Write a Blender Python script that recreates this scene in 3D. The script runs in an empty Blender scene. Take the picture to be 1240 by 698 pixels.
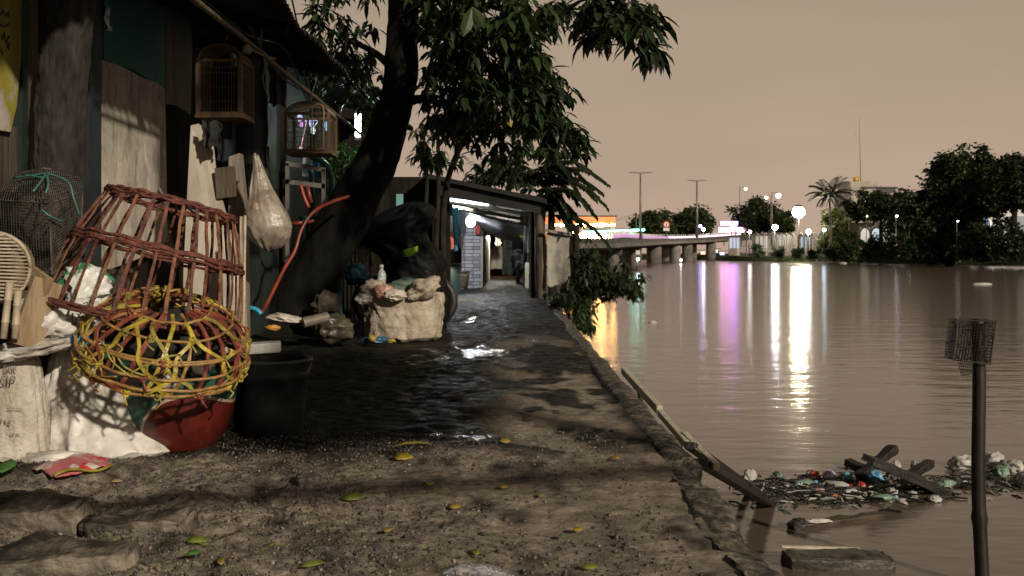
import bpy, bmesh, math, random
import numpy as np
from mathutils import Vector, Matrix, Euler, noise

S = bpy.context.scene
COL = S.collection
R = math.radians
F, CZ, HV, CU = 1205.0, 0.85, 307.0, 620.0      # lens in photo pixels, eye height, horizon row, middle column
WATER = -0.65

def P(u, v, d):
    return Vector(((u - CU) * d / F, d, CZ - (v - HV) * d / F))
def G(u, v, z=0.0):
    return P(u, v, F * (CZ - z) / (v - HV))
def px(d):
    return d / F

# ------------------------------------------------------------------ materials
def nodes(name):
    m = bpy.data.materials.new(name); m.use_nodes = True
    nt = m.node_tree
    return m, nt, nt.nodes, nt.links, nt.nodes['Principled BSDF']

def mat(name, c1, c2=None, scale=8.0, rough=0.7, bump=0.0, bscale=None, metal=0.0, detail=5.0, stretch=(1, 1, 1),
        r2=None, trans=0.0, emit=None, estr=0.0, wave=None, lo=0.35, hi=0.65, spec=0.5, coat=0.0, alpha=1.0):
    m, nt, N, L, b = nodes(name)
    c2 = c2 or c1
    tc = N.new('ShaderNodeTexCoord')
    mp = N.new('ShaderNodeMapping'); mp.inputs['Scale'].default_value = stretch
    L.new(tc.outputs['Object'], mp.inputs['Vector'])
    nz = N.new('ShaderNodeTexNoise'); nz.inputs['Scale'].default_value = scale; nz.inputs['Detail'].default_value = detail
    nz.inputs['Roughness'].default_value = 0.65
    L.new(mp.outputs['Vector'], nz.inputs['Vector'])
    cr = N.new('ShaderNodeValToRGB')
    cr.color_ramp.elements[0].position = lo; cr.color_ramp.elements[1].position = hi
    cr.color_ramp.elements[0].color = (*c1, 1); cr.color_ramp.elements[1].color = (*c2, 1)
    L.new(nz.outputs['Fac'], cr.inputs['Fac'])
    L.new(cr.outputs['Color'], b.inputs['Base Color'])
    b.inputs['Metallic'].default_value = metal
    b.inputs['Specular IOR Level'].default_value = spec
    b.inputs['Coat Weight'].default_value = coat
    if r2 is None:
        b.inputs['Roughness'].default_value = rough
    else:
        mr = N.new('ShaderNodeMapRange'); mr.inputs['To Min'].default_value = rough; mr.inputs['To Max'].default_value = r2
        mr.inputs['From Min'].default_value = .35; mr.inputs['From Max'].default_value = .65
        L.new(nz.outputs['Fac'], mr.inputs['Value']); L.new(mr.outputs['Result'], b.inputs['Roughness'])
    if bump:
        n2 = N.new('ShaderNodeTexNoise'); n2.inputs['Scale'].default_value = bscale or scale * 3; n2.inputs['Detail'].default_value = 6
        L.new(mp.outputs['Vector'], n2.inputs['Vector'])
        src = n2.outputs['Fac']
        if wave:
            w = N.new('ShaderNodeTexWave'); w.wave_type = 'BANDS'; w.bands_direction = wave[0]; w.inputs['Scale'].default_value = wave[1]
            w.inputs['Distortion'].default_value = wave[2]; L.new(tc.outputs['Object'], w.inputs['Vector'])
            ad = N.new('ShaderNodeMath'); ad.operation = 'ADD'
            L.new(w.outputs['Fac'], ad.inputs[0]); L.new(n2.outputs['Fac'], ad.inputs[1]); src = ad.outputs[0]
        bp = N.new('ShaderNodeBump'); bp.inputs['Strength'].default_value = bump; bp.inputs['Distance'].default_value = 0.02
        L.new(src, bp.inputs['Height']); L.new(bp.outputs['Normal'], b.inputs['Normal'])
    if trans:
        tr = N.new('ShaderNodeBsdfTranslucent'); L.new(cr.outputs['Color'], tr.inputs['Color'])
        mx = N.new('ShaderNodeMixShader'); mx.inputs[0].default_value = trans
        L.new(b.outputs[0], mx.inputs[1]); L.new(tr.outputs[0], mx.inputs[2])
        L.new(mx.outputs[0], N['Material Output'].inputs['Surface'])
    if emit:
        b.inputs['Emission Color'].default_value = (*emit, 1); b.inputs['Emission Strength'].default_value = estr
    return m

def emat(name, c, s):
    m = bpy.data.materials.new(name); m.use_nodes = True
    nt = m.node_tree; N = nt.nodes
    N.remove(N['Principled BSDF'])
    e = N.new('ShaderNodeEmission'); e.inputs[0].default_value = (*c, 1); e.inputs[1].default_value = s
    nt.links.new(e.outputs[0], N['Material Output'].inputs['Surface'])
    return m

# ------------------------------------------------------------------ mesh builder
class MB:
    def __init__(s): s.v = []; s.f = []
    def add(s, vs, fs):
        o = len(s.v); s.v.extend([tuple(x) for x in vs]); s.f.extend([tuple(i + o for i in f) for f in fs]); return s
    def box(s, c, size, rot=None, taper=None):
        x, y, z = [k / 2 for k in size]
        vs = [Vector((a * x, b * y, e * z)) for e in (-1, 1) for b in (-1, 1) for a in (-1, 1)]
        if taper:
            for q in vs[4:]: q.x *= taper[0]; q.y *= taper[1]
        if rot is not None:
            M = Euler(rot).to_matrix() if not isinstance(rot, Matrix) else rot
            vs = [M @ q for q in vs]
        c = Vector(c)
        return s.add([q + c for q in vs], [(0, 2, 3, 1), (4, 5, 7, 6), (0, 1, 5, 4), (2, 6, 7, 3), (0, 4, 6, 2), (1, 3, 7, 5)])
    def bar(s, a, b, w, h, up=(0, 0, 1)):
        a = Vector(a); b = Vector(b); d = b - a; y = d.normalized(); x = y.cross(Vector(up))
        if x.length < 1e-4: x = y.cross(Vector((1, 0, 0)))
        x.normalize(); z = x.cross(y)
        M = Matrix((x, y, z)).transposed()
        return s.box((a + b) / 2, (w, d.length, h), M)
    def tube(s, pts, r, n=8, cap=True):
        pts = [Vector(p) for p in pts]; k = len(pts)
        rs = r if isinstance(r, (list, tuple)) else [r] * k
        ref = None; vs = []
        for i, p in enumerate(pts):
            t = (pts[min(i + 1, k - 1)] - pts[max(i - 1, 0)]).normalized()
            if ref is None:
                ref = t.cross(Vector((0.31, 0.2, 0.93)))
                if ref.length < .05: ref = t.cross(Vector((1, 0, 0)))
            ref = (ref - t * ref.dot(t)).normalized(); bi = t.cross(ref)
            for j in range(n):
                a = 2 * math.pi * j / n
                vs.append(p + (ref * math.cos(a) + bi * math.sin(a)) * rs[i])
        fs = [(i * n + j, i * n + (j + 1) % n, (i + 1) * n + (j + 1) % n, (i + 1) * n + j) for i in range(k - 1) for j in range(n)]
        if cap: fs += [tuple(range(n - 1, -1, -1)), tuple((k - 1) * n + j for j in range(n))]
        return s.add(vs, fs)
    def lathe(s, c, prof, n=28, M=None, capb=True, capt=False, fn=None):
        c = Vector(c); vs = []
        for i, (r, z) in enumerate(prof):
            for j in range(n):
                a = 2 * math.pi * j / n
                q = Vector((r * math.cos(a), r * math.sin(a), z))
                if fn: q = fn(q, a, i / (len(prof) - 1))
                if M is not None: q = M @ q
                vs.append(c + q)
        k = len(prof)
        fs = [(i * n + j, i * n + (j + 1) % n, (i + 1) * n + (j + 1) % n, (i + 1) * n + j) for i in range(k - 1) for j in range(n)]
        if capb: fs.append(tuple(range(n - 1, -1, -1)))
        if capt: fs.append(tuple((k - 1) * n + j for j in range(n)))
        return s.add(vs, fs)
    def ico(s, c, r, sub=1, jit=0.0, sc=(1, 1, 1), rng=random, rot=None):
        vs, fs = ICO[sub]; c = Vector(c)
        M = Euler(rot).to_matrix() if rot else None
        out = []
        for q in vs:
            w = Vector((q[0] * sc[0], q[1] * sc[1], q[2] * sc[2])) * (r * (1 + rng.uniform(-jit, jit)))
            out.append(c + (M @ w if M else w))
        return s.add(out, fs)
    def poly(s, pts): return s.add(pts, [tuple(range(len(pts)))])
    def prism(s, pts, off):
        n = len(pts); off = Vector(off); pts = [Vector(p) for p in pts]
        return s.add(pts + [p + off for p in pts], [tuple(range(n - 1, -1, -1)), tuple(range(n, 2 * n))] + [(i, (i + 1) % n, n + (i + 1) % n, n + i) for i in range(n)])
    def leaf(s, p, d, up, L, W, curl=0.25):
        d = Vector(d).normalized(); x = d.cross(Vector(up))
        if x.length < 1e-3: x = d.cross(Vector((1, 0, 0.1)))
        x.normalize(); nrm = x.cross(d); p = Vector(p)
        def q(t, w, h): return p + d * (L * t) + x * (W * w) + nrm * (h * L)
        c = curl
        vs = [q(0, 0, 0), q(.33, -.5, .05 - c * .11), q(.33, 0, -c * .11), q(.33, .5, .05 - c * .11), q(.7, -.42, .04 - c * .49), q(.7, 0, -c * .49), q(.7, .42, .04 - c * .49), q(1, 0, -c)]
        return s.add(vs, [(0, 2, 1), (0, 3, 2), (1, 2, 5, 4), (2, 3, 6, 5), (4, 5, 7), (5, 6, 7)])
    def leaf2(s, p, d, up, L, W):
        d = Vector(d).normalized(); x = d.cross(Vector(up))
        if x.length < 1e-3: x = d.cross(Vector((1, 0, 0.1)))
        x.normalize(); nrm = x.cross(d); p = Vector(p); m = p + d * L * .5 + nrm * (.08 * L)
        return s.add([p, m - x * W / 2, p + d * L, m + x * W / 2], [(0, 1, 2), (0, 2, 3)])
    def build(s, name, m, parent=None, smooth=False, loc=None, label=None, bevel=0):
        me = bpy.data.meshes.new(name)
        off = Vector(loc) if loc is not None else (parent_loc(parent) if parent else Vector((0, 0, 0)))
        vs = np.array(s.v, dtype=float).reshape(-1, 3) - np.array(off)
        me.from_pydata(vs.tolist(), [], s.f)
        for k in (m if isinstance(m, (list, tuple)) else [m]): me.materials.append(k)
        if smooth: me.polygons.foreach_set('use_smooth', [True] * len(me.polygons))
        me.update()
        o = bpy.data.objects.new(name, me); COL.objects.link(o)
        if parent: o.parent = parent
        elif loc is not None: o.location = off
        if label: o['label'] = label
        if bevel:
            b = o.modifiers.new('bev', 'BEVEL'); b.width = bevel; b.segments = 2; b.limit_method = 'ANGLE'
        return o

def parent_loc(o):
    v = Vector((0, 0, 0))
    while o: v = v + o.location; o = o.parent
    return v

ICO = {}
for k in (1, 2, 3, 4, 5):
    bm = bmesh.new(); bmesh.ops.create_icosphere(bm, subdivisions=k, radius=1)
    bm.verts.ensure_lookup_table()
    ICO[k] = ([tuple(v.co) for v in bm.verts], [tuple(v.index for v in f.verts) for f in bm.faces]); bm.free()

def thing(name, label, cat, loc=(0, 0, 0), group=None):
    o = bpy.data.objects.new(name, None); COL.objects.link(o); o.location = loc; o.empty_display_size = .1
    return tag(o, label, cat, group)
def tag(o, label, cat, group=None, kind=None):
    o['label'] = label; o['category'] = cat
    if group: o['group'] = group
    if kind: o['kind'] = kind
    return o
def struct(o, kind='structure'): o['kind'] = kind; return o
def dup(o, parent=None):
    c = o.copy(); COL.objects.link(c)
    if parent: c.parent = parent
    for ch in [x for x in o.children]: dup(ch, c)
    return c

def fbm(x, y, z=0.0, o=4):
    return noise.fractal(Vector((x, y, z)), 1.0, 2.1, o)

def blob(mb, c, sc, seed, amp=.18, freq=2.0, sub=4, flat=None, rot=None, folds=0):
    """lumpy cloth or crumpled bag body; folds > 0 adds sharp creases and corners"""
    if folds: sub = max(sub, 4)
    vs, fs = ICO[sub]; c = Vector(c); out = []
    M = Euler(rot).to_matrix() if rot else None
    o3 = Vector((seed * 3.1, seed * 1.7, seed))
    for q in vs:
        q = Vector(q)
        k = 1 + amp * noise.fractal(q * freq + o3, 1.0, 2.0, 5)
        if folds:
            e = q * (folds * .55) + o3 * 1.3
            k += .30 * (.45 - abs(noise.noise(e)) * 1.6) + .16 * (.4 - abs(noise.noise(e * 2.3 + o3)) * 1.6) + .07 * (.4 - abs(noise.noise(e * 5.1)) * 1.6)
            k += .22 * max(0, noise.noise(q * 1.9 - o3) - .15)
        w = Vector((q.x * sc[0], q.y * sc[1], q.z * sc[2])) * k
        out.append(c + (M @ w if M else w))
    return mb.add(out, fs)

def sack(mb, c, prof, n=56, k=44, seed=0, sq=2.6, sx=1.0, sy=1.0, amp=.05, fold=.05, M=None, ff=5):
    """prof: list of (t, r) radius along height z; squarish, folded cloth"""
    zs = [p[0] for p in prof]; rsx = [p[1] for p in prof]
    H = zs[-1]; c = Vector(c); vs = []
    for i in range(k):
        z = zs[0] + (H - zs[0]) * i / (k - 1)
        r = float(np.interp(z, zs, rsx))
        for j in range(n):
            a = 2 * math.pi * j / n
            ca, sa = math.cos(a), math.sin(a)
            e = (abs(ca) ** sq + abs(sa) ** sq) ** (-1 / sq)
            q = Vector((ca, sa, 0))
            w = 1 + amp * noise.fractal(Vector((ca * 1.4, sa * 1.4, z * 4 + seed * 7.3)), 1, 2, 5)
            t1 = noise.noise(Vector((ca * ff + seed, sa * ff, z * 3.0 + seed * 2)))
            t2 = noise.noise(Vector((ca * ff * 2.2 + z * 9 + seed, sa * ff * 2.2, z * 7.0 - seed)))
            w += fold * (1 - 2 * abs(t1)) + fold * .5 * (1 - 2 * abs(t2))
            q = Vector((ca * e * r * sx * w, sa * e * r * sy * w, z + .02 * noise.noise(Vector((ca * 3, sa * 3, z * 5 + seed)))))
            if M is not None: q = M @ q
            vs.append(c + q)
    fs = [(i * n + j, i * n + (j + 1) % n, (i + 1) * n + (j + 1) % n, (i + 1) * n + j) for i in range(k - 1) for j in range(n)]
    fs.append(tuple(range(n - 1, -1, -1))); fs.append(tuple((k - 1) * n + j for j in range(n)))
    return mb.add(vs, fs)

def smooth_path(pts, n=6):
    """Catmull-Rom through points"""
    pts = [Vector(p) for p in pts]; out = []
    ext = [pts[0] * 2 - pts[1]] + pts + [pts[-1] * 2 - pts[-2]]
    for i in range(1, len(ext) - 2):
        a, b, c, d = ext[i - 1:i + 3]
        for k in range(n):
            t = k / n
            out.append(.5 * ((2 * b) + (c - a) * t + (2 * a - 5 * b + 4 * c - d) * t * t + (3 * b - a - 3 * c + d) * t ** 3))
    out.append(pts[-1]); return out
def ribbon(mb, pts, nrm, w_, t, seed=0):
    """flat split-cane strip: uneven width, worn edges"""
    k = len(pts); o = len(mb.v)
    for i, p in enumerate(pts):
        d = (pts[min(i + 1, k - 1)] - pts[max(i - 1, 0)]).normalized(); n = Vector(nrm[i]); n = (n - d * n.dot(d)).normalized(); x = d.cross(n)
        ww = w_ * (1 + .28 * noise.noise(Vector((i * .6, seed * 3.7, 0)))) ; x2 = x + n * (.25 * noise.noise(Vector((i * .4, seed, 5))))
        off = x * (w_ * .35 * noise.noise(Vector((i * .3, seed * 1.9, 2)))) + n * (t * .9 * noise.noise(Vector((i * .5, seed * 2.3, 9))))
        for (a, b) in ((-.5, -.5), (.5, -.5), (.42, .5), (-.42, .5)): mb.v.append(tuple(p + off + x2 * (a * ww) + n * (b * t)))
    mb.f += [(o + i * 4 + j, o + i * 4 + (j + 1) % 4, o + (i + 1) * 4 + (j + 1) % 4, o + (i + 1) * 4 + j) for i in range(k - 1) for j in range(4)]
    mb.f += [(o + 3, o + 2, o + 1, o), tuple(o + (k - 1) * 4 + j for j in range(4))]
    return mb

def rough_box(mb, c, size, seed, amp=.012, rot=(0, 0, 0), n=18, freq=9):
    """weathered block: a subdivided box with worn, uneven faces"""
    bm = bmesh.new(); bmesh.ops.create_cube(bm, size=1); 
    bmesh.ops.subdivide_edges(bm, edges=bm.edges[:], cuts=n, use_grid_fill=True)
    M = Euler(rot).to_matrix(); c = Vector(c); bm.verts.ensure_lookup_table(); out = []
    for v in bm.verts:
        q = Vector((v.co.x * size[0], v.co.y * size[1], v.co.z * size[2]))
        e = sum(abs(k) > .49 for k in v.co)
        q += v.co.normalized() * (amp * noise.fractal(q * freq + Vector((seed * 3, seed, 1)), 1, 2, 4) - (amp * .9 * (e - 1) if e > 1 else 0))
        out.append(c + M @ q)
    fs = [tuple(v.index for v in f.verts) for f in bm.faces]; bm.free()
    return mb.add(out, fs)

def lerp_list(v, n):
    k = len(v) - 1
    return [float(np.interp(i * k / (n - 1), range(k + 1), v)) for i in range(n)]

# ------------------------------------------------------------------ render, camera, light
S.render.engine = 'CYCLES'
S.view_settings.view_transform = 'Standard'
S.view_settings.look = 'None'; S.view_settings.exposure = 0; S.view_settings.gamma = 1
S.view_settings.use_curve_mapping = False
S.cycles.use_denoising = True
S.cycles.sample_clamp_indirect = 4.0
S.cycles.max_bounces = 6; S.cycles.diffuse_bounces = 3; S.cycles.glossy_bounces = 3; S.cycles.transparent_max_bounces = 12
S.cycles.caustics_reflective = False; S.cycles.caustics_refractive = False

cd = bpy.data.cameras.new('camera'); cam = bpy.data.objects.new('camera', cd); COL.objects.link(cam)
cam.location = (0, 0, CZ); cam.rotation_euler = (R(90), 0, 0)
cd.sensor_width = 36; cd.lens = 36 * F / 1240
cd.shift_y = -(349 - HV) / 1240
cd.clip_end = 5000; cd.clip_start = .05
cd.dof.use_dof = True; cd.dof.focus_distance = 5.2; cd.dof.aperture_fstop = 9.0
S.camera = cam

SUN_DIR = Vector((-.50, .75, -.40)).normalized()          # the way the light travels
sl = bpy.data.lights.new('sun', 'SUN'); sun = bpy.data.objects.new('sun', sl); COL.objects.link(sun)
sl.energy = 3.4; sl.color = (1.0, .88, .72); sl.angle = R(1.6)
sun.rotation_euler = SUN_DIR.to_track_quat('-Z', 'Y').to_euler()

w = bpy.data.worlds.new('World'); S.world = w; w.use_nodes = True
nt = w.node_tree; N = nt.nodes; L = nt.links
bg = N['Background']
tc = N.new('ShaderNodeTexCoord'); sp = N.new('ShaderNodeSeparateXYZ'); L.new(tc.outputs['Generated'], sp.inputs[0])
cr = N.new('ShaderNodeValToRGB'); L.new(sp.outputs['Z'], cr.inputs['Fac'])
el = cr.color_ramp.elements
el[0].position = 0.0; el[0].color = (.52, .37, .285, 1)
el[1].position = 1.0; el[1].color = (.055, .046, .038, 1)
for p_, c_ in ((.07, (.48, .357, .268)), (.20, (.41, .319, .23)), (.32, (.33, .255, .188)), (.5, (.14, .11, .082))):
    e = el.new(p_); e.color = (*c_, 1)
mp = N.new('ShaderNodeMapping'); mp.inputs['Scale'].default_value = (1.5, 1.5, 5); L.new(tc.outputs['Generated'], mp.inputs['Vector'])
nz = N.new('ShaderNodeTexNoise'); nz.inputs['Scale'].default_value = 1.6; nz.inputs['Detail'].default_value = 5
L.new(mp.outputs[0], nz.inputs['Vector'])
mr = N.new('ShaderNodeMapRange'); mr.inputs['From Min'].default_value = .3; mr.inputs['From Max'].default_value = .7
mr.inputs['To Min'].default_value = .92; mr.inputs['To Max'].default_value = 1.06; L.new(nz.outputs['Fac'], mr.inputs['Value'])
mx = N.new('ShaderNodeMix'); mx.data_type = 'RGBA'; mx.blend_type = 'MULTIPLY'; mx.inputs['Factor'].default_value = 1
L.new(cr.outputs['Color'], mx.inputs['A']); L.new(mr.outputs['Result'], mx.inputs['B'])
# a trace of night sky scattered over the city glow
sky = N.new('ShaderNodeTexSky'); sky.sky_type = 'NISHITA'; sky.sun_disc = False
sky.sun_elevation = math.asin(-SUN_DIR.z); sky.sun_rotation = math.atan2(-SUN_DIR.x, -SUN_DIR.y)
bg2 = N.new('ShaderNodeBackground'); L.new(sky.outputs[0], bg2.inputs['Color']); bg2.inputs['Strength'].default_value = .0008
L.new(mx.outputs['Result'], bg.inputs['Color']); bg.inputs['Strength'].default_value = 1.0
adds = N.new('ShaderNodeAddShader'); L.new(bg.outputs[0], adds.inputs[0]); L.new(bg2.outputs[0], adds.inputs[1])
L.new(adds.outputs[0], N['World Output'].inputs['Surface'])
# ------------------------------------------------------------------ ground, river wall, water
rnd = random.Random(11)
def sm(a, b, x):
    t = min(1, max(0, (x - a) / (b - a))); return t * t * (3 - 2 * t)
PUD = [(-.42, 8.6, .30, .9), (-.12, 4.62, .15, .12), (.17, 9.6, .05, .5), (-.5, 13, .20, 1.2), (-.12, 2.66, .13, .07)]
def ground_h(x, y):
    h = .022 * fbm(x * 1.1 + 3, y * .8, 1.0, 5)
    h += .020 * fbm(x * 3.1, y * 2.0 + 9, 4.0, 4) * sm(.6, -.4, x)
    rough = sm(-.35, -1.1, x) * sm(4.6, 3.6, y)
    h += rough * (.040 * fbm(x * 5, y * 7, 2, 5) + .016 * abs(noise.noise(Vector((x * 14, y * 14, 0)))))
    h += .009 * fbm(x * 13, y * 13, 7, 4)
    h += .10 * sm(-1.9, -2.6, x) + .05 * sm(-1.0, -1.7, x) * sm(8, 9.5, y)
    # worn cross ruts in the mud further on
    h += .008 * fbm(x * .9, y * 1.6, 3, 4) * sm(.5, 0, x) * sm(4.3, 5, y) + .035 * fbm(x * .6, y * .9, 13, 4) * sm(8, 11, y)
    return h
def ground_h2(x, y):
    h = ground_h(x, y); wet = 0
    for (a, b, rx, ry) in PUD:
        q = math.hypot((x - a) / rx, (y - b) / ry) + .95 * fbm(x * 5, y * 3.0, 5.5, 4) + 1.1 * noise.noise(Vector((x * 15, y * 9, 2))) + .12
        if q < 1: wet = max(wet, sm(1, .75, q))
    return h, wet
EDGE = .60
def wx(y): return EDGE + .02 * noise.noise(Vector((0, y * 1.1, 3)))
ys = [-8, -5, -3, -1, .5, 1.2, 1.6]; y = 1.9
while y < 30:
    ys.append(y); y += max(.013, y * .0042)
while y < 82: ys.append(y); y += 4
xs = [-120, -60, -30, -15, -8, -5, -4, -3.4]; x = -3.0
while x < EDGE - .005: xs.append(x); x += .02
nx = len(xs) + 1
vs = []; wetv = []; palev = []
for y in ys:
    for i in range(nx):
        x = xs[i] if i < nx - 1 else wx(y) + .02
        if 1.5 < y < 31 and x > -3.1:
            h, wt = ground_h2(x, y)
            h = h * (1 - wt) + (-.006) * wt
        else:
            h, wt = (.0 if x > -3.5 else .1), 0
        vs.append((x, y, h))
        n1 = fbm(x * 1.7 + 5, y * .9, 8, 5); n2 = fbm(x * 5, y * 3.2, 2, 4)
        # paler strip beside the river wall and in front; the rest stays dark
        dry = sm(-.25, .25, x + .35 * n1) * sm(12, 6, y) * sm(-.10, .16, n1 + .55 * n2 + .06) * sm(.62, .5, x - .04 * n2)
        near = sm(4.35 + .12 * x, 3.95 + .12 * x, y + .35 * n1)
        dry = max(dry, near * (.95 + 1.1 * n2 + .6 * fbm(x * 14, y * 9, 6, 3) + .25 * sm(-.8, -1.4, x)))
        wetv.append(wt); palev.append(max(0, min(1, dry)))
fs = [(j * nx + i, j * nx + i + 1, (j + 1) * nx + i + 1, (j + 1) * nx + i) for j in range(len(ys) - 1) for i in range(nx - 1)]
me = bpy.data.meshes.new('path'); me.from_pydata(vs, [], fs); me.polygons.foreach_set('use_smooth', [True] * len(fs))
for nm, dat in (('wet', wetv), ('dry', palev)):
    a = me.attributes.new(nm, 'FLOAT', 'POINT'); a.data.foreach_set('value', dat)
m, nt, N, L, b = nodes('wet_earth')
def attr(nm):
    a = N.new('ShaderNodeAttribute'); a.attribute_name = nm; return a.outputs['Fac']
def nnoise(scale, det=5, st=(1, 1, 1)):
    tc = N.new('ShaderNodeTexCoord'); mp = N.new('ShaderNodeMapping'); mp.inputs['Scale'].default_value = st
    L.new(tc.outputs['Object'], mp.inputs['Vector'])
    n = N.new('ShaderNodeTexNoise'); n.inputs['Scale'].default_value = scale; n.inputs['Detail'].default_value = det; n.inputs['Roughness'].default_value = .7
    L.new(mp.outputs[0], n.inputs['Vector']); return n.outputs['Fac']
def ramp(fac, a, b_, lo=.35, hi=.65):
    c = N.new('ShaderNodeValToRGB'); c.color_ramp.elements[0].position = lo; c.color_ramp.elements[1].position = hi
    c.color_ramp.elements[0].color = (*a, 1); c.color_ramp.elements[1].color = (*b_, 1); L.new(fac, c.inputs['Fac']); return c.outputs['Color']
def mixc(f, a, b_, typ='MIX'):
    x = N.new('ShaderNodeMix'); x.data_type = 'RGBA'; x.blend_type = typ
    if hasattr(f, 'node'): L.new(f, x.inputs['Factor'])
    else: x.inputs['Factor'].default_value = f
    L.new(a, x.inputs['A']); L.new(b_, x.inputs['B']); return x.outputs['Result']
def math_(op, a, b_=None, c=None):
    x = N.new('ShaderNodeMath'); x.operation = op; x.use_clamp = op in ('MULTIPLY_ADD',)
    for i, q in enumerate((a, b_, c)):
        if q is None: continue
        if hasattr(q, 'node'): L.new(q, x.inputs[i])
        else: x.inputs[i].default_value = q
    return x.outputs[0]
dark_c = ramp(nnoise(9, 6), (.006, .005, .004), (.024, .0195, .0145))
pale_c = ramp(nnoise(26, 8), (.065, .057, .045), (.56, .475, .375), .34, .66)
pale_c = mixc(math_('MULTIPLY', nnoise(2.3, 4), .55), pale_c, ramp(nnoise(60, 5), (.04, .036, .03), (.26, .225, .185)))
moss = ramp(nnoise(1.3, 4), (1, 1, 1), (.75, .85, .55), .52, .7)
pale_c = mixc(1.0, pale_c, moss, 'MULTIPLY')
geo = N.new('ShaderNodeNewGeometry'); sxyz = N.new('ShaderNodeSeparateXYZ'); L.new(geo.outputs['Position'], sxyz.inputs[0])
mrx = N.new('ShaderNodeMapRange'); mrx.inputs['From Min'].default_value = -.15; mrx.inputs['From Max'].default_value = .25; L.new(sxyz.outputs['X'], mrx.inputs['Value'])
pale_c = mixc(math_('MULTIPLY', mrx.outputs[0], .6), pale_c, ramp(nnoise(5, 7), (.10, .085, .065), (.40, .34, .265), .38, .6))
L.new(mixc(attr('dry'), dark_c, pale_c), b.inputs['Base Color'])
rr = N.new('ShaderNodeMix'); rr.data_type = 'FLOAT'; L.new(attr('dry'), rr.inputs['Factor'])
mr = N.new('ShaderNodeMapRange'); L.new(nnoise(7, 4, (1, 1.6, 1)), mr.inputs['Value']); mr.inputs['From Min'].default_value = .38; mr.inputs['From Max'].default_value = .62
mr.inputs['To Min'].default_value = .42; mr.inputs['To Max'].default_value = .8
L.new(mr.outputs[0], rr.inputs['A']); rr.inputs['B'].default_value = .72
r2 = N.new('ShaderNodeMix'); r2.data_type = 'FLOAT'; L.new(attr('wet'), r2.inputs['Factor']); L.new(rr.outputs['Result'], r2.inputs['A']); r2.inputs['B'].default_value = .22
L.new(r2.outputs['Result'], b.inputs['Roughness'])
sq = N.new('ShaderNodeMath'); sq.operation = 'MULTIPLY_ADD'; L.new(attr('wet'), sq.inputs[0]); sq.inputs[1].default_value = .40; sq.inputs[2].default_value = .12; L.new(sq.outputs[0], b.inputs['Specular IOR Level'])
bp = N.new('ShaderNodeBump'); bp.inputs['Distance'].default_value = .02
L.new(nnoise(45, 8), bp.inputs['Height'])
inv = math_('SUBTRACT', .9, math_('MULTIPLY', attr('wet'), .35)); L.new(inv, bp.inputs['Strength'])
L.new(bp.outputs['Normal'], b.inputs['Normal'])
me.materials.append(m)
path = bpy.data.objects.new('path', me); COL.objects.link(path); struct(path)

M_gravel = [mat('gravel_%d' % i, a, c, 5, rough=.28, r2=.7, bump=.3, bscale=60) for i, (a, c) in enumerate([((.05, .043, .034), (.15, .12, .09)), ((.18, .15, .12), (.32, .27, .21)), ((.03, .028, .026), (.07, .06, .055))])]
mb = MB(); mi = []
rg = random.Random(5)
for k in range(42000):
    y = 2.15 + (rg.random() ** 1.5) * 2.6; x = rg.uniform(-2.2, .5)
    dens = sm(-.25, .2, fbm(x * 1.6, y * 1.6, 3, 3) + .22 * sm(0, -1.2, x) + .14)
    if rg.random() > dens * (.35 + .65 * sm(.3, -.9, x)): continue
    h, wt = ground_h2(x, y); s = .0018 + .0055 * rg.random() ** 3.4
    if rg.random() < .012: s *= 1.9
    mb.ico((x, y, h + s * .3), s, 1, .25, (rg.uniform(.8, 1.4), rg.uniform(.8, 1.3), rg.uniform(.5, .9)), rg, (rg.random() * 3, rg.random() * 3, rg.random() * 3))
    mi += [rg.choices((0, 1, 2), (7, .9, 7))[0]] * 80
o = mb.build('gravel', M_gravel, smooth=True)
NF = len(ICO[1][1]); o.data.polygons.foreach_set('material_index', [mi[(i // NF) * 80] for i in range(len(o.data.polygons))])
struct(o, 'stuff')

# flat stones in the mud
M_rock = mat('rock', (.025, .022, .017), (.24, .205, .16), 7, .6, bump=.9, bscale=30, lo=.4, hi=.7)
def rock(u, v, sx, sy, sz, seed, label, rot=0):
    g = G(u, v); mb = MB(); rough_box(mb, (g.x, g.y, ground_h(g.x, g.y) + sz * .2), (sx, sy, sz), seed, .035, (R(6), R(-3), rot), 22, 6)
    return tag(mb.build('flat_stone', M_rock, smooth=True, loc=(g.x, g.y, 0)), label, 'stone', 'stones sunk in the path mud')
rock(38, 634, .34, .17, .09, 3, 'dark flat stone sunk in mud in the bottom left corner of the picture', .10)
rock(168, 640, .32, .11, .06, 9, 'broken dark slab in mud between the lime leaf scraps and the darker flat stone', -.05)
rock(375, 588, .09, .055, .05, 14, 'small rounded stone lying alone at the shadow edge in front of the black bucket', .1)
rock(70, 690, .40, .16, .07, 21, 'third broken slab at the very bottom left under the darker flat stone', .2)

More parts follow.
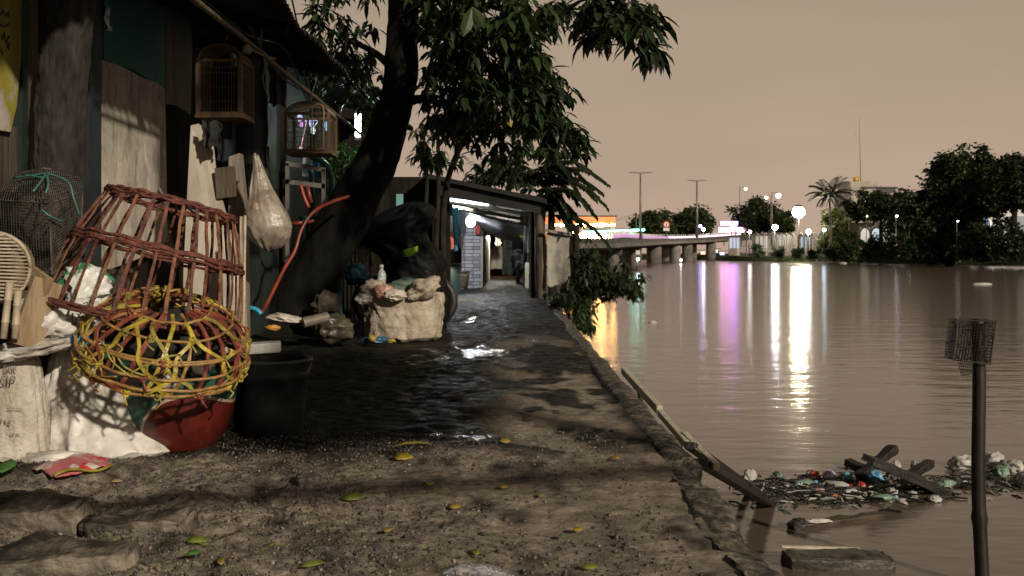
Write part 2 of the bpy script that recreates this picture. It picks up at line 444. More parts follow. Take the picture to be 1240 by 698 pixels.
# river wall: rough mossy stone coping with an upright face
M_wall = mat('mossy_stone', (.016, .016, .010), (.22, .185, .135), 16, .75, bump=1.0, bscale=40, r2=.5, lo=.42, hi=.72)
ys2 = []; y = -6.0
while y < 60: ys2.append(y); y += .014 if 1.8 < y < 9 else (.12 if y < 22 else .6)
mb = MB(); prof = [(0, -.03), (.006, .004), (.03, .012), (.055, .015), (.08, .014), (.105, .010), (.125, .003), (.14, -.012), (.148, -.04), (.152, -.09), (.156, -.15), (.16, -.25), (.17, -.4), (.18, -.6), (.2, -.9)]
for y in ys2:
    for k, (a, z) in enumerate(prof):
        st = noise.cell(Vector((0, y * 2.2 + .3 * noise.noise(Vector((k * .2, y, 1))), int(k / 9)))) 
        n = noise.fractal(Vector((a * 6, y * 2.1, z * 5)), 1, 2, 5)
        near = sm(5.2, 4.2, y)
        mb.v.append((wx(y) + a + (.013 * n + .016 * noise.noise(Vector((a * 24, y * 13, z * 20))) + .006 * noise.noise(Vector((a * 70, y * 45, z * 60)))) + (.03 * st) * near, y, z + (.016 * n + .007 * noise.noise(Vector((a * 35, y * 22, 3))) + .004 * noise.noise(Vector((a * 80, y * 60, 8)))) * (1 if 0 < k else 0) + near * (.03 * st - .02) * (1 if k > 1 else 0)))
kk = len(prof)
mb.f = [(j * kk + i, j * kk + i + 1, (j + 1) * kk + i + 1, (j + 1) * kk + i) for j in range(len(ys2) - 1) for i in range(kk - 1)]
tag(mb.build('river_wall', M_wall, smooth=True, loc=(EDGE, 0, 0)), 'low mossy stone retaining wall between the muddy path and the river', 'retaining wall')

# water
m, nt, N, L, b = nodes('muddy_water')
b.inputs['Base Color'].default_value = (.122, .094, .072, 1); b.inputs['Roughness'].default_value = .14; b.inputs['IOR'].default_value = 1.55
def wn(scale, st, det=3):
    g = N.new('ShaderNodeTexCoord'); mp = N.new('ShaderNodeMapping'); mp.inputs['Scale'].default_value = st; L.new(g.outputs['Object'], mp.inputs['Vector'])
    n = N.new('ShaderNodeTexNoise'); n.inputs['Scale'].default_value = scale; n.inputs['Detail'].default_value = det; L.new(mp.outputs[0], n.inputs['Vector']); return n.outputs['Fac']
bp = N.new('ShaderNodeBump'); bp.inputs['Strength'].default_value = 1.0; bp.inputs['Distance'].default_value = .013
L.new(wn(2.2, (.6, 1.2, 1), 4), bp.inputs['Height'])
bp2 = N.new('ShaderNodeBump'); bp2.inputs['Strength'].default_value = .6; bp2.inputs['Distance'].default_value = .0035
L.new(wn(9, (.45, 1.3, 1), 2), bp2.inputs['Height']); L.new(bp.outputs[0], bp2.inputs['Normal'])
L.new(bp2.outputs[0], b.inputs['Normal'])
mb = MB(); mb.poly([(-2500, -60, WATER), (2500, -60, WATER), (2500, 2600, WATER), (-2500, 2600, WATER)])
struct(mb.build('river', m))

# far bank terrain
M_bank = mat('bank_earth', (.02, .026, .011), (.05, .058, .028), .5, .9, bump=.6, bscale=2.0)
BANK = [(170, 10), (110, 52), (80, 92), (62, 120), (53, 150), (47, 178), (43, 200), (42, 225), (20, 245), (-40, 262), (-400, 300)]
mb = MB(); bl = []
for i in range(len(BANK) - 1):
    n = 14
    for k in range(n):
        t = k / n; a, c = BANK[i], BANK[i + 1]; bl.append((a[0] + (c[0] - a[0]) * t, a[1] + (c[1] - a[1]) * t))
bl.append(BANK[-1]); offs = [(-.8, -1.4), (0, -.66), (.7, -.40), (2, -.15), (4, .15), (7, .35), (14, .42), (60, .45), (400, .5), (2500, .5)]
def bank_pt(i, o):
    a = Vector(bl[max(i - 3, 0)]); c = Vector(bl[min(i + 3, len(bl) - 1)]); t = (c - a).normalized(); nrm = Vector((t.y, -t.x))
    if o > 50: nrm = Vector((.62, .78)) if bl[i][1] < 245 else Vector((.1, 1)).normalized()
    return Vector(bl[i]) + nrm * o
for i in range(len(bl)):
    for (o, z) in offs:
        p = bank_pt(i, o + (.5 * noise.noise(Vector((i * .6, 0, 0))) if o < 10 else 0)); mb.v.append((p.x, p.y, z + (.10 * noise.noise(Vector((i * .9, o, 4))) if 0 <= o < 20 else 0)))
kk = len(offs); mb.f = [(j * kk + i, (j + 1) * kk + i, (j + 1) * kk + i + 1, j * kk + i + 1) for j in range(len(bl) - 1) for i in range(kk - 1)]
struct(mb.build('far_bank', M_bank, smooth=True))
# near bank beyond the shack, as far as the bridge abutment
mb = MB(); nb = [(.78, 22), (1.0, 30), (1.6, 42), (3.2, 55), (5.5, 64), (7, 72), (2, 80), (-60, 90)]
for (x, y) in nb:
    mb.v += [(x + .5, y + .2, -1.2), (x, y, -.5), (x - 1.2, y - .3, -.05), (x - 60, y - 2, -.02)]
mb.f = [(j * 4 + i, j * 4 + i + 1, (j + 1) * 4 + i + 1, (j + 1) * 4 + i) for j in range(len(nb) - 1) for i in range(3)]
struct(mb.build('near_bank', M_bank, smooth=True))
# ------------------------------------------------------------------ far side: bridge, lamps, trees, buildings
M_conc = mat('bridge_concrete', (.07, .062, .054), (.19, .17, .15), .5, .85, bump=.3, bscale=6)
M_concd = mat('dark_concrete', (.035, .031, .028), (.09, .08, .07), 1.2, .85, bump=.3, bscale=6)
M_steel = mat('grey_steel', (.12, .11, .10), (.2, .185, .17), 3, .5, metal=.4)
M_dark = mat('dark_metal', (.02, .02, .02), (.05, .045, .04), 5, .5)
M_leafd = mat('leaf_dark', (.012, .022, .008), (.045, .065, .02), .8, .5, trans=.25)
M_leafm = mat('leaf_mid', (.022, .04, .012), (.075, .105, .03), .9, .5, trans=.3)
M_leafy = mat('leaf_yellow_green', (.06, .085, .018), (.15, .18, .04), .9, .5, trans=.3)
M_bark = mat('bark', (.008, .0065, .005), (.032, .026, .02), 14, .9, spec=.2, bump=1.0, bscale=22, stretch=(1, 1, .25))
M_bark2 = mat('bark_grey', (.03, .025, .02), (.10, .085, .07), 10, .85, bump=1.0, bscale=30, stretch=(1, 1, .3))
M_white = mat('white_paint', (.55, .53, .5), (.8, .78, .74), 1.5, .6)

# bridge: curved deck, in pixels (column, row of deck underside, depth)
BR = [(690, 305.5, 58), (700, 304.5, 62), (745, 303, 78), (760, 301.6, 86), (782, 299.6, 125), (803, 297.8, 160), (840, 295.8, 198), (868, 294.2, 210), (900, 292, 224), (960, 288, 260)]
brp = smooth_path([P(*q) for q in BR], 5)
def along(i):
    a = brp[max(i - 1, 0)]; c = brp[min(i + 1, len(brp) - 1)]; t = (c - a); t.z = 0; t.normalize(); return t, Vector((t.y, -t.x, 0))
bridge = thing('bridge', 'long low concrete road bridge on round piers with purple lit railing, over the river', 'bridge', brp[5])
mb = MB(); rail = MB(); led = MB()
for i, p in enumerate(brp):
    t, n = along(i); th = .45 + .35 * i / len(brp)
    W = 7.0
    prof = [(0, th * .35), (.0, th), (-.3, th), (-W, th), (-W, th * .35), (-W + .8, 0.0), (-.9, 0.0)]
    for (o, z) in prof:
        q = p + n * o; mb.v.append((q.x, q.y, p.z + z))
kk = 7; mb.f = [(j * kk + i, j * kk + (i + 1) % kk, (j + 1) * kk + (i + 1) % kk, (j + 1) * kk + i) for j in range(len(brp) - 1) for i in range(kk)]
mb.build('deck', M_conc, bridge)
for i, p in enumerate(brp):
    t, n = along(i); th = .45 + .35 * i / len(brp); h = .55 + .6 * i / len(brp)
    for (o, z) in [(-.08, th + .003), (-.08, th + h * .55), (-.3, th + h * .55), (-.3, th + .003)]:
        q = p + n * o; rail.v.append((q.x, q.y, p.z + z))
rail.f = [(j * 4 + i, j * 4 + (i + 1) % 4, (j + 1) * 4 + (i + 1) % 4, (j + 1) * 4 + i) for j in range(len(brp) - 1) for i in range(4)]
parapet = rail.build('parapet', M_concd, bridge)
for i in range(9, len(brp) - 2):
    t, n = along(i); th = .45 + .35 * i / len(brp); h = .55 + .6 * i / len(brp)
    for sub in (0, .33, .66):
        q = brp[i].lerp(brp[i + 1], sub) + n * -.19
        MB().tube([q + Vector((0, 0, th + h * .55)), q + Vector((0, 0, th + h * 1.35))], .06 + .05 * i / len(brp), 6).build('railing_post', M_white, parapet)
M_led = emat('purple_led', (.85, .42, .80), .9); M_led2 = emat('pink_led', (1.0, .66, .78), 2.2)
for (a, c, mm) in ((10, 26, M_led), (26, 40, M_led2)):
    led = MB()
    for i in range(a, c + 1):
        t, n = along(i); th = .45 + .35 * i / len(brp); h = .55 + .6 * i / len(brp)
        for (o, z) in [(-.06, th + h * .62), (-.06, th + h * .95), (-.16, th + h * .95), (-.16, th + h * .62)]:
            q = brp[i] + n * o; led.v.append((q.x, q.y, brp[i].z + z))
    led.f = [(j * 4 + i, j * 4 + (i + 1) % 4, (j + 1) * 4 + (i + 1) % 4, (j + 1) * 4 + i) for j in range(c - a) for i in range(4)]
    led.build('railing_light', mm, parapet)
for (u, d, back) in ((762, 88, 0), (783, 127, 0), (804, 161, 0), (822, 182, 0), (841, 199, 0), (869, 211, 0)):
    bi = min(range(len(brp)), key=lambda i: abs(brp[i].y - d)); p = brp[bi]; t, n = along(bi)
    for o in (-1.3, -5.6):
        q = p + n * o; r = .55 + .25 * (d > 120) + .25 * (d > 150)
        MB().lathe((q.x, q.y, WATER - .8), [(r * 1.08, 0), (r, 1.4), (r, p.z - WATER + .55)], 16).build('pier', M_conc, bridge, smooth=True)
    a = p + n * -.5; c = p + n * -6.6
    MB().bar((a.x, a.y, p.z - .18), (c.x, c.y, p.z - .18), 1.1, .42).build('pier_cap', M_concd, bridge)
q = P(772, 306, 87); MB().box((q.x, q.y - .2, q.z), (.35, .06, .35)).build('depth_sign', M_white, bridge)

# lamps
def lamp(u, v, d, r, col, s, vb=None, label='', armu=0, group='lit lamps on the far bank', name='street_lamp', zb=.3, pr=.07):
    c = P(u, v, d); z0 = P(u, vb, d).z if vb else zb
    t = thing(name, label, 'street lamp', (c.x, c.y, z0), group)
    ax = c.x + armu * px(d)
    pts = [(ax, c.y + .3, z0), (ax, c.y + .3, c.z + r * 1.2)] 
    MB().tube(pts, [pr * 1.5, pr], 8).build('pole', M_steel, t, smooth=True)
    MB().bar((ax, c.y + .3, c.z + r * 1.15), (c.x, c.y, c.z + r * 1.1), pr * 1.3, pr * 1.3).build('arm', M_steel, t)
    mb = MB(); mb.lathe(c, [(r * .05, -r), (r * .6, -r * .82), (r * .94, -r * .3), (r, 0), (r * .94, r * .3), (r * .6, r * .8), (r * .05, r)], 20)
    gl = mb.build('lamp_globe', emat('lamp_glow', col, s), t, smooth=True)
    MB().lathe((c.x, c.y, c.z + r * .84), [(r * .75, 0), (r * .5, r * .3), (r * .1, r * .36)], 16, capt=True).build('lamp_cap', M_dark, gl, smooth=True)
    return t
lamp(967, 257, 172, 1.05, (1, .87, .58), 185, label='brightest warm white floodlight above the arched fence on the far bank', armu=1)
lamp(938.5, 275.5, 176, .48, (.95, .95, 1), 130, label='second brightest white lamp left of the tall floodlight, just above the fence')
lamp(908, 281, 184, .30, (1, .95, .92), 40, label='small white lamp where the bridge meets the arched fence')
lamp(979, 280.5, 166, .40, (.93, .97, 1), 50, label='white lamp low over the fence just right of the tall floodlight')
lamp(998, 278.5, 162, .26, (.72, .84, 1), 30, label='small bluish lamp beside the yellow lit tree on the far bank')
lamp(942.5, 237, 205, .52, (1, .80, .52), 14, armu=-7, label='larger of two orange street lamps high above the round tree', zb=2.5, group='orange street lamps over the bridge end')
lamp(928, 239.5, 212, .36, (1, .74, .46), 7, armu=6, label='smaller orange street lamp just left of the larger one above the round tree', zb=2.5, group='orange street lamps over the bridge end')
lamp(903, 229, 230, .36, (1, .74, .50), 8, armu=-7, label='faint orange lamp on a thin pole left above the round dark tree', zb=3.0, group='orange street lamps over the bridge end')
lamp(848, 274, 214, .33, (.35, .28, 1), 30, vb=289, label='small violet blue lamp standing on the bridge railing', group='coloured lamps on the bridge', name='railing_lamp')
lamp(852, 278, 206, .32, (.92, .86, 1), 60, vb=289, label='white lamp on the bridge railing right under the violet one', group='coloured lamps on the bridge', name='railing_lamp')
lamp(892, 270, 216, .30, (.25, .2, 1), 25, vb=284, label='deep blue lamp beside the purple neon board', group='coloured lamps on the bridge', name='railing_lamp')
lamp(1180, 251, 118, .24, (1, .93, .85), 40, label='white lamp glowing through the big right tree beside blue banners')
lamp(772.5, 314, 84, .12, (.8, .82, 1), 30, zb=-.7, label='small white lamp low over the water by the first bridge pier', name='pier_lamp', group='lamps low over the water')
lamp(824.5, 315, 150, .16, (.85, .9, 1), 30, zb=-.7, label='small bluish lamp low over the water beneath the bridge middle', name='pier_lamp', group='lamps low over the water')
for k, (u, v, d, r_, c_, s_, lb) in enumerate(((1086, 262, 140, .16, (.75, .88, 1), 14, 'tiny cool lamp at the top right of the arched market hall'), (1102, 271, 131, .14, (1, .9, .7), 10, 'tiny warm lamp in the leaves right of the arched market hall'), (1124, 288, 122, .13, (.6, .9, 1), 9, 'tiny cyan lamp low in the dark trees left of the tallest tree'), (1112, 258, 128, .11, (1, .85, .6), 8, 'faint warm lamp high in the dark bushy tree'), (1160, 268, 110, .10, (1, .92, .85), 9, 'faint white lamp left of the blue lit signs'), (1050, 262, 144, .12, (1, .95, .6), 8, 'faint yellowish lamp over the left arch of the market hall'))):
    lamp(u, v, d, r_, c_, s_, label=lb, group='tiny lamps among the right trees', name='garden_lamp', pr=.04)
# warm light poured on the trees beside the tall floodlight comes from the lamp itself

# unlit twin-arm lamp poles
def twin_pole(u, vt, vb, d, w, label):
    b_ = P(u, vb, d); tp = P(u, vt, d); W = w * px(d)
    t = thing('lamp_post', label, 'street lamp', b_, 'tall twin-arm lamp posts on the bridge')
    MB().tube([b_, tp], [.14 * d / 100, .07 * d / 100], 8).build('pole', M_steel, t, smooth=True)
    for s in (-1, 1):
        MB().tube([tp + Vector((0, 0, 0)), tp + Vector((s * W * .6, 0, W * .06)), tp + Vector((s * W, 0, W * .10))], .045 * d / 100, 6).build('arm', M_steel, t)
        MB().box(tp + Vector((s * W * 1.1, 0, W * .10)), (W * .34, .2, .09 * d / 100)).build('lamp_head', M_steel, t)
twin_pole(775.5, 210, 290, 95, 11, 'taller unlit twin-arm lamp post standing at the green neon strip')
twin_pole(844, 219.5, 288, 190, 9, 'shorter unlit twin-arm lamp post behind the trees beyond the bridge')
# utility pole and wires
b_ = P(770, 288, 120); t = thing('utility_pole', 'dark wooden utility pole with a cross bar next to the twin-arm post', 'utility pole', b_)
MB().tube([b_, P(770, 258, 120)], .13, 8).build('pole', M_dark, t)
MB().bar(P(766, 260.5, 120), P(774, 260.5, 120), .12, .12).build('crossbar', M_dark, t)
for k, v in enumerate((260, 262)):
    a = P(768, v, 120); e = P(650, v + 4, 70); mb = MB()
    mb.tube([a.lerp(e, q / 12) - Vector((0, 0, .5 * math.sin(math.pi * q / 12))) for q in range(13)], .014, 4)
    tag(mb.build('power_line', M_dark), ['upper thin power line sagging from the utility pole to the left', 'lower thin power line sagging from the utility pole to the left'][k], 'cable', 'power lines')
# round traffic sign
b_ = P(807, 287, 165); t = thing('traffic_sign', 'round red rimmed traffic sign with a white plate, on the bridge before the trees', 'traffic sign', b_)
MB().tube([b_, P(807, 268, 165)], .07, 6).build('post', M_steel, t)
c = P(807, 272, 164.8); Mx = Matrix.Rotation(R(90), 3, 'X')
MB().lathe(c, [(.40, 0), (.40, .06)], 20, Mx, True, True).build('sign_face', mat('sign_white', (.8, .76, .7), (.8, .76, .7), rough=.5), t)
mb = MB(); mb.lathe(c, [(.40, .061), (.40, .09), (.58, .09), (.58, -.02), (.40, -.02)], 20, Mx, False).build('sign_rim', mat('sign_red', (.55, .05, .03), rough=.5), t)
MB().box(c + Vector((0, -.1, -.05)), (.12, .02, .45)).build('symbol', M_dark, t)
MB().box(P(807, 278, 164.8), (1.0, .06, .55)).build('plate', M_white, t)

# neon boards and lit buildings at the bridge ends
def board(name, u0, v0, u1, v1, d, m, label, cat, legs=True, group=None, zb=2.5):
    a, c = P(u0, v0, d), P(u1, v1, d)
    t = thing(name, label, cat, ((a.x + c.x) / 2, d, zb), group)
    MB().box(((a.x + c.x) / 2, d, (a.z + c.z) / 2), (abs(c.x - a.x), .25, abs(a.z - c.z))).build('light_panel', m, t)
    MB().box(((a.x + c.x) / 2, d + .22, (a.z + c.z) / 2), (abs(c.x - a.x) + .3, .18, abs(a.z - c.z) + .2)).build('frame', M_dark, t)
    if legs:
        for q in (.2, .8):
            x = a.x + (c.x - a.x) * q
            MB().bar((x, d + .3, zb), (x, d + .3, min(a.z, c.z)), .16, .16).build('post', M_dark, t)
    return t
board('neon_board', 873, 268.5, 893, 272.8, 219, emat('neon_magenta', (1.0, .32, .95), 16), 'upper glowing magenta neon board at the right end of the bridge', 'neon sign', group='neon boards at the bridge end')
board('neon_board', 870, 275.5, 905, 281.5, 221, emat('neon_pink', (1.0, .50, .70), 7), 'lower wide pale pink neon board at the right end of the bridge', 'neon sign', group='neon boards at the bridge end')
board('neon_board', 885, 274.0, 892, 275.2, 217, emat('neon_violet', (.36, .14, 1), 60), 'narrow violet neon strip between the magenta and pink boards', 'neon sign', group='neon boards at the bridge end')

# roadside stalls at the near bridge end: orange canopy, white lit front, green neon edge
d = 94; a, c = P(655, 264, d), P(745, 277, d)
st = thing('roadside_stall', 'roadside building with glowing orange canopy and row of lamps, left of the green neon', 'building', ((a.x + c.x) / 2, d + 2, -.05))
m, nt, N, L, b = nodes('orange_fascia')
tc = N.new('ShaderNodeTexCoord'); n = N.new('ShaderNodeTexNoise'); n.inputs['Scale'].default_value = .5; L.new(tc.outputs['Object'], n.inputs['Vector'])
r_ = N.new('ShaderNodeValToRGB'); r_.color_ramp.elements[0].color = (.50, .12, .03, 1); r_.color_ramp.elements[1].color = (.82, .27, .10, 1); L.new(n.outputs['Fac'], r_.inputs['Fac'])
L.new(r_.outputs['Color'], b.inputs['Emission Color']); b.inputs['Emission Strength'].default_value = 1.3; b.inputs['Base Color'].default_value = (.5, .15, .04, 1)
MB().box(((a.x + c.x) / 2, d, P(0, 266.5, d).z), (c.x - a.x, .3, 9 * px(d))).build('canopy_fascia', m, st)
MB().box(((a.x + c.x) / 2, d + 2, P(0, 262, d).z), (c.x - a.x + .3, 4.4, .12)).build('canopy_roof', M_concd, st)
for k in range(11):
    q = P(672 + 7 * k, 272.5 + .4 * (k % 2), d - .05); r = .12 + .05 * (k % 3)
    MB().ico(q, r, 2, 0, (1.5, 1, .8)).build('bulb', emat('orange_bulb', (1, .52, .14), 110), st, smooth=True)
for u in (668, 705, 742):
    q = P(u, 300, d); MB().bar((q.x, d + .4, -.6), (q.x, d + .4, P(0, 265, d).z), .2, .2).build('post', M_dark, st)
MB().box(((a.x + c.x) / 2 - .5, d + 3.6, 1.3), (c.x - a.x - 1, .2, 2.9)).build('back_wall', mat('stall_wall', (.3, .16, .08), (.45, .28, .15), 2), st)
d = 84; st = thing('kiosk', 'kiosk with glowing white front and green neon roof edge by the bridge end', 'kiosk', (P(720, 290, d).x, d + 1, .3))
for (u0, u1, v0, v1, s) in ((698, 710, 284, 289, 60), (711, 724, 282.8, 290.5, 80), (725, 742, 283, 289, 70)):
    p0, p1 = P(u0, v0, d), P(u1, v1, d)
    MB().box(((p0.x + p1.x) / 2, d - .5, (p0.z + p1.z) / 2), (p1.x - p0.x, .12, p0.z - p1.z)).build('light_panel', emat('kiosk_glow', (1, .70, .36), s), st)
p0, p1 = P(696, 282.4, d), P(744, 297, d)
MB().box(((p0.x + p1.x) / 2, d, (p0.z + p1.z) / 2), (p1.x - p0.x, .6, p0.z - p1.z)).build('wall', mat('kiosk_wall', (.42, .25, .12), (.55, .36, .2), 2), st)
MB().bar(P(706, 281.6, d - .6), P(780, 278.6, d + 16), .14, .20).build('neon_tube', emat('green_neon', (.16, .85, .55), 16), st)
MB().bar(P(706, 281.6, d - .6) + Vector((0, .16, .16)), P(780, 278.6, d + 16) + Vector((0, .16, .16)), .3, .10).build('roof_edge', M_dark, st)
MB().bar(P(778, 279.2, d + 16), P(778, 297, d + 16), .08, .08).build('post', M_dark, st)
MB().ico(P(697, 281.5, d - .6), .22, 2).build('bulb', emat('orange_bulb', (1, .52, .14), 110), st, smooth=True)

# trees
def crown(mb, c, rad, seed, nclump=40, per=90, L_=.4, W_=.22, clump=.28, shell=.25, flat=.7):
    rg = random.Random(seed); c = Vector(c); rad = Vector(rad)
    for k in range(nclump):
        while True:
            q = Vector((rg.uniform(-1, 1), rg.uniform(-1, 1), rg.uniform(-1, 1)))
            if shell < q.length < 1: break
        q.z = q.z if q.z > -flat else -flat + (q.z + flat) * .3
        q *= 1 + .42 * noise.noise(q.normalized() * 1.9 + Vector((seed * 1.3, seed, 0))); cc = c + Vector((q.x * rad.x, q.y * rad.y, q.z * rad.z)); cr_ = clump * (.35 + 1.0 * rg.random()) * min(rad)
        for j in range(per):
            g = Vector((rg.gauss(0, 1), rg.gauss(0, 1), rg.gauss(0, .75))) * (cr_ * .55)
            dr = Vector((rg.uniform(-1, 1), rg.uniform(-1, 1), rg.uniform(-.8, .5)))
            s = .6 + .8 * rg.random()
            mb.leaf2(cc + g, dr, (rg.uniform(-1, 1), rg.uniform(-1, 1), 1), L_ * s, W_ * s)
def far_tree(u, vtop, vbot, d, hw, seed, label, m, dep=None, trunk_v=318, nclump=42, per=90, leafs=.45, lean=0, group='trees on the far bank', name='tree', subs=None, z0=None):
    c = P(u, (vtop + vbot) / 2, d); k = px(d); zb = .35 if z0 is None else z0
    t = thing(name, label, 'tree', (c.x + lean, d, zb), group)
    mb = MB(); top = P(u, vtop, d).z
    pts = smooth_path([(c.x + lean, d, zb - .3), (c.x + lean * .7 + .1, d, zb + (c.z - zb) * .5), (c.x, d, c.z)], 5)
    r0 = max(.12, (top - zb) * .028)
    mb.tube(pts, lerp_list([r0 * 1.3, r0, r0 * .6], len(pts)), 8)
    rg = random.Random(seed + 99)
    for j in range(7):
        a = rg.random() * 6.28; b0 = pts[rg.randint(len(pts) // 2, len(pts) - 1)]
        e = c + Vector((math.cos(a) * hw * k * .7, math.sin(a) * hw * k * .5, rg.uniform(-.1, .8) * (top - c.z)))
        mid = b0.lerp(e, .5) + Vector((0, 0, .2)); mb.tube([b0, mid, e], [r0 * .45, r0 * .3, r0 * .1], 6)
    mb.build('trunk', M_bark, t, smooth=True)
    mb = MB()
    hh = (vbot - vtop) / 2 * k
    for (du, dv, sx, sz) in (subs or [(0, 0, 1, 1)]):
        cc = P(u + du, (vtop + vbot) / 2 + dv, d)
        crown(mb, cc, (hw * k * sx, dep or hw * k * sx * .8, hh * sz), seed + int(du), int(nclump * 1.5 * sx * sz) + 6, per, leafs, leafs * .55, .34)
    mb.build('crown', m, t)
    return t
far_tree(792, 254, 290, 235, 24, 1, 'broad brown green tree left of the round traffic sign, beyond the bridge', M_leafm, nclump=46, leafs=.9, group='trees beyond the bridge', z0=1)
far_tree(835, 252, 292, 245, 28, 2, 'taller domed tree right of the round traffic sign, beyond the bridge', M_leafm, nclump=52, leafs=.9, group='trees beyond the bridge', z0=1)
far_tree(914, 244, 284, 222, 25, 3, 'round dark tree under the orange street lamps, left of the floodlight', M_leafd, nclump=56, leafs=.8, z0=1)
far_tree(947, 252, 282, 215, 14, 4, 'small yellowish tree just left of the bright floodlight', M_leafm, nclump=26, leafs=.8, z0=1)
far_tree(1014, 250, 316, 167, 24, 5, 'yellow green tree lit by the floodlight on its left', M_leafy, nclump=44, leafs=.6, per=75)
far_tree(1066, 229, 270, 150, 40, 6, 'dark flat topped tree in front of the white rooftop building', M_leafd, nclump=40, leafs=.62)
far_tree(1028, 272, 318, 148, 15, 7, 'low bushy tree left of the arched market hall', M_leafm, nclump=26, leafs=.5, per=60)
far_tree(1112, 240, 318, 132, 19, 8, 'dark bushy tree between the arched market hall and the big right tree', M_leafd, nclump=60, leafs=.55, subs=[(0, -8, 1, .8), (10, 22, 1, .6)])
far_tree(1172, 180, 268, 114, 54, 9, 'tallest spreading dark tree at the right side of the far bank', M_leafd, nclump=80, leafs=.58, subs=[(0, 4, .75, .95), (-40, 24, .5, .6), (-22, -4, .5, .7), (34, 8, .55, .7), (-56, 46, .3, .35), (12, -26, .35, .45), (-4, 34, .5, .5), (-70, 38, .2, .3)])
far_tree(1234, 190, 246, 108, 34, 10, 'dark tree at the right picture edge with a bare forked trunk below', M_leafd, nclump=60, leafs=.52, lean=-.9, subs=[(0, 0, 1, 1), (20, 10, .9, .9), (-26, 6, .4, .6), (-34, 22, .3, .5)])
far_tree(1188, 222, 306, 136, 40, 15, 'dark tree in the second row behind the lit white house, filling the gap', M_leafd, nclump=60, leafs=.6, subs=[(0, 0, 1, 1), (-34, 24, .6, .7), (20, -4, .6, .6)])
far_tree(1104, 240, 312, 144, 30, 16, 'dark tree in the second row behind the dark bushy tree', M_leafd, nclump=50, leafs=.6, subs=[(0, 0, 1, 1), (30, -4, .8, .9)])
far_tree(1138, 258, 318, 117, 24, 12, 'low dark bush shaped tree under the tallest right tree', M_leafd, nclump=60, leafs=.5, subs=[(0, 0, 1, 1), (12, 10, .9, .8)])
far_tree(1216, 262, 316, 104, 21, 17, 'sparse low tree straight in front of the lit white house', M_leafd, nclump=30, per=60, leafs=.40, subs=[(0, 0, 1, 1), (16, 6, .6, .8)])
far_tree(1074, 276, 316, 138, 20, 18, 'sparse low tree in front of the arched market hall', M_leafm, nclump=16, per=45, leafs=.45, subs=[(0, 0, 1, 1), (-16, 4, .5, .8)])
far_tree(1184, 272, 318, 109, 18, 13, 'low dark tree crowding the bank just left of the lit white house', M_leafd, nclump=46, leafs=.42)

# palm
b_ = P(1004, 300, 165); t = thing('palm_tree', 'feathery palm tree rising right behind the bright floodlight', 'palm tree', (b_.x, 165, .35))
tp = P(1004, 238, 165); pts = smooth_path([(b_.x, 165, .3), (b_.x + .3, 165, 5), tp], 6)
MB().tube(pts, lerp_list([.3, .2, .16], len(pts)), 8).build('trunk', M_bark2, t, smooth=True)
rg = random.Random(4); mb = MB()
for k in range(22):
    a = k * 2.4; e0 = rg.uniform(-.1, 1.3); Lf = rg.uniform(3.6, 5.2)
    p = Vector(tp); dr = Vector((math.cos(a) * math.cos(e0), math.sin(a) * math.cos(e0), math.sin(e0))); pts = [p.copy()]
    for j in range(12):
        p = p + dr * (Lf / 12); dr = (dr + Vector((0, 0, -.115))).normalized(); pts.append(p.copy())
    mb.tube(pts, lerp_list([.05, .02], len(pts)), 4)
    for j in range(1, 13):
        side = dr.cross(Vector((0, 0, 1))).normalized(); l = (1.15 - .7 * abs(j / 12 - .45)) * .95
        for s in (-1, 1):
            for q in (0, .5):
                mb.leaf2(pts[j - 1].lerp(pts[j], q), side * s + (pts[j] - pts[j - 1]).normalized() * .7 + Vector((0, 0, -.5)), (0, 0, 1), l, .15)
mb.build('crown', mat('palm_leaf', (.004, .008, .003), (.014, .022, .009), .8, .6, trans=.15), t)

# white rooftop building with mast and tank
d = 190; x0, x1 = P(1031, 0, d).x, P(1086, 0, d).x; zt = P(0, 228, d).z
bd = thing('rooftop_building', 'pale flat roofed building behind trees with yellow tank and tall mast', 'building', ((x0 + x1) / 2, d, .4))
M_bw = mat('pale_wall', (.26, .235, .20), (.40, .365, .32), .6, .8)
MB().box(((x0 + x1) / 2, d + 5, (zt + .4) / 2), (x1 - x0, 10, zt - .4)).build('wall', M_bw, bd)
MB().box(((x0 + x1) / 2 - 1.8, d + 4, zt + .65), (5.2, 7.5, 1.3)).build('roof_block', M_bw, bd)
MB().box(((x0 + x1) / 2 + 2.2, d - .06, zt - .5), (3.6, .1, .7)).build('window', M_dark, bd)
MB().box(((x0 + x1) / 2 + 1, d + 4.8, zt + .12), (x1 - x0 - 1.8, 10.2, .22)).build('roof_slab', M_concd, bd)
q = P(1041.5, 219, d); MB().lathe((q.x, d + 2, zt + 1.3), [(.55, 0), (.6, .1), (.6, .8), (.4, 1.0), (.1, 1.05)], 14, capt=True).build('water_tank', mat('tank_yellow', (.55, .32, .03), (.7, .42, .05), 3, .4), bd, smooth=True)
ms = thing('antenna_mast', 'thin tall antenna mast rising from the pale rooftop', 'antenna', (P(1044, 0, d).x, d + 1, zt + 1.3))
mb = MB(); mb.tube([(P(1044.5, 0, d).x, d + 1, zt + 1.3), P(1042.8, 142, d) + Vector((0, 1, 0))], [.11, .03], 6); mb.build('mast', M_steel, ms)
mb = MB(); a = P(1043.2, 165, d) + Vector((0, 1, 0)); mb.tube([a, a + Vector((-.75, 0, .1)), a + Vector((-.8, 0, .5))], .035, 5); mb.build('side_antenna', M_steel, ms)

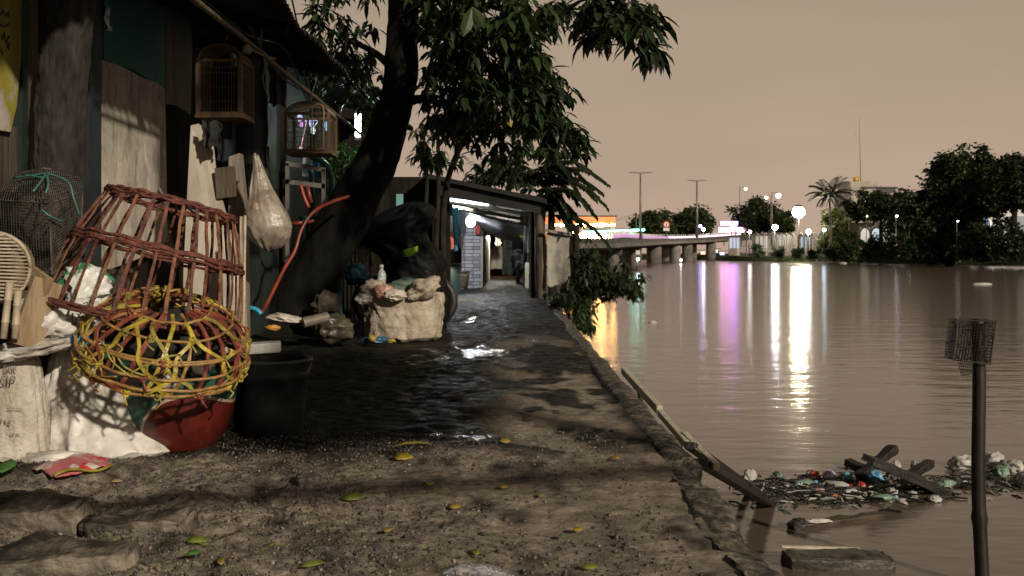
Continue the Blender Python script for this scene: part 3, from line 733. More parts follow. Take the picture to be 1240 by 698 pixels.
# arched market hall, lit from inside
d = 152; hall = thing('market_hall', 'lit white market hall with rounded arches behind the low trees', 'building', (P(1070, 0, d).x, d, .4))
def litwall(name, u0, v0, u1, v1, d, m, par, th=.2):
    a, c = P(u0, v0, d), P(u1, v1, d)
    return MB().box(((a.x + c.x) / 2, d, (a.z + c.z) / 2), (abs(c.x - a.x), th, abs(a.z - c.z))).build(name, m, par)
M_glow = emat('lit_interior', (1, .90, .74), .7); M_glow2 = emat('lit_interior_cool', (.80, .90, 1.0), .75)
litwall('wall', 1028, 270, 1098, 312, d + 3, M_bw, hall)
for k, (u0, u1) in enumerate(((1042, 1053), (1056, 1066), (1069, 1079), (1082, 1094))):
    litwall('window', u0, 276 - (k == 3) * 4, u1, 305, d + 2.8, (M_glow, M_glow2, M_glow, M_glow)[k], hall, .1)
litwall('red_base', 1040, 296, 1088, 301, d + 2.6, mat('red_base', (.5, .05, .03), rough=.5), hall, .1)
for k, u in enumerate((1047.5, 1061, 1074, 1088)):
    c = P(u, 284, d + 2); w_ = 6.5 * px(d)
    pts = [(c.x - w_, d + 2, .4), (c.x - w_, d + 2, c.z)] + [(c.x + w_ * math.cos(math.pi - a * math.pi / 8), d + 2, c.z + w_ * 1.35 * math.sin(a * math.pi / 8)) for a in range(1, 8)] + [(c.x + w_, d + 2, c.z), (c.x + w_, d + 2, .4)]
    MB().tube(pts, .16, 6).build('arch', M_white, hall)
# lit white house at the right edge
d = 122; hs = thing('lit_house', 'brightly lit white house wall seen through the right trees', 'building', (P(1215, 0, d).x, d, .4))
M_wg = mat('glowing_wall', (.7, .68, .68), (.8, .78, .78), .8, emit=(.95, .92, 1.0), estr=.55)  # lamplight on the wall is put in as the material's own glow
litwall('wall', 1196, 248, 1248, 312, d, mat('house_wall', (.6, .58, .55), (.72, .7, .68), .6), hs, .3)
litwall('window', 1199, 268, 1218, 304, d - .3, M_wg, hs, .1)
litwall('window', 1222, 262, 1240, 300, d - .3, emat('lit_window_soft', (1, .95, .85), .35), hs, .1)
litwall('door', 1219, 272, 1223, 306, d - .3, M_concd, hs, .1)
litwall('roof', 1192, 244, 1250, 248, d - .2, M_concd, hs, 1.0)
def banner(u, v, w_, h_, d, col, s, label, rot):
    c = P(u, v, d); k = px(d); mb = MB(); mb.box(c, (w_ * k, .1, h_ * k), (0, R(rot), 0))
    mb.tube([(c.x, c.y + .1, .4), (c.x, c.y + .1, c.z)], .03, 5)
    tag(mb.build('light_sign', emat('sign_glow', col, s), loc=c), label, 'lit sign', 'small lit signs in the right trees')
banner(1173.5, 259, 7, 5, 116, (.08, .22, .95), 1.1, 'small blue lit sign, lower left of the sign cluster in the right tree', -20)
banner(1195, 252, 8, 5, 119, (.12, .35, .95), 1.0, 'blue lit sign at the top of the cluster in the right tree', 25)
banner(1192, 259.5, 8, 6, 117, (1, .88, .86), 1.6, 'white tilted lit sign below the blue ones in the right tree', 28)
banner(1205, 253, 9, 5, 119, (.7, .75, 1), 1.3, 'pale lit sign at the right of the sign cluster', -12)
# barrel
q = P(1208, 301, 110); mb = MB(); mb.lathe((q.x, 110, .1), [(.38, 0), (.42, .3), (.42, .7), (.38, 1.0), (.05, 1.02)], 14); t = thing('barrel', 'green barrel with a tan box on its lid in front of the lit house', 'barrel', (q.x, 110, .1))
mb.build('drum', mat('green_plastic', (.02, .22, .10), (.03, .3, .14), 4, .4, emit=(.02, .3, .14), estr=.0), t, smooth=True)
MB().box((q.x, 110, 1.35), (.7, .5, .55)).build('lid_box', mat('tan_card', (.42, .26, .15), (.5, .33, .2), 4), t, bevel=.05)

# arched iron fence on the bank
M_fence = mat('fence_paint', (.10, .095, .09), (.22, .21, .19), 2, .6)
def fence_seg(u0, u1, d0, d1, n, label):
    a, c = P(u0, 300, d0), P(u1, 300, d1); t = thing('arched_fence', label, 'fence', (a.x, a.y, .35), 'arched fences on the far bank')
    for k in range(n):
        p = a.lerp(c, k / n); q = a.lerp(c, (k + .86) / n); w_ = (q - p).length / 2; m_ = (p + q) / 2; dx = (q - p).normalized()
        zt = P(0, 289, m_.y).z
        mb = MB()
        pts = [Vector((p.x, p.y, .2)), Vector((p.x, p.y, zt))] + [m_ * 1 + dx * (-w_ * math.cos(g * math.pi / 8)) + Vector((0, 0, zt - m_.z + w_ * 1.2 * math.sin(g * math.pi / 8))) for g in range(1, 8)] + [Vector((q.x, q.y, zt)), Vector((q.x, q.y, .2))]
        mb.tube(pts, .08, 6)
        mb.build('arch', M_fence, t)
        mb = MB()
        for j in range(1, 4):
            s = p.lerp(q, j / 4); mb.tube([(s.x, s.y, .2), (s.x, s.y, zt + w_ * 1.0 * math.sin(math.pi * j / 4))], .06, 5)
        for z in (.9, 2.2): mb.bar((p.x, p.y, z), (q.x, q.y, z), .07, .07)
        mb.build('bars', M_steel, t)
fence_seg(897, 928, 192, 184, 4, 'left arched white iron fence panel row under the small lamp')
fence_seg(930, 964, 183, 175, 5, 'middle arched white iron fence row under the second brightest lamp')
fence_seg(966, 1000, 173, 166, 4, 'right arched white iron fence row beside the yellow lit tree')
d = 185
for k, (u, v0, v1, w_, c_, lb) in enumerate(((922, 285, 302, 10, (1, .9, .78), 'warm lit shop front behind the left fence arches'), (949, 284, 300, 12, (1, .86, .66), 'warm lit shop front behind the middle fence arches'), (975, 286, 301, 9, (.80, .92, 1), 'cool white shop front behind the right fence arches'), (889, 287, 302, 9, (.75, .8, 1), 'pale blue shop front at the end of the bridge'))):
    a = P(u, (v0 + v1) / 2, d + 8); t = thing('shop_front', lb, 'shop', (a.x, a.y, .4), 'lit shop fronts behind the fence')
    k_ = px(d + 8); MB().box((a.x, a.y, (P(0, v0, d + 8).z + .4) / 2), (w_ * 1.5 * k_, .3, P(0, v0, d + 8).z - .4)).build('wall', M_bw, t)
    for q in (-.45, .0, .45):
        MB().box((a.x + q * w_ * k_, a.y - .2, a.z), (w_ * k_ * .3, .1, (v1 - v0) * k_ * .85)).build('window', emat('shop_glow', c_, .8), t)
    MB().box((a.x, a.y - .6, P(0, v0 - 1, d + 8).z), (w_ * 1.6 * k_, 1.2, .2)).build('awning', M_concd, t)
# shop lights beneath the bridge end
for k, (u, v, c_, s) in enumerate(((851, 308, (1, .6, .4), 2), (858, 311, (.9, .9, 1), 2), (838, 306, (1, .8, .5), 1.5), (866, 306, (1, .75, .6), 2), (874, 309, (.6, .6, 1), 2.5))):
    q = P(u, v, 240); t = thing('market_stall', ['stall with an orange glow beneath the bridge end', 'stall with a white glow low beneath the bridge end', 'dim amber stall left beneath the bridge', 'rose lit stall right beneath the bridge', 'violet lit stall nearest the fence, beneath the bridge'][k], 'stall', (q.x, 240, -.6), 'small lit stalls beneath the bridge')
    MB().box((q.x, 240, (q.z - .6) / 2), (1.8, .3, q.z + 1.2)).build('counter', M_concd, t)
    MB().box((q.x, 239.6, q.z + .3), (1.1, .1, .7)).build('light_panel', emat('stall_glow', c_, s), t)
    MB().box((q.x, 239.5, q.z + .95), (2.2, 1.4, .12)).build('roof', M_dark, t)

# bank vegetation: shrubs one by one, grass as ground cover
SH = [(892, 304, 196, 6, 0), (918, 303, 182, 9, 1), (944, 305, 176, 8, 0), (965, 306, 168, 7, 1), (985, 306, 162, 8, 0), (1008, 306, 152, 10, 0), (1030, 306, 146, 8, 1), (1052, 306, 140, 9, 0), (1076, 305, 134, 10, 0), (1100, 304, 130, 11, 0), (1122, 305, 122, 9, 1), (1148, 302, 117, 12, 0), (1168, 305, 113, 10, 1), (1190, 309, 108, 9, 0), (1218, 308, 106, 10, 1), (1236, 309, 101, 10, 0)]
WH = ['at the end of the bridge', 'under the left fence arches', 'below the second brightest lamp', 'below the tall floodlight', 'under the bluish lamp', 'at the foot of the yellow lit tree', 'just right of the yellow lit tree', 'left in front of the arched market hall', 'in front of the red base of the arched hall', 'right of the arched market hall', 'left of the tallest right tree', 'under the tallest right tree', 'left of the blue lit signs', 'below the blue lit signs', 'in front of the lit white house', 'at the right picture edge below the house']
for k, (u, v, d, hw, kind) in enumerate(SH):
    c = P(u, v, d); t = thing('shrub', ('dark shrub on the far bank ' if kind == 0 else 'paler green shrub on the far bank ') + WH[k], 'shrub', (c.x, d, .2), 'shrubs along the far bank')
    mb = MB(); crown(mb, c, (hw * px(d), hw * px(d) * .8, 7.5 * px(d)), 50 + k, 16, 60, .42, .2, .34, .3); mb.build('foliage', (M_leafd, M_leafm)[kind], t)
    mb = MB()
    for j in range(5): mb.tube([(c.x + .1 * j - .2, d, .0), (c.x + (j - 2) * hw * px(d) * .25, d, c.z)], .04, 5)
    mb.build('stem', M_bark, t)
mb = MB(); rg = random.Random(77)
for i in range(len(bl) - 16):
    if bl[i][1] < 70: continue
    for k in range(170):
        o = .1 + 3.8 * rg.random() ** 1.3; p = bank_pt(i, o).lerp(bank_pt(min(i + 1, len(bl) - 1), o), rg.random()); z = np.interp(o, [q[0] for q in offs], [q[1] for q in offs]); l = rg.uniform(.25, .7)
        mb.leaf2((p.x, p.y, z), (rg.uniform(-.8, .8), rg.uniform(-.8, .8), .9), (1, 0, 0), l, .10)
struct(mb.build('grass', mat('bank_grass', (.03, .06, .014), (.10, .14, .04), .15, .6, trans=.3)), 'stuff')
# treeline beyond everything
# ------------------------------------------------------------------ left side: houses, cages, baskets, sacks
def W(u, v, x): return P(u, v, x * F / (u - CU))
M_plank = mat('old_plank', (.028, .021, .015), (.11, .085, .06), 4, .85, bump=.6, bscale=18, stretch=(3, 3, .35))
M_plankg = mat('grey_plank', (.10, .085, .065), (.30, .26, .20), 5, .85, bump=.7, bscale=20, stretch=(3, 3, .3))
M_dkw = mat('dark_board', (.006, .005, .004), (.022, .018, .014), 4, .9, spec=.1, bump=.5, bscale=14, stretch=(3, 3, .4))
M_green = mat('green_paint', (.008, .070, .052), (.022, .16, .115), 3.2, .55, bump=.3, bscale=9, r2=.75, lo=.3, hi=.7)
M_greend = mat('faded_green_paint', (.005, .012, .010), (.014, .028, .022), 4, .7, bump=.3, bscale=9)
M_navy = mat('navy_post', (.006, .011, .015), (.016, .026, .032), 4, .6, bump=.3)
M_brown = mat('brown_ply', (.05, .030, .014), (.15, .095, .05), 2.2, .7, bump=.4, bscale=12, stretch=(2, 2, .5))
M_tin = mat('rusty_tin', (.010, .009, .009), (.045, .036, .03), 3, .6, bump=.4, bscale=10, metal=.3)

# cement board with weathered top and streaks
m, nt, N, L, b = nodes('cement_board')
def _n(sc, st=(1, 1, 1), det=6):
    tc = N.new('ShaderNodeTexCoord'); mp = N.new('ShaderNodeMapping'); mp.inputs['Scale'].default_value = st; L.new(tc.outputs['Object'], mp.inputs['Vector'])
    n = N.new('ShaderNodeTexNoise'); n.inputs['Scale'].default_value = sc; n.inputs['Detail'].default_value = det; n.inputs['Roughness'].default_value = .65; L.new(mp.outputs[0], n.inputs['Vector']); return n.outputs['Fac']
def _r(f, a, c, lo=.35, hi=.65):
    q = N.new('ShaderNodeValToRGB'); q.color_ramp.elements[0].position = lo; q.color_ramp.elements[1].position = hi
    q.color_ramp.elements[0].color = (*a, 1); q.color_ramp.elements[1].color = (*c, 1); L.new(f, q.inputs['Fac']); return q.outputs['Color']
def _mul(a, c):
    x = N.new('ShaderNodeMix'); x.data_type = 'RGBA'; x.blend_type = 'MULTIPLY'; x.inputs['Factor'].default_value = 1; L.new(a, x.inputs['A']); L.new(c, x.inputs['B']); return x.outputs['Result']
c0 = _mul(_r(_n(3.5), (.37, .345, .295), (.62, .585, .515)), _mul(_r(_n(7, (1, 1.4, .22)), (.55, .52, .45), (1, 1, 1), .3, .55), _r(_n(26, (1, 1, .6)), (.75, .73, .7), (1.08, 1.06, 1.04))))
L.new(c0, b.inputs['Base Color']); b.inputs['Roughness'].default_value = .85
bp = N.new('ShaderNodeBump'); bp.inputs['Distance'].default_value = .004; bp.inputs['Strength'].default_value = .6; L.new(_n(55), bp.inputs['Height']); L.new(bp.outputs[0], b.inputs['Normal'])
M_cement = m
M_panelw = mat('pale_panel', (.32, .28, .22), (.52, .47, .39), 3.5, .85, bump=.3, bscale=20, stretch=(1, 1, .4))

WX = -2.30
hA = thing('shanty_house', 'dark patched shanty house with green and cement boards under a low tin roof', 'house', (-2.9, 5, 0))
for y0, y1, m_, z1 in ((-3, 4.40, M_dkw, 2.9), (4.40, 5.3, M_dkw, 2.9), (5.3, 7.4, M_dkw, 2.9)):
    MB().box((WX - .06, (y0 + y1) / 2, z1 / 2 - .1), (.05, y1 - y0, z1 + .2)).build('wall', m_, hA)
def wpanel(name, pts, m_, th=.02, x=WX, par=None, uneven=0):
    q = [W(u, v, x) for u, v in pts]
    return MB().prism(q, (-th, 0, 0)).build(name, m_, par or hA)
wpanel('green_panel', [(126, -30), (126, 76), (160, 84), (178, 96), (199, 106), (199, 0), (199, 260), (200, 260), (200, -30)][:5] + [(200, 107), (200, -30)], M_green, .018, WX + .012)
wpanel('cement_board', [(124, 73), (143, 79), (156, 85), (176, 96), (190, 100), (200, 108), (203, 300), (124, 330)], M_cement, .014, WX + .03)
wpanel('plywood_panel', [(200.5, -10), (200.5, 126), (214, 128), (231, 140), (233, 60), (230, -10)], M_brown, .016, WX + .004)
wpanel('door_post', [(108, -60), (108, 330), (123, 330), (123, -60)], M_navy, .09, WX + .07)
wpanel('teal_post', [(27, -60), (27, 260), (34, 260), (34, -60)], M_greend, .05, WX + .03)
wpanel('plank', [(35, -60), (33, 260), (46, 260), (46, -60)], M_plank, .03, WX + .02)
wpanel('plank', [(89, 70), (87, 250), (98, 250), (99, 128), (97, 70)], M_plankg, .02, WX + .015)
wpanel('low_board', [(0, 150), (0, 235), (26, 232), (26, 155)], M_plank, .02, WX + .01)
wpanel('slot_board', [(0, 235), (0, 330), (46, 330), (46, 232)], M_dkw, .02, WX + .012)
# roof: sloping corrugated sheets with ragged edges
def tin(mb, x0, z0, x1, z1, y0, y1, seed, th=.012, rag=.12):
    nx_, ny = 8, int((y1 - y0) / .03); o = len(mb.v); rg = random.Random(seed)
    for s in (0, 1):
        for j in range(ny + 1):
            y = y0 + (y1 - y0) * j / ny; e = rag * noise.noise(Vector((y * 1.3, seed, 0)))
            for i in range(nx_ + 1):
                t = i / nx_; mb.v.append((x0 + e + (x1 - x0 - e) * t, y, z0 + (z1 - z0) * t + .018 * math.sin(y * 2 * math.pi / .11) - s * th + .03 * noise.noise(Vector((t * 3, y, seed)))))
    n1 = nx_ + 1; k = (ny + 1) * n1
    for j in range(ny):
        for i in range(nx_):
            a = o + j * n1 + i
            mb.f += [(a, a + 1, a + n1 + 1, a + n1), (a + k, a + k + n1, a + k + n1 + 1, a + k + 1)]
        a = o + j * n1; mb.f.append((a, a + n1, a + k + n1, a + k))
    for i in range(nx_):
        a = o + i; mb.f.append((a, a + k, a + k + 1, a + 1)); a = o + ny * n1 + i; mb.f.append((a, a + 1, a + k + 1, a + k))
    return mb
mb = tin(MB(), -1.42, 2.36, -3.8, 2.95, -2, 5.2, 1); tin(mb, -1.36, 2.33, -3.8, 2.9, 5.1, 8.3, 2); rfA = mb.build('roof', M_tin, hA)
for y in (3.4, 4.9, 6.4, 7.9): MB().bar((-1.45, y, 2.29), (-2.5, y, 2.55), .06, .07).build('rafter', M_dkw, rfA)
# second and third house, set back, unlit
hB = thing('shanty_house', 'dim faded green board house set back behind the hanging birdcages', 'house', (-3.2, 9, 0))
MB().box((-2.38, 10.9, 1.5), (.06, 5.2, 3.2)).build('wall', M_greend, hB)
MB().box((-2.55, 8.25, 1.5), (.40, .05, 3.2)).build('side_wall', M_dkw, hB)
MB().box((-3.3, 13.52, 1.4), (1.7, .06, 3.0)).build('end_wall', M_dkw, hB)
for y in (8.6, 10.1, 11.6, 13.1): MB().bar((-2.33, y, 0), (-2.33, y, 2.9), .05, .08).build('post', M_dkw, hB)
rfB = tin(MB(), -1.88, 2.82, -4.2, 3.3, 8.35, 13.7, 3).build('roof', M_tin, hB)
for y in (8.8, 11, 13.2): MB().bar((-1.95, y, 2.76), (-2.35, y, 2.85), .05, .06).build('rafter', M_dkw, rfB)
hC = thing('shanty_house', 'unlit plank house between the leaning tree and the bright shack', 'house', (-3, 16, 0))
MB().box((-2.75, 16.2, 1.6), (.08, 5.0, 3.4)).build('wall', M_dkw, hC)
MB().box((-2.3, 18.9, 1.1), (2.2, .08, 2.4)).build('end_wall', M_dkw, hC)
MB().box((-2.35, 13.95, 1.6), (.8, .06, 3.2)).build('front_wall', M_dkw, hC)
tin(MB(), -1.85, 3.15, -4.4, 3.6, 13.8, 18.5, 6).build('roof', M_tin, hC)
MB().box(P(484, 243, 18.84), (.13, .03, .24)).build('lit_window', emat('curtain_glow', (.45, .8, .65), .35), hC)

# poster
m, nt, N, L, b = nodes('torn_poster')
c0 = _r(_n(7, (1, 1, .7)), (.42, .36, .045), (.50, .46, .40), .50, .56)
c0 = _mul(c0, _r(_n(3), (.55, .55, .5), (1, 1, 1))); L.new(c0, b.inputs['Base Color']); b.inputs['Roughness'].default_value = .7
q = [W(u, v, WX + .035) for u, v in ((-40, -60), (-40, 150), (0, 158), (13, 160), (20, 130), (26, 70), (27, -60))]
t = thing('poster', 'torn yellow and white poster with dark scribbles at the left picture edge', 'poster', W(5, 150, WX))
MB().prism(q, (-.004, 0, 0)).build('sheet', m, t)
mb = MB()
for pts in ([(1, 18), (4, 12), (7, 20), (10, 14), (12, 22)], [(2, 48), (5, 40), (7, 52), (11, 44)], [(0, 30), (6, 33), (12, 28)], [(8, 50), (10, 60), (12, 52)], [(1, 60), (3, 66)]):
    mb.tube([W(u, v, WX + .038) for u, v in pts], .0035, 5)
mb.build('lettering', mat('ink', (.02, .025, .04), rough=.6), t)
# bright wrapper hung on the green panel
mb = MB(); c = W(128, 20, WX + .09); 
for i in range(9):
    z = .07 - i * .0175
    for j in range(5): mb.v.append((c.x + .012 * math.sin(j * 1.7 + i), c.y + (j - 2) * .011 * (1 + .3 * math.sin(i)) + .004 * i, c.z + z))
mb.f = [(i * 5 + j, i * 5 + j + 1, i * 5 + j + 6, i * 5 + j + 5) for i in range(8) for j in range(4)]
o = mb.build('plastic_wrapper', mat('wrapper_blue', (.12, .42, .68), (.75, .78, .8), 22, .3, lo=.45, hi=.55), loc=c, smooth=True)
sd = o.modifiers.new('th', 'SOLIDIFY'); sd.thickness = .002
tag(o, 'small blue and white plastic wrapper hung high on the dark green board', 'wrapper')

# trunk in front of the house
tr = thing('tree', 'slim straight bark trunk standing against the shanty house, behind the wire mesh cage', 'tree', (P(66, 0, 4.6).x, 4.6, 0))
pts = smooth_path([P(64, 560, 4.6), P(67, 330, 4.6), P(71, 200, 4.6), P(77, 90, 4.6), P(86, -10, 4.6), P(100, -110, 4.6)], 26)
mb = MB(); k = len(pts); n = 72; vs = []
for i, p in enumerate(pts):
    for j in range(n):
        a = 2 * math.pi * j / n; r = .113 * (1 + .08 * noise.noise(Vector((math.cos(a) * 3, math.sin(a) * 3, i * .2))) + .26 * (.3 - abs(noise.noise(Vector((math.cos(a) * 6, math.sin(a) * 6, i * .18)))))) * (1 - .12 * i / k)
        mb.v.append((p.x + r * math.cos(a), p.y + r * math.sin(a), p.z))
mb.f = [(i * n + j, i * n + (j + 1) % n, (i + 1) * n + (j + 1) % n, (i + 1) * n + j) for i in range(k - 1) for j in range(n)]
mb.build('trunk', mat('rough_bark', (.006, .005, .004), (.038, .031, .024), 20, .9, bump=1.0, bscale=28, stretch=(1, 1, .22)), tr, smooth=True)
mb = MB(); rg = random.Random(8)
for q in range(60):
    c = P(100, -230, 4.6) + Vector((rg.gauss(0, .5), rg.gauss(0, .5), rg.gauss(0, .2)))
    for j in range(8): a = rg.random() * 6.28; mb.leaf(c, (math.cos(a), math.sin(a), -.5), (0, 0, 1), .16, .05)
mb.tube([P(100, -110, 4.6), P(100, -230, 4.6)], [.1, .06], 8)
mb.build('crown', M_leafd, tr)

# mesh cage
M_wire = mat('grimy_wire', (.035, .032, .026), (.17, .15, .12), 14, .7, metal=.2)
M_dust = mat('dusty_sack', (.03, .025, .018), (.085, .07, .05), 9, .9, bump=.5)
cg = thing('wire_mesh_cage', 'grimy rectangular wire mesh cage tied with teal string beside the tree trunk', 'cage', P(55, 335, 4.3))
A = [P(-12, 242, 4.40), P(60, 247, 4.05), P(100, 232, 4.45), P(42, 226, 4.8)]        # upper rim
B_ = [P(-6, 318, 4.42), P(63, 332, 4.08), P(98, 300, 4.47), P(40, 300, 4.8)]
T = [P(6, 213, 4.62), P(52, 204, 4.45), P(94, 208, 4.62), P(50, 200, 4.8)]
mb = MB()
def netface(mb, a, b, c, d, nu, nv, r=.0014):
    for i in range(nu + 1):
        t = i / nu; p, q = a.lerp(b, t), d.lerp(c, t); m_ = p.lerp(q, .5) + Vector((0, -.008 * math.sin(math.pi * t), 0)); mb.tube([p, m_, q], r, 3, False)
    for i in range(nv + 1):
        t = i / nv; p, q = a.lerp(d, t), b.lerp(c, t); m_ = p.lerp(q, .5) + Vector((0, -.008 * math.sin(math.pi * t), 0)); mb.tube([p, m_, q], r, 3, False)
netface(mb, A[0], A[1], B_[1], B_[0], 22, 22); netface(mb, A[1], A[2], B_[2], B_[1], 18, 22); netface(mb, T[0], T[1], A[1], A[0], 22, 10); netface(mb, T[1], T[2], A[2], A[1], 18, 10)
netface(mb, A[3], A[0], B_[0], B_[3], 14, 18); netface(mb, A[2], A[3], B_[3], B_[2], 14, 18)
mb.build('wire_mesh', M_wire, cg)
mb = MB()
for q in ((A[0], A[1]), (A[1], A[2]), (B_[0], B_[1]), (B_[1], B_[2]), (A[0], B_[0]), (A[1], B_[1]), (A[2], B_[2]), (T[0], T[1]), (T[1], T[2])): mb.tube(q, .004, 5)
mb.build('frame', M_wire, cg)
mb = MB(); blob(mb, P(52, 268, 4.45), (.135, .10, .135), 4, .16, 1.5, 4); mb.build('dark_lining', M_dust, cg, smooth=True)
M_teal = mat('teal_string', (.05, .20, .16), (.10, .30, .25), 10, .5)
mb = MB(); o_ = Vector((0, -.012, 0))
for pts in ([P(18, 216, 4.45), P(40, 213, 4.38), P(60, 211, 4.34), P(84, 221, 4.28), P(90, 238, 4.24), P(98, 262, 4.28)], [P(58, 210, 4.34), P(50, 222, 4.2), P(42, 232, 4.12)], [P(58, 211, 4.33), P(60, 224, 4.1), P(57, 234, 4.03)], [P(30, 212, 4.42), P(56, 216, 4.32)], [P(52, 254, 4.03), P(62, 262, 4.03), P(78, 269, 4.16)]):
    mb.tube([p + o_ for p in smooth_path(pts, 4)], .004, 5)
mb.build('teal_string', M_teal, cg, smooth=True)
# crates that carry the cage
mb = MB(); cx, cy = P(45, 0, 4.5).x, 4.55
cr_ = thing('wooden_crate', 'dark wooden crate under the wire mesh cage, mostly behind sacks', 'crate', (cx, cy, 0))
for k in range(5): MB().box((cx, cy - .26, .08 + .155 * k), (.62, .02, .14)).build('slat', M_plank, cr_)
for sx in (-.3, .3): MB().box((cx + sx, cy, .38), (.03, .5, .76)).build('side_panel', M_plank, cr_)
MB().box((cx, cy, .765), (.64, .54, .02)).build('lid', M_plank, cr_)
M_tan = mat('tan_plank', (.20, .135, .07), (.34, .25, .15), 6, .7, bump=.3, bscale=25, stretch=(1, 3, .4))
mb = MB(); mb.bar(P(34, 335, 4.02), P(58, 352, 3.98), .02, .10); mb.bar(P(58, 340, 4.0), P(30, 420, 3.93), .02, .12)
tag(mb.build('broken_plank', M_tan, loc=P(45, 400, 4)), 'tan broken plank leaning behind the white plastic sack', 'plank')
# woven tray at the left edge
ry = thing('woven_tray', 'round pale wicker tray with a thick rim at the left picture edge', 'tray', P(-6, 360, 3.9))
M_wick = mat('pale_wicker', (.30, .24, .16), (.52, .45, .34), 12, .6, bump=.4, bscale=40)
Mt = Matrix.Rotation(R(84), 3, 'X') @ Matrix.Rotation(R(8), 3, 'Y'); c = P(-8, 324, 3.9); rr_ = 42 * px(3.9)
ring = [c + Mt @ Vector((rr_ * math.cos(a * .157), rr_ * 1.0 * math.sin(a * .157), .012 * math.sin(a * .157))) for a in range(41)]
MB().tube(ring, .0075, 8).build('rim', M_wick, ry, smooth=True)
mb = MB()
for k in range(-9, 10):
    y = k * .1 * rr_; x = math.sqrt(max(0, rr_ ** 2 - y * y))
    mb.tube([c + Mt @ Vector((-x, y * .8, .03)), c + Mt @ Vector((0, y, .045)), c + Mt @ Vector((x, y * 1.05, 0))], .0042, 5)
mb.build('ribs', M_wick, ry, smooth=True)
mb = MB(); mb.lathe(c + Vector((0, .05, 0)), [(rr_ * .2, .0), (rr_ * .96, -.005)], 24, Mt); mb.build('backing', mat('wicker_back', (.10, .075, .045), (.2, .15, .09), 14, .8), ry)
M_bam = mat('pale_bamboo', (.34, .28, .19), (.56, .49, .36), 8, .5, bump=.2)
for k, (u0, v0, u1, v1) in enumerate(((12, 342, 4, 410), (22, 352, 18, 410))):
    a, c = P(u0, v0, 3.86), P(u1, v1, 3.86); mb = MB()
    mb.tube([a, a.lerp(c, .28), a.lerp(c, .30), a.lerp(c, .32), a.lerp(c, .68), a.lerp(c, .7), a.lerp(c, .72), c], [.014, .0135, .0165, .0135, .0135, .0165, .0135, .014], 10)
    tag(mb.build('bamboo_stick', M_bam, smooth=True, loc=c), ['longer bamboo piece under the wicker tray, at the picture edge', 'shorter bamboo piece under the wicker tray, next to the tan plank'][k], 'bamboo stick', 'bamboo pieces under the tray')

# sacks
M_sackw = mat('white_woven_sack', (.27, .245, .205), (.70, .675, .62), 5.5, .5, bump=1.0, bscale=8, lo=.36, hi=.58)
M_sackt = mat('tan_printed_sack', (.36, .32, .25), (.62, .57, .48), 4, .65, bump=.5, bscale=70)
M_plas = mat('white_plastic', (.55, .53, .49), (.78, .76, .73), 6, .32, bump=.5, bscale=24, trans=.15)
M_jute = mat('jute_sack', (.26, .215, .155), (.52, .45, .35), 6, .8, bump=.6, bscale=60)
c = G(92, 553); mb = MB(); S1 = mb
sack(mb, (c.x, c.y + .13, -.01), [(0, .235), (.03, .285), (.07, .27), (.17, .215), (.30, .165), (.41, .135), (.47, .12), (.495, .06)], 160, 120, 3, 2.2, 1, .62, .09, .15, ff=3.0)
for i, q in enumerate(mb.v):       # corner of the sack pulled out over the ground
    if q[2] < .10 and q[0] > c.x: mb.v[i] = (q[0] + .06 * (1 - q[2] / .10) * sm(0, .2, q[0] - c.x), q[1] - .03 * (1 - q[2] / .10), q[2])
t = thing('white_sack', 'large crumpled off-white woven sack spread on the ground next to the red pot', 'sack', (c.x, c.y + .13, 0), 'white sacks')
mb.build('body', M_sackw, t, smooth=True)
mb = MB(); blob(mb, P(34, 422, 4.03), (.165, .10, .035), 8, .25, 1.6, 4, rot=(.1, R(-8), .1), folds=3); mb.build('folded_flap', M_sackw, t, smooth=True)
mb = MB(); blob(mb, P(62, 562, 4.02) + Vector((0, 0, .02)), (.15, .05, .03), 18, .25, 1.6, 4, folds=3); mb.build('bottom_hem', M_sackw, t, smooth=True)
c2 = P(0, 500, 4.0); c2 = Vector((c2.x, 4.08, 0))
t = thing('printed_sack', 'tan printed rice sack with dark letters at the left picture edge', 'sack', c2)
sack(MB(), c2, [(0, .13), (.03, .15), (.2, .145), (.33, .125), (.42, .11), (.44, .05)], 96, 80, 12, 3.0, .95, .62, .05, .07).build('body', M_sackt, t, smooth=True)
def text(s, loc, size, m_, par, rot=(R(90), 0, 0), name='lettering', ext=.0006):
    cu = bpy.data.curves.new(name, 'FONT'); cu.body = s; cu.size = size; cu.extrude = ext; cu.align_x = 'CENTER'; cu.resolution_u = 2
    tmp = bpy.data.objects.new(name, cu); COL.objects.link(tmp)
    dg = bpy.context.evaluated_depsgraph_get(); me = bpy.data.meshes.new_from_object(tmp.evaluated_get(dg)); bpy.data.objects.remove(tmp)
    me.materials.clear(); me.materials.append(m_)
    o = bpy.data.objects.new(name, me); COL.objects.link(o); o.rotation_euler = rot
    if par: o.parent = par; o.location = Vector(loc) - parent_loc(par)
    else: o.location = loc
    return o
M_ink = mat('sack_ink', (.06, .052, .05), (.26, .235, .2), 40, .7)
def on_sack(s, u, v, size, rz=0.1): 
    p = P(u, v, 3.965); return text(s, p, size, M_ink, t, (R(84), R(2), R(rz * 57)))
on_sack('SAR', 12, 449, .030); on_sack('SIP', 9, 466, .050); on_sack('wrnsh tamki', 18, 496, .012); on_sack('10 kg', 3, 513, .028); on_sack('lndr pkt', 18, 527, .012)
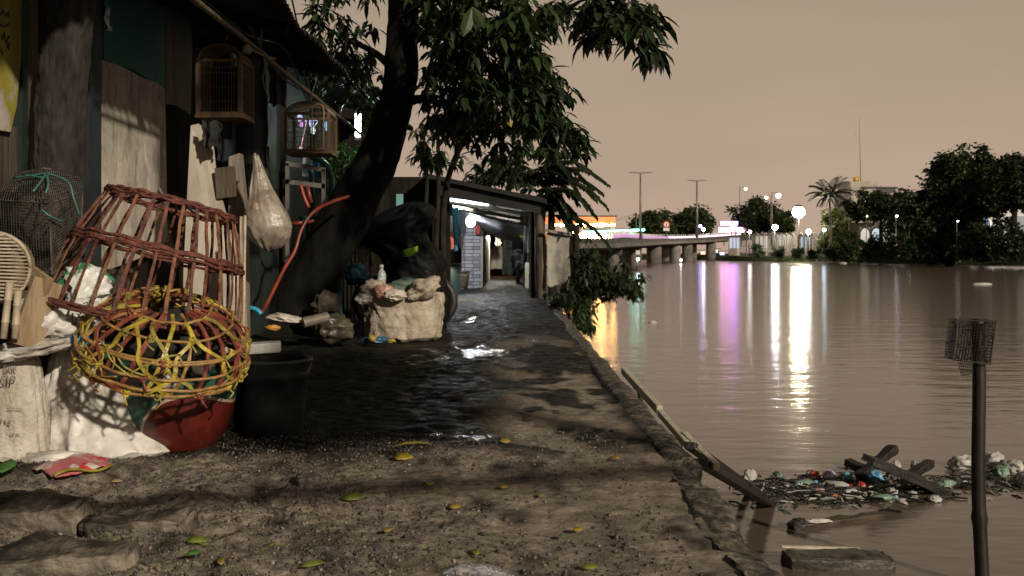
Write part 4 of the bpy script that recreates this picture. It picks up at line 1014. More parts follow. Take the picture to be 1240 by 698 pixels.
# plastic bags on the pile
def bag(u, v, d, sc, seed, m_, label, grp=None, amp=.28, folds=4, name='plastic_bag', rot=None, freq=1.7):
    mb = MB(); c = P(u, v, d); blob(mb, c, sc, seed, amp, freq, 4, folds=folds, rot=rot)
    return tag(mb.build(name, m_, smooth=True, loc=c), label, 'plastic bag', grp)
bag(47, 384, 4.05, (.10, .08, .085), 21, M_plas, 'crumpled bright white plastic bag on top of the big white sack', 'plastic bags in the pile')
bag(78, 393, 4.08, (.09, .07, .06), 26, M_plas, 'white plastic bag squeezed between the top bag and yellow basket', 'plastic bags in the pile')
o = bag(95, 383, 4.14, (.10, .06, .07), 28, M_plas, 'white bag with black strokes printed, left of the yellow basket', 'plastic bags in the pile')
mb = MB()
for pts in ([(82, 378), (83, 392)], [(88, 379), (87, 391), (92, 391)], [(94, 374), (98, 380), (94, 384)], [(79, 393), (92, 393)], [(101, 368), (106, 366), (104, 372)]):
    mb.tube([P(u, v, 4.02) for u, v in pts], .0035, 5)
mb.build('lettering', M_ink, o)
bag(97, 418, 4.06, (.030, .04, .07), 33, mat('blue_plastic', (.015, .13, .40), (.05, .25, .55), 8, .35), 'bright blue plastic bag wedged between white sack and yellow basket', 'plastic bags in the pile')
bag(107, 348, 4.22, (.095, .08, .085), 36, mat('green_white_plastic', (.08, .30, .15), (.72, .72, .68), 7, .3, bump=.4, lo=.46, hi=.5), 'white and green plastic bag inside the red cane basket', 'plastic bags in the pile', .3)

# red painted pot
m, nt, N, L, b = nodes('painted_pot')
tc = N.new('ShaderNodeTexCoord'); sx = N.new('ShaderNodeSeparateXYZ'); L.new(tc.outputs['Object'], sx.inputs[0])
def mth(op, a, c):
    x = N.new('ShaderNodeMath'); x.operation = op
    for i, q in enumerate((a, c)):
        if hasattr(q, 'node'): L.new(q, x.inputs[i])
        else: x.inputs[i].default_value = q
    return x.outputs[0]
# curved swoosh: a circle on the pot face
dd = mth('SQRT', mth('ADD', mth('POWER', mth('SUBTRACT', sx.outputs['X'], .10), 2), mth('POWER', mth('SUBTRACT', sx.outputs['Z'], .04), 2)), 0)
ddn = mth('ADD', dd, mth('MULTIPLY', mth('SUBTRACT', _n(14), .5), .015))
cr = N.new('ShaderNodeValToRGB'); cr.color_ramp.interpolation = 'CONSTANT'
e = cr.color_ramp.elements; e[0].position = 0; e[0].color = (.105, .014, .009, 1); e[1].position = .205; e[1].color = (.42, .33, .25, 1)
q = e.new(.216); q.color = (.015, .085, .068, 1); q = e.new(.335); q.color = (.10, .018, .012, 1)
L.new(ddn, cr.inputs['Fac']); L.new(_mul(cr.outputs['Color'], _r(_n(18), (.6, .6, .6), (1.1, 1.1, 1.1))), b.inputs['Base Color']); b.inputs['Roughness'].default_value = .38
g = G(205, 549); pot = thing('painted_pot', 'round bellied red clay pot with teal and white swoosh, under the yellow basket', 'pot', (g.x, g.y + .14, 0))
mb = MB(); mb.lathe((g.x, g.y + .14, 0), [(.14, 0), (.155, .012), (.20, .08), (.225, .15), (.24, .23), (.243, .30), (.235, .36), (.25, .375), (.255, .39), (.235, .395), (.22, .37)], 48, capb=True); mb.build('body', m, pot, smooth=True)
mb = MB(); mb.lathe((g.x, g.y + .14, .34), [(.01, 0), (.22, .002)], 24); mb.build('soil', M_dust, pot)

# baskets
def basket(c, Mx, prof, ribs, rings, mr_, mR, rr=.008, rR=.010, t=None, tw=0.0, seed=1, jit=.012, diag=None, prefix=('rib', 'hoop'), strands=1):
    """prof: [(r,z)] ; ribs along the profile; hoops at the heights in rings"""
    rg = random.Random(seed); c = Vector(c)
    def pt(a, s):
        i = s * (len(prof) - 1); k = min(int(i), len(prof) - 2); f = i - k
        r = prof[k][0] + (prof[k + 1][0] - prof[k][0]) * f; z = prof[k][1] + (prof[k + 1][1] - prof[k][1]) * f
        r *= 1 + jit * 1.5 * noise.noise(Vector((math.cos(a) * 1.5, math.sin(a) * 1.5, seed + z * 3)))
        return c + Mx @ Vector((r * math.cos(a), r * math.sin(a), z))
    for k in range(ribs):
        a = 2 * math.pi * k / ribs + rg.uniform(-.03, .03); b_ = a + tw + rg.uniform(-.06, .06); mb = MB()
        ov = rg.uniform(0, .03)
        q_ = [pt(a + (b_ - a) * s / 20, min(1, s / 20)) for s in range(21)]; ribbon(mb, q_, [(p - c) for p in q_], rr * 2.1 * rg.uniform(.6, 1.2), rr * .7, seed * 31 + k)
        mb.build(prefix[0], mr_[k % len(mr_)], t)
    for (s, n_) in rings:
        for q in range(n_):
            mb = MB(); ds = (q - (n_ - 1) / 2) * .022
            ph = rg.random() * 6
            pts = []
            for k in range(73):
                a = 2 * math.pi * k / 72
                wv = .006 * math.sin(a * ribs / 2 + ph + q * math.pi)
                p = pt(a, min(.999, max(0, s + ds + .006 * math.sin(a * 3 + ph)))); o_ = (p - c); pts.append(p + o_.normalized() * (wv + .004))
            mb.tube(pts, rR * rg.uniform(.75, 1.05), 6, False); mb.build(prefix[1], mR, t, smooth=True)
    return pt
M_cane = [mat('red_cane_%d' % i, a, b_, 24, .6, bump=.6, bscale=60, r2=.8) for i, (a, b_) in enumerate((((.06, .016, .010), (.23, .078, .042)), ((.09, .03, .016), (.29, .13, .065)), ((.04, .014, .010), (.19, .07, .045))))]
M_caneh = mat('red_cane_hoop', (.055, .014, .010), (.20, .06, .04), 30, .6, bump=.6, bscale=70, r2=.8)
c = P(170, 390, 4.34)
Mx = Matrix.Rotation(R(12.5), 3, 'Y') @ Matrix.Rotation(R(-7), 3, 'X')
bk = thing('cane_basket', 'big open red brown cane chicken basket tilted on top of the yellow basket', 'basket', c)
prof = [(.428, 0), (.420, .07), (.398, .18), (.372, .28), (.338, .38), (.30, .475), (.275, .53)]
basket(c, Mx, prof, 30, ((.03, 3), (.55, 3), (.985, 3)), M_cane, M_caneh, .0075, .0085, bk, -.05, 3)
mb = MB()
for k in range(7):
    a = k * math.pi / 7; r = .27; mb.tube([c + Mx @ Vector((r * math.cos(a), r * math.sin(a), .53)), c + Mx @ Vector((0, 0, .545 + .004 * k)), c + Mx @ Vector((-r * math.cos(a), -r * math.sin(a), .53))], .006, 5)
mb.build('top_lattice', M_cane[2], bk, smooth=True)

M_yel = [mat('yellow_strap', (.20, .14, .015), (.56, .44, .06), 18, .4, bump=.2), mat('orange_cane', (.14, .07, .02), (.44, .26, .08), 18, .45, bump=.2), mat('red_strap', (.09, .018, .014), (.30, .085, .05), 18, .4, bump=.2), mat('olive_yellow', (.10, .08, .012), (.42, .36, .07), 16, .45, bump=.2)]
c = P(197, 436, 4.12)
Mx = Matrix.Rotation(R(13), 3, 'Y') @ Matrix.Rotation(R(17), 3, 'X')
yb = thing('woven_basket', 'yellow and red openwork basket turned upside down over the red pot', 'basket', c)
prof = [(.325, 0), (.335, .03), (.335, .08), (.318, .14), (.28, .19), (.21, .235), (.10, .25)]
pt = basket(c, Mx, prof, 22, ((.02, 2), (.17, 1), (.33, 1), (.50, 2), (.72, 1), (.9, 1)), (M_yel[2], M_yel[2], M_yel[0], M_yel[1], M_yel[2]), M_yel[1], .008, .0072, yb, .35, 7, jit=.03)
for k in range(20):
    a = 2 * math.pi * k / 20 + .2; mb = MB(); q_ = [pt(a - (.75 if k % 3 else -.6) * s / 20 + .05 * math.sin(s * .7 + k), s / 20 * .9) + Vector((0, -.006, 0)) for s in range(21)]; ribbon(mb, q_, [(p - c) for p in q_], .016, .006, k * 7); mb.build('cross_rib', (M_yel[0], M_yel[3], M_yel[2], M_yel[0])[k % 4], yb)
rg = random.Random(3)
for k in range(46):
    a = 2 * math.pi * k / 16 + rg.uniform(-.1, .2); mb = MB(); p0 = pt(a, .02 if k < 16 else rg.choice((.17, .33, .5, .5, .72, .9))); out_ = (p0 - c).normalized()
    for q in range(4):
        th = rg.random() * 6; r = .012
        mb.tube([p0 + out_ * (.006) + Mx @ Vector((r * math.cos(th + s * 1.2), r * math.sin(th + s * 1.2), r * math.sin(s * 1.3 + q))) for s in range(6)], .0045, 5)
    dn = Mx @ Vector((0, 0, 1)); mb.tube([p0, p0 + out_ * .012 + Vector((rg.uniform(-.02, .02), -.005, -.02)), p0 + out_ * .012 + Vector((rg.uniform(-.03, .03), -.01, -.045))], .004, 5)
    mb.build('knot', (M_yel[0], M_yel[3], M_yel[2])[k % 3], yb, smooth=True)
for k in range(14):
    a = rg.random() * 6.28; s0 = rg.uniform(.1, .5); q_ = [pt(a + .10 * j + .08 * math.sin(j * 1.7 + k), min(.98, max(.02, s0 + .12 * math.sin(j * .8 + k * 2)))) * 1 + Vector((0, -.010, .004 * math.sin(j * 3 + k))) for j in range(11)]
    mb = MB(); mb.tube(smooth_path(q_, 3), .0042, 5); mb.build('tangled_strand', (M_yel[0], M_yel[3], M_yel[1])[k % 3], yb, smooth=True)
# what lies inside the yellow basket
M_clk0 = mat('black_fill', (.007, .007, .006), (.03, .027, .022), 8, .85, bump=.3); M_tealc = mat('teal_cloth', (.006, .045, .04), (.02, .11, .09), 7, .7, bump=.5, bscale=30)  # the black lump is added to darken the basket's hollow
for k, (u, v, dz, sc, mm, lb) in enumerate(((170, 430, .10, (.15, .12, .09), M_tealc, 'dark teal cloth bundle inside the yellow basket'), (205, 412, .1, (.2, .17, .11), M_clk0, 'large black lump added to darken the inside of the yellow basket'), (222, 440, .12, (.12, .10, .07), M_dust, 'brown rag bundle inside the yellow basket on its right'))):
    mb = MB(); p = P(u, v, 4.2); blob(mb, p, sc, 60 + k, .3, 1.8, 4, folds=4); tag(mb.build('cloth_bundle', mm, smooth=True, loc=p), lb, 'cloth', 'rags stuffed in the yellow basket')
mb = MB(); p = P(205, 462, 4.02); blob(mb, p, (.045, .03, .03), 71, .2, 2, 3); tag(mb.build('paper_scrap', M_plas, smooth=True, loc=p), 'pale paper scrap poking through the front of the yellow basket', 'paper')
mb = MB(); p = P(256, 512, 4.5); blob(mb, p, (.045, .05, .085), 75, .22, 1.6, 4, rot=(0, R(22), 0), folds=3); tag(mb.build('paper_bag', M_sackt, smooth=True, loc=(p.x, p.y, 0)), 'small crumpled tan bag between the red pot and black bucket', 'bag')

# black bucket
g = G(322, 535); M_blk = mat('black_plastic', (.010, .010, .009), (.028, .027, .024), 9, .45, bump=.15, bscale=30, r2=.65)
bu = thing('bucket', 'black plastic bucket standing right of the red pot', 'bucket', (g.x, g.y + .13, 0))
MB().lathe((g.x, g.y + .13, .0), [(.125, 0), (.135, .008), (.150, .15), (.163, .27), (.168, .272), (.171, .30), (.176, .345), (.183, .35), (.184, .362), (.176, .366), (.166, .36), (.15, .2), (.128, .02)], 40).build('body', M_blk, bu, smooth=True)
mb = MB(); h = []
for k in range(15):
    a = math.pi * k / 14; h.append((g.x + .18 * math.cos(a), g.y + .13 - .155 * math.sin(a) * .55, .345 - .11 * math.sin(a)))
mb.tube(h, .0035, 6); mb.build('handle', M_steel, bu, smooth=True)
M_foam = mat('grey_foam', (.34, .33, .31), (.5, .49, .46), 10, .8, bump=.3, bscale=40)
p = P(318, 428, 4.75); mb = MB(); mb.box((p.x, p.y, .40), (.17, .12, .05), (0, R(-3), .2)); t = tag(mb.build('foam_block', M_foam, loc=(p.x, p.y, .37), bevel=.008), 'pale grey foam block lying behind the black bucket', 'foam block')
mb = MB(); mb.box((p.x + .02, p.y + .06, .185), (.32, .22, .37), (0, 0, .2)); tag(mb.build('crate', M_dkw, loc=(p.x, p.y, 0), bevel=.01), 'black box under the pale foam block behind the bucket', 'crate')

# rubbish on the near ground
def gleaf(u, v, L_, W_, ang, m_, label, grp='fallen leaves on the path', curl=.15, lift=.012, name='fallen_leaf'):
    g = G(u, v); h = ground_h2(g.x, g.y)[0]; a = R(ang); mb = MB()
    d_ = Vector((math.cos(a), math.sin(a), .0)); mb.leaf(Vector((g.x, g.y, h + lift)) - d_ * L_ / 2, d_ + Vector((0, 0, .15)), (0, -.55, 1), L_ * 1.05, W_ * 1.35, curl)
    o = mb.build(name, m_, loc=(g.x, g.y, h), smooth=True); s_ = o.modifiers.new('th', 'SOLIDIFY'); s_.thickness = .0012
    return tag(o, label, 'leaf', grp)
M_lg = mat('leaf_fresh_green', (.05, .16, .03), (.10, .26, .06), 30, .4, trans=.2); M_ly = mat('leaf_yellow', (.20, .15, .02), (.46, .38, .06), 25, .45, trans=.2); M_lyg = mat('leaf_lime', (.11, .14, .02), (.30, .33, .07), 25, .45, trans=.2)
gleaf(8, 583, .11, .055, 100, M_lg, 'bright green leaf standing up at the left edge near the pink packet', lift=.03, curl=-.1)
gleaf(235, 651, .075, .022, 5, M_lyg, 'upper of the three lime leaf scraps beside the tan stone ridge')
gleaf(238, 660, .065, .022, 12, M_lyg, 'lower of the stacked lime leaf scraps, beside the tan stone ridge')
gleaf(234, 677, .045, .014, 25, M_lg, 'tiny green leaf just below the lime leaf scraps')
gleaf(427, 603, .085, .030, 12, M_lyg, 'curled lime leaf lying in the dark shadow band of the path')
gleaf(487, 561, .085, .035, -10, M_ly, 'yellow forked leaf at the edge of the wet dark mud')
gleaf(498, 546, .16, .010, 14, M_ly, 'thin yellow grass blade on the wet mud above the forked leaf', name='grass_blade')
gleaf(612, 538, .055, .03, 30, M_ly, 'yellow leaf beside the glittering puddle at mid path')
gleaf(551, 617, .045, .018, 10, M_ly, 'small yellow leaf alone on the gravel below the shadow band')
gleaf(17, 617, .12, .012, 0, M_ly, 'yellow leaf strip lying on the dark stone at the left edge', lift=.045)
gleaf(378, 691, .07, .016, 28, M_lyg, 'lime leaf at the bottom picture edge right of centre left')
gleaf(267, 690, .065, .014, 110, M_ly, 'curved yellow leaf stalk at the bottom picture edge')
gleaf(681, 647, .03, .014, 60, M_lg, 'tiny green leaf on the brown path near the river wall')
gleaf(714, 691, .05, .016, 8, M_lyg, 'lime leaf at the bottom edge near the river wall')
gleaf(140, 579, .05, .014, -8, mat('leaf_tan', (.3, .2, .1), (.42, .3, .16), 20, .6), 'dry tan leaf right of the pink packet')
gleaf(362, 445, .05, .03, 30, M_ly, 'yellow leaf on the mud just right behind the bucket')
gleaf(378, 409, .20, .07, 80, M_lg, 'large upright pale green leaf in front of the leaning tree', lift=.06, curl=-.1)
gleaf(371, 407, .12, .03, 75, M_lg, 'narrow green leaf left of the large upright leaf', lift=.05, curl=-.1)
gleaf(396, 418, .16, .035, 40, M_lg, 'long green leaf lying right of the large upright leaf', lift=.03)
for k, (u, v, an, m_, lb) in enumerate(((520, 590, 40, M_ly, 'small yellow leaf on the shadow band right of centre left'), (655, 602, 70, M_lyg, 'small lime leaf right of the tiny path centre, below the shadow band'), (700, 640, 20, M_ly, 'tiny yellow leaf near the mossy wall'), (575, 668, 130, M_lyg, 'small lime leaf near the bottom middle'), (470, 640, 60, M_ly, 'tiny yellow leaf above the bottom puddle on its left'), (610, 590, 15, M_ly, 'tiny yellow leaf straight below the glittering puddle'), (330, 655, 80, M_lyg, 'small lime leaf between the stones and the bottom puddle'), (745, 560, 150, M_ly, 'tiny yellow leaf by the dark planks on the path'), (560, 480, 30, M_ly, 'tiny yellow leaf in the wet dark mud'), (500, 455, 5, M_lyg, 'tiny lime leaf in the wet dark mud farther up'))):
    gleaf(u, v, .04, .016, an, m_, lb)
# pink packet
q0, q1, q2, q3 = G(40, 575), G(112, 561), G(137, 573), G(66, 591)
pk = thing('snack_packet', 'flattened pink and red snack packet with yellow edge lying in the mud', 'packet', (q0 + q2) / 2)
mb = MB()
nu, nv = 16, 10
for j in range(nv + 1):
    for i in range(nu + 1):
        s, t_ = i / nu, j / nv; p = q3.lerp(q2, s).lerp(q0.lerp(q1, s), t_)
        z = ground_h(p.x, p.y) * .5 + .030 + .022 * math.sin(math.pi * s) * math.sin(math.pi * t_) + .010 * noise.noise(Vector((s * 7, t_ * 5, 2)))
        mb.v.append((p.x, p.y, z))
mb.f = [(j * (nu + 1) + i, j * (nu + 1) + i + 1, (j + 1) * (nu + 1) + i + 1, (j + 1) * (nu + 1) + i) for j in range(nv) for i in range(nu)]
m, nt, N, L, b = nodes('packet_print')
tc = N.new('ShaderNodeTexCoord'); mp = N.new('ShaderNodeMapping'); mp.inputs['Scale'].default_value = (1, 1.6, 1); L.new(tc.outputs['Object'], mp.inputs[0])
vo = N.new('ShaderNodeTexVoronoi'); vo.inputs['Scale'].default_value = 16; L.new(mp.outputs[0], vo.inputs['Vector'])
sp2 = N.new('ShaderNodeSeparateColor'); L.new(vo.outputs['Color'], sp2.inputs[0])
cr = N.new('ShaderNodeValToRGB'); cr.color_ramp.interpolation = 'CONSTANT'; e = cr.color_ramp.elements
e[0].color = (.50, .14, .16, 1); e[1].position = .42; e[1].color = (.55, .30, .28, 1)
for p_, c_ in ((.62, (.62, .05, .05)), (.78, (.62, .50, .45)), (.93, (.12, .05, .06))): q = e.new(p_); q.color = (*c_, 1)
L.new(sp2.outputs[0], cr.inputs['Fac']); L.new(cr.outputs['Color'], b.inputs['Base Color']); b.inputs['Roughness'].default_value = .28
o = mb.build('film', m, pk, smooth=True); s_ = o.modifiers.new('th', 'SOLIDIFY'); s_.thickness = .003
a, c = Vector(mb.v[0]), Vector(mb.v[nu]); pts = [a.lerp(c, k / 8) + Vector((0, -.004, .004 + .012 * math.sin(k * .8))) for k in range(9)]
MB().tube(pts, .006, 6).build('yellow_edge', M_ly, pk, smooth=True)

# hanging things
M_wood = mat('cage_wood', (.07, .04, .018), (.19, .115, .05), 10, .5, bump=.3, stretch=(1, 1, .4))
M_thin = mat('cage_wire', (.05, .035, .02), (.12, .085, .05), 9, .5)
pole = smooth_path([Vector((-1.62, 4.4, 2.14)), Vector((-1.60, 6, 2.13)), Vector((-1.58, 7.6, 2.10)), Vector((-1.56, 10.8, 2.08))], 14)
mb = MB(); mb.tube(pole, [.016 if i % 6 else .020 for i in range(len(pole))], 10)
tag(mb.build('bamboo_pole', mat('weathered_bamboo', (.05, .04, .028), (.17, .14, .10), 9, .5, bump=.3), smooth=True, loc=pole[0]), 'long weathered bamboo pole under the tin eave carrying the birdcages', 'bamboo pole')
def birdcage(u0, v0, u1, v1, d, dep, label, arch, nb_, wires, lo=0):
    a, c = P(u0, v0, d), P(u1, v1, d); w_, h_ = c.x - a.x, a.z - c.z; cx = (a.x + c.x) / 2; z0 = c.z; r = .011
    t = thing('birdcage', label, 'birdcage', (cx, d + dep / 2, z0), 'birdcages under the eave')
    x0, x1, y0, y1 = a.x, c.x, d, d + dep; hz = h_ * (.80 if arch else 1); fr = MB()
    for (x, y) in ((x0, y0), (x1, y0), (x0, y1), (x1, y1)): fr.bar((x, y, z0), (x, y, z0 + hz), r * 2, r * 2, (0, 1, 0))
    for z in (z0 + .012, z0 + hz - .01):
        for p, q in (((x0, y0), (x1, y0)), ((x0, y1), (x1, y1)), ((x0, y0), (x0, y1)), ((x1, y0), (x1, y1))): fr.bar((*p, z), (*q, z), r * 1.6, r * 1.6)
    fr.build('frame', M_wood, t)
    MB().box((cx, (y0 + y1) / 2, z0 - .004), (w_ + .03, dep + .03, .018)).build('tray', M_wood, t)
    ba = MB()
    for k in range(1, nb_):
        x = x0 + w_ * k / nb_
        for y in (y0, y1): ba.tube([(x, y, z0), (x, y, z0 + hz)], .0016, 4, False)
        y = y0 + dep * k / nb_
        for x in (x0, x1): ba.tube([(x, y, z0), (x, y, z0 + hz)], .0016, 4, False)
    for k in range(1, 4):
        z = z0 + hz * k / 4
        for p, q in (((x0, y0), (x1, y0)), ((x0, y1), (x1, y1)), ((x0, y0), (x0, y1)), ((x1, y0), (x1, y1))): ba.tube([(*p, z), (*q, z)], .002, 4, False)
    ba.build('bars', M_thin, t)
    tp = MB()
    for k in range(nb_ + 1):
        y = y0 + dep * k / nb_; tp.tube([(x0, y, z0 + hz)] + [(cx - w_ / 2 * math.cos(q * math.pi / 8), y, z0 + hz + (h_ - hz + .004) * math.sin(q * math.pi / 8)) for q in range(1, 8)] + [(x1, y, z0 + hz)], .0022 if 0 < k < nb_ else .006, 4)
    tp.build('arched_top', M_wood, t)
    hk = MB(); hk.tube([(cx, (y0 + y1) / 2, z0 + h_), (cx, (y0 + y1) / 2, z0 + h_ + .05), (cx + .03, (y0 + y1) / 2, 2.16), (cx + .05, (y0 + y1) / 2, 2.12)], .003, 5); hk.build('hook', M_dark, t)
    return t, (x0, x1, y0, y1, z0, hz)
M_wood = mat('cage_wood', (.045, .027, .013), (.13, .08, .036), 10, .55, bump=.3, stretch=(1, 1, .4))
t, bx = birdcage(240, 54, 291, 140, 5.75, .25, 'larger brown wooden birdcage hanging nearest the camera under the eave', True, 14, True)
MB().box(((bx[0] + bx[1]) / 2, bx[3] - .03, bx[4] + bx[5] * .5), (bx[1] - bx[0] - .03, .012, bx[5] * .9)).build('cover_cloth', M_dkw, t)
t, bx = birdcage(346, 124, 398, 184, 7.5, .30, 'smaller dark birdcage with a pale arched door, beside coloured lights', True, 12, True)
a, c = P(378, 126, 7.47), P(392, 181, 7.47); w_ = (c.x - a.x) / 2; cx = (a.x + c.x) / 2
mb = MB(); mb.tube([(cx - w_, 7.47, c.z), (cx - w_, 7.47, a.z - w_)] + [(cx - w_ * math.cos(q * math.pi / 8), 7.47, a.z - w_ + w_ * math.sin(q * math.pi / 8)) for q in range(1, 8)] + [(cx + w_, 7.47, a.z - w_), (cx + w_, 7.47, c.z), (cx - w_, 7.47, c.z)], .0055, 6); mb.build('arched_door', mat('pale_wood', (.25, .19, .12), (.38, .3, .2), 8, .5), t, smooth=True)
def cloth(name, label, cat, u0, v0, u1, v1, d, m_, seed, amp=.03, taper=1.0, group=None, n=22, fold=9.0, thick=.004):
    a, c = P(u0, v0, d), P(u1, v0, d); hgt = P(u0, v0, d).z - P(u0, v1, d).z; mb = MB()
    for j in range(n + 1):
        s = j / n
        for i in range(n + 1):
            t_ = i / n; w_ = 1 + (taper - 1) * s; x = (a.x + c.x) / 2 + (t_ - .5) * (c.x - a.x) * w_
            y = d + amp * (.3 + .7 * s) * math.sin(t_ * fold + 1.7 * noise.noise(Vector((t_ * 2, s * 2, seed)))) + .03 * noise.noise(Vector((t_ * 3, s * 2.5, seed + 5)))
            mb.v.append((x + .012 * noise.noise(Vector((s * 4, t_ * 3, seed))), y, a.z - hgt * s * (1 + .06 * noise.noise(Vector((t_ * 4, seed, 1)))) + .010 * math.cos(t_ * fold)))
    mb.f = [(j * (n + 1) + i, j * (n + 1) + i + 1, (j + 1) * (n + 1) + i + 1, (j + 1) * (n + 1) + i) for j in range(n) for i in range(n)]
    o = mb.build(name, m_, smooth=True, loc=((a.x + c.x) / 2, d, a.z)); s_ = o.modifiers.new('th', 'SOLIDIFY'); s_.thickness = thick
    return tag(o, label, cat, group)
M_clb = mat('navy_cloth', (.006, .010, .022), (.016, .024, .045), 8, .85, bump=.3); M_clk = mat('black_cloth', (.007, .007, .007), (.02, .019, .018), 8, .85, bump=.3)
cloth('hanging_cloth', 'navy cloth hanging below the larger birdcage', 'cloth', 262, 142, 282, 196, 5.95, M_clb, 2, group='dark clothes hung under the eave')
cloth('hanging_cloth', 'black jacket like cloth hanging right of the larger birdcage', 'cloth', 286, 68, 322, 200, 6.3, M_clk, 3, .05, 1.1, group='dark clothes hung under the eave')
cloth('hanging_cloth', 'crumpled black rag hanging at the top of the pale leaning panel', 'cloth', 244, 148, 268, 180, 5.6, M_clk, 5, .03, .8, group='dark clothes hung under the eave')
# strips of cord tied on the pole
mb = MB(); mb.tube(smooth_path([P(318, 62, 6.3), P(321, 82, 6.3), P(318, 96, 6.3), P(325, 118, 6.3)], 5), .008, 6); mb.tube(smooth_path([P(300, 58, 5.9), P(316, 66, 6.2), P(334, 72, 6.5)], 5), .007, 6); mb.ico(P(299, 60, 5.9), .03, 2, .2)
tag(mb.build('knotted_rope', M_plankg, smooth=True, loc=P(300, 60, 5.9)), 'pale knotted rope tied round the bamboo pole beside the larger birdcage', 'rope')
# pale panel, posts and sticks behind the cane basket
mb = MB(); mb.prism([P(u, v, dd_) for u, v, dd_ in ((231, 152, 5.75), (240, 150, 5.75), (256, 160, 5.75), (262, 215, 5.72), (274, 262, 5.66), (277, 335, 5.55), (277, 440, 5.45), (222, 440, 5.45), (222, 330, 5.55), (226, 240, 5.7))], (0, .018, 0))
tag(mb.build('fibreboard_sheet', M_panelw, loc=P(250, 440, 5.5)), 'pale broken fibre panel leaning against the wall behind the cane basket', 'panel')
wp = thing('wooden_post', 'weathered grey wooden post with a nailed square plate behind the hanging bag', 'post', P(292, 470, 5.8))
MB().prism([P(u, v, 5.75) for u, v in ((276, 190), (290, 185), (297, 260), (300, 480), (279, 480), (276, 280))], (0, .09, 0)).build('post', M_plankg, wp, bevel=.008)
MB().prism([P(u, v, 5.66) for u, v in ((260, 204), (283, 201), (286, 238), (262, 241))], (0, .022, 0)).build('nailed_plate', M_plank, wp)
for k, y in enumerate((4.9, 6.4, 7.9)):
    mb = MB(); mb.tube([(-1.60, y, 2.11), (-1.62, y, 2.2), (-1.60, y, 2.36)], .008, 6); tag(mb.build('rope_tie', M_plankg, loc=(-1.6, y, 2.15)), 'rope tie holding the bamboo pole to a rafter under the eave', 'rope', 'rope ties on the bamboo pole')
rg = random.Random(12)
sb = thing('stick_bundle', 'bundle of thin pale bamboo sticks standing right of the cane basket', 'sticks', P(290, 440, 5.15), )
for k in range(8):
    u = 278 + k * 2.6 + rg.uniform(-1, 1); mb = MB(); mb.tube([P(u + rg.uniform(-3, 3), 268 + rg.uniform(-8, 20), 5.25), P(u, 360, 5.2), P(u + rg.uniform(-4, 4), 500, 5.1)], .006 + .003 * rg.random(), 6); mb.build('stick', M_bam if k % 3 else M_plankg, sb, smooth=True)
# hanging plastic bag
M_dirty = mat('dirty_plastic', (.20, .165, .125), (.46, .40, .33), 5, .33, bump=.45, bscale=18, trans=.2, lo=.38, hi=.62)
c = P(328, 262, 5.45); hb = thing('hanging_bag', 'full dirty translucent plastic bag hanging from the weathered post', 'plastic bag', c)
mb = MB(); k_ = px(5.45)
def hx(z): return .0 if z < .08 else -(z - .08) * .34
sack(mb, (c.x, c.y, P(0, 304, 5.45).z), [(0, .015), (.02, .06), (.07, .105), (.13, .125), (.19, .118), (.26, .088), (.33, .06), (.40, .040), (.46, .026), (.52, .012)], 72, 64, 31, 2.0, 1.0, .75, .05, .05, ff=3.5)
mb.v = [(q[0] + hx(q[2] - P(0, 304, 5.45).z) * .50 - .005, q[1], q[2]) for q in mb.v]
mb.build('body', M_dirty, hb, smooth=True)
mb = MB(); mb.tube(smooth_path([P(305, 262, 5.42), P(303, 235, 5.42), P(307, 205, 5.45), P(309, 186, 5.5)], 5), [.012, .010, .008, .006] + [.006] * 12, 8); mb.build('handle', M_dirty, hb, smooth=True)
mb = MB(); blob(mb, P(312, 253, 5.40), (.03, .03, .04), 3, .25, 2, 3); mb.build('tan_wrapper', mat('tan_wrap', (.36, .22, .12), (.5, .36, .22), 9, .5), hb, smooth=True)
# orange hose
ho = smooth_path([P(422, 238, 9.2), P(404, 244, 8.9), P(388, 251, 8.7), P(374, 263, 8.6), P(364, 281, 8.55), P(357, 304, 8.5), P(344, 326, 8.4), P(334, 346, 8.3), P(324, 366, 8.2), P(316, 380, 8.1)], 6)
mb = MB(); mb.tube(ho, .016, 10); tag(mb.build('hose', mat('orange_hose', (.07, .012, .006), (.26, .04, .016), 3.5, .4, bump=.1), smooth=True, loc=ho[-1]), 'orange red plastic hose arching down left of the leaning tree', 'hose')
mb = MB(); mb.tube(smooth_path([P(354, 271, 8.7), P(366, 270, 8.7), P(379, 268, 8.9)], 5), .018, 8); tag(mb.build('hose', bpy.data.materials['orange_hose'], smooth=True, loc=P(366, 270, 8.7)), 'short piece of orange pipe sticking out left behind the arching hose', 'hose')
mb = MB(); mb.tube(smooth_path([P(364, 224, 9.4), P(368, 238, 9.4), P(374, 252, 9.4)], 5), .02, 8); mb.tube([P(372, 225, 9.5), P(377, 246, 9.5)], .018, 8); tag(mb.build('tool_handle', mat('dark_red_paint', (.16, .02, .012), (.25, .04, .03), 8, .4), smooth=True, loc=P(370, 240, 9.4)), 'pair of dark red tool handles under the bench rail', 'tool')
mb = MB(); mb.tube(smooth_path([P(292, 377, 6.0), P(302, 373, 6.0), P(312, 376, 6.0), P(316, 381, 6.0)], 5), .014, 8); tag(mb.build('hose', mat('cyan_hose', (.03, .30, .45), rough=.4), smooth=True, loc=P(304, 376, 6)), 'short curl of bright blue hose right of the cane basket', 'hose')
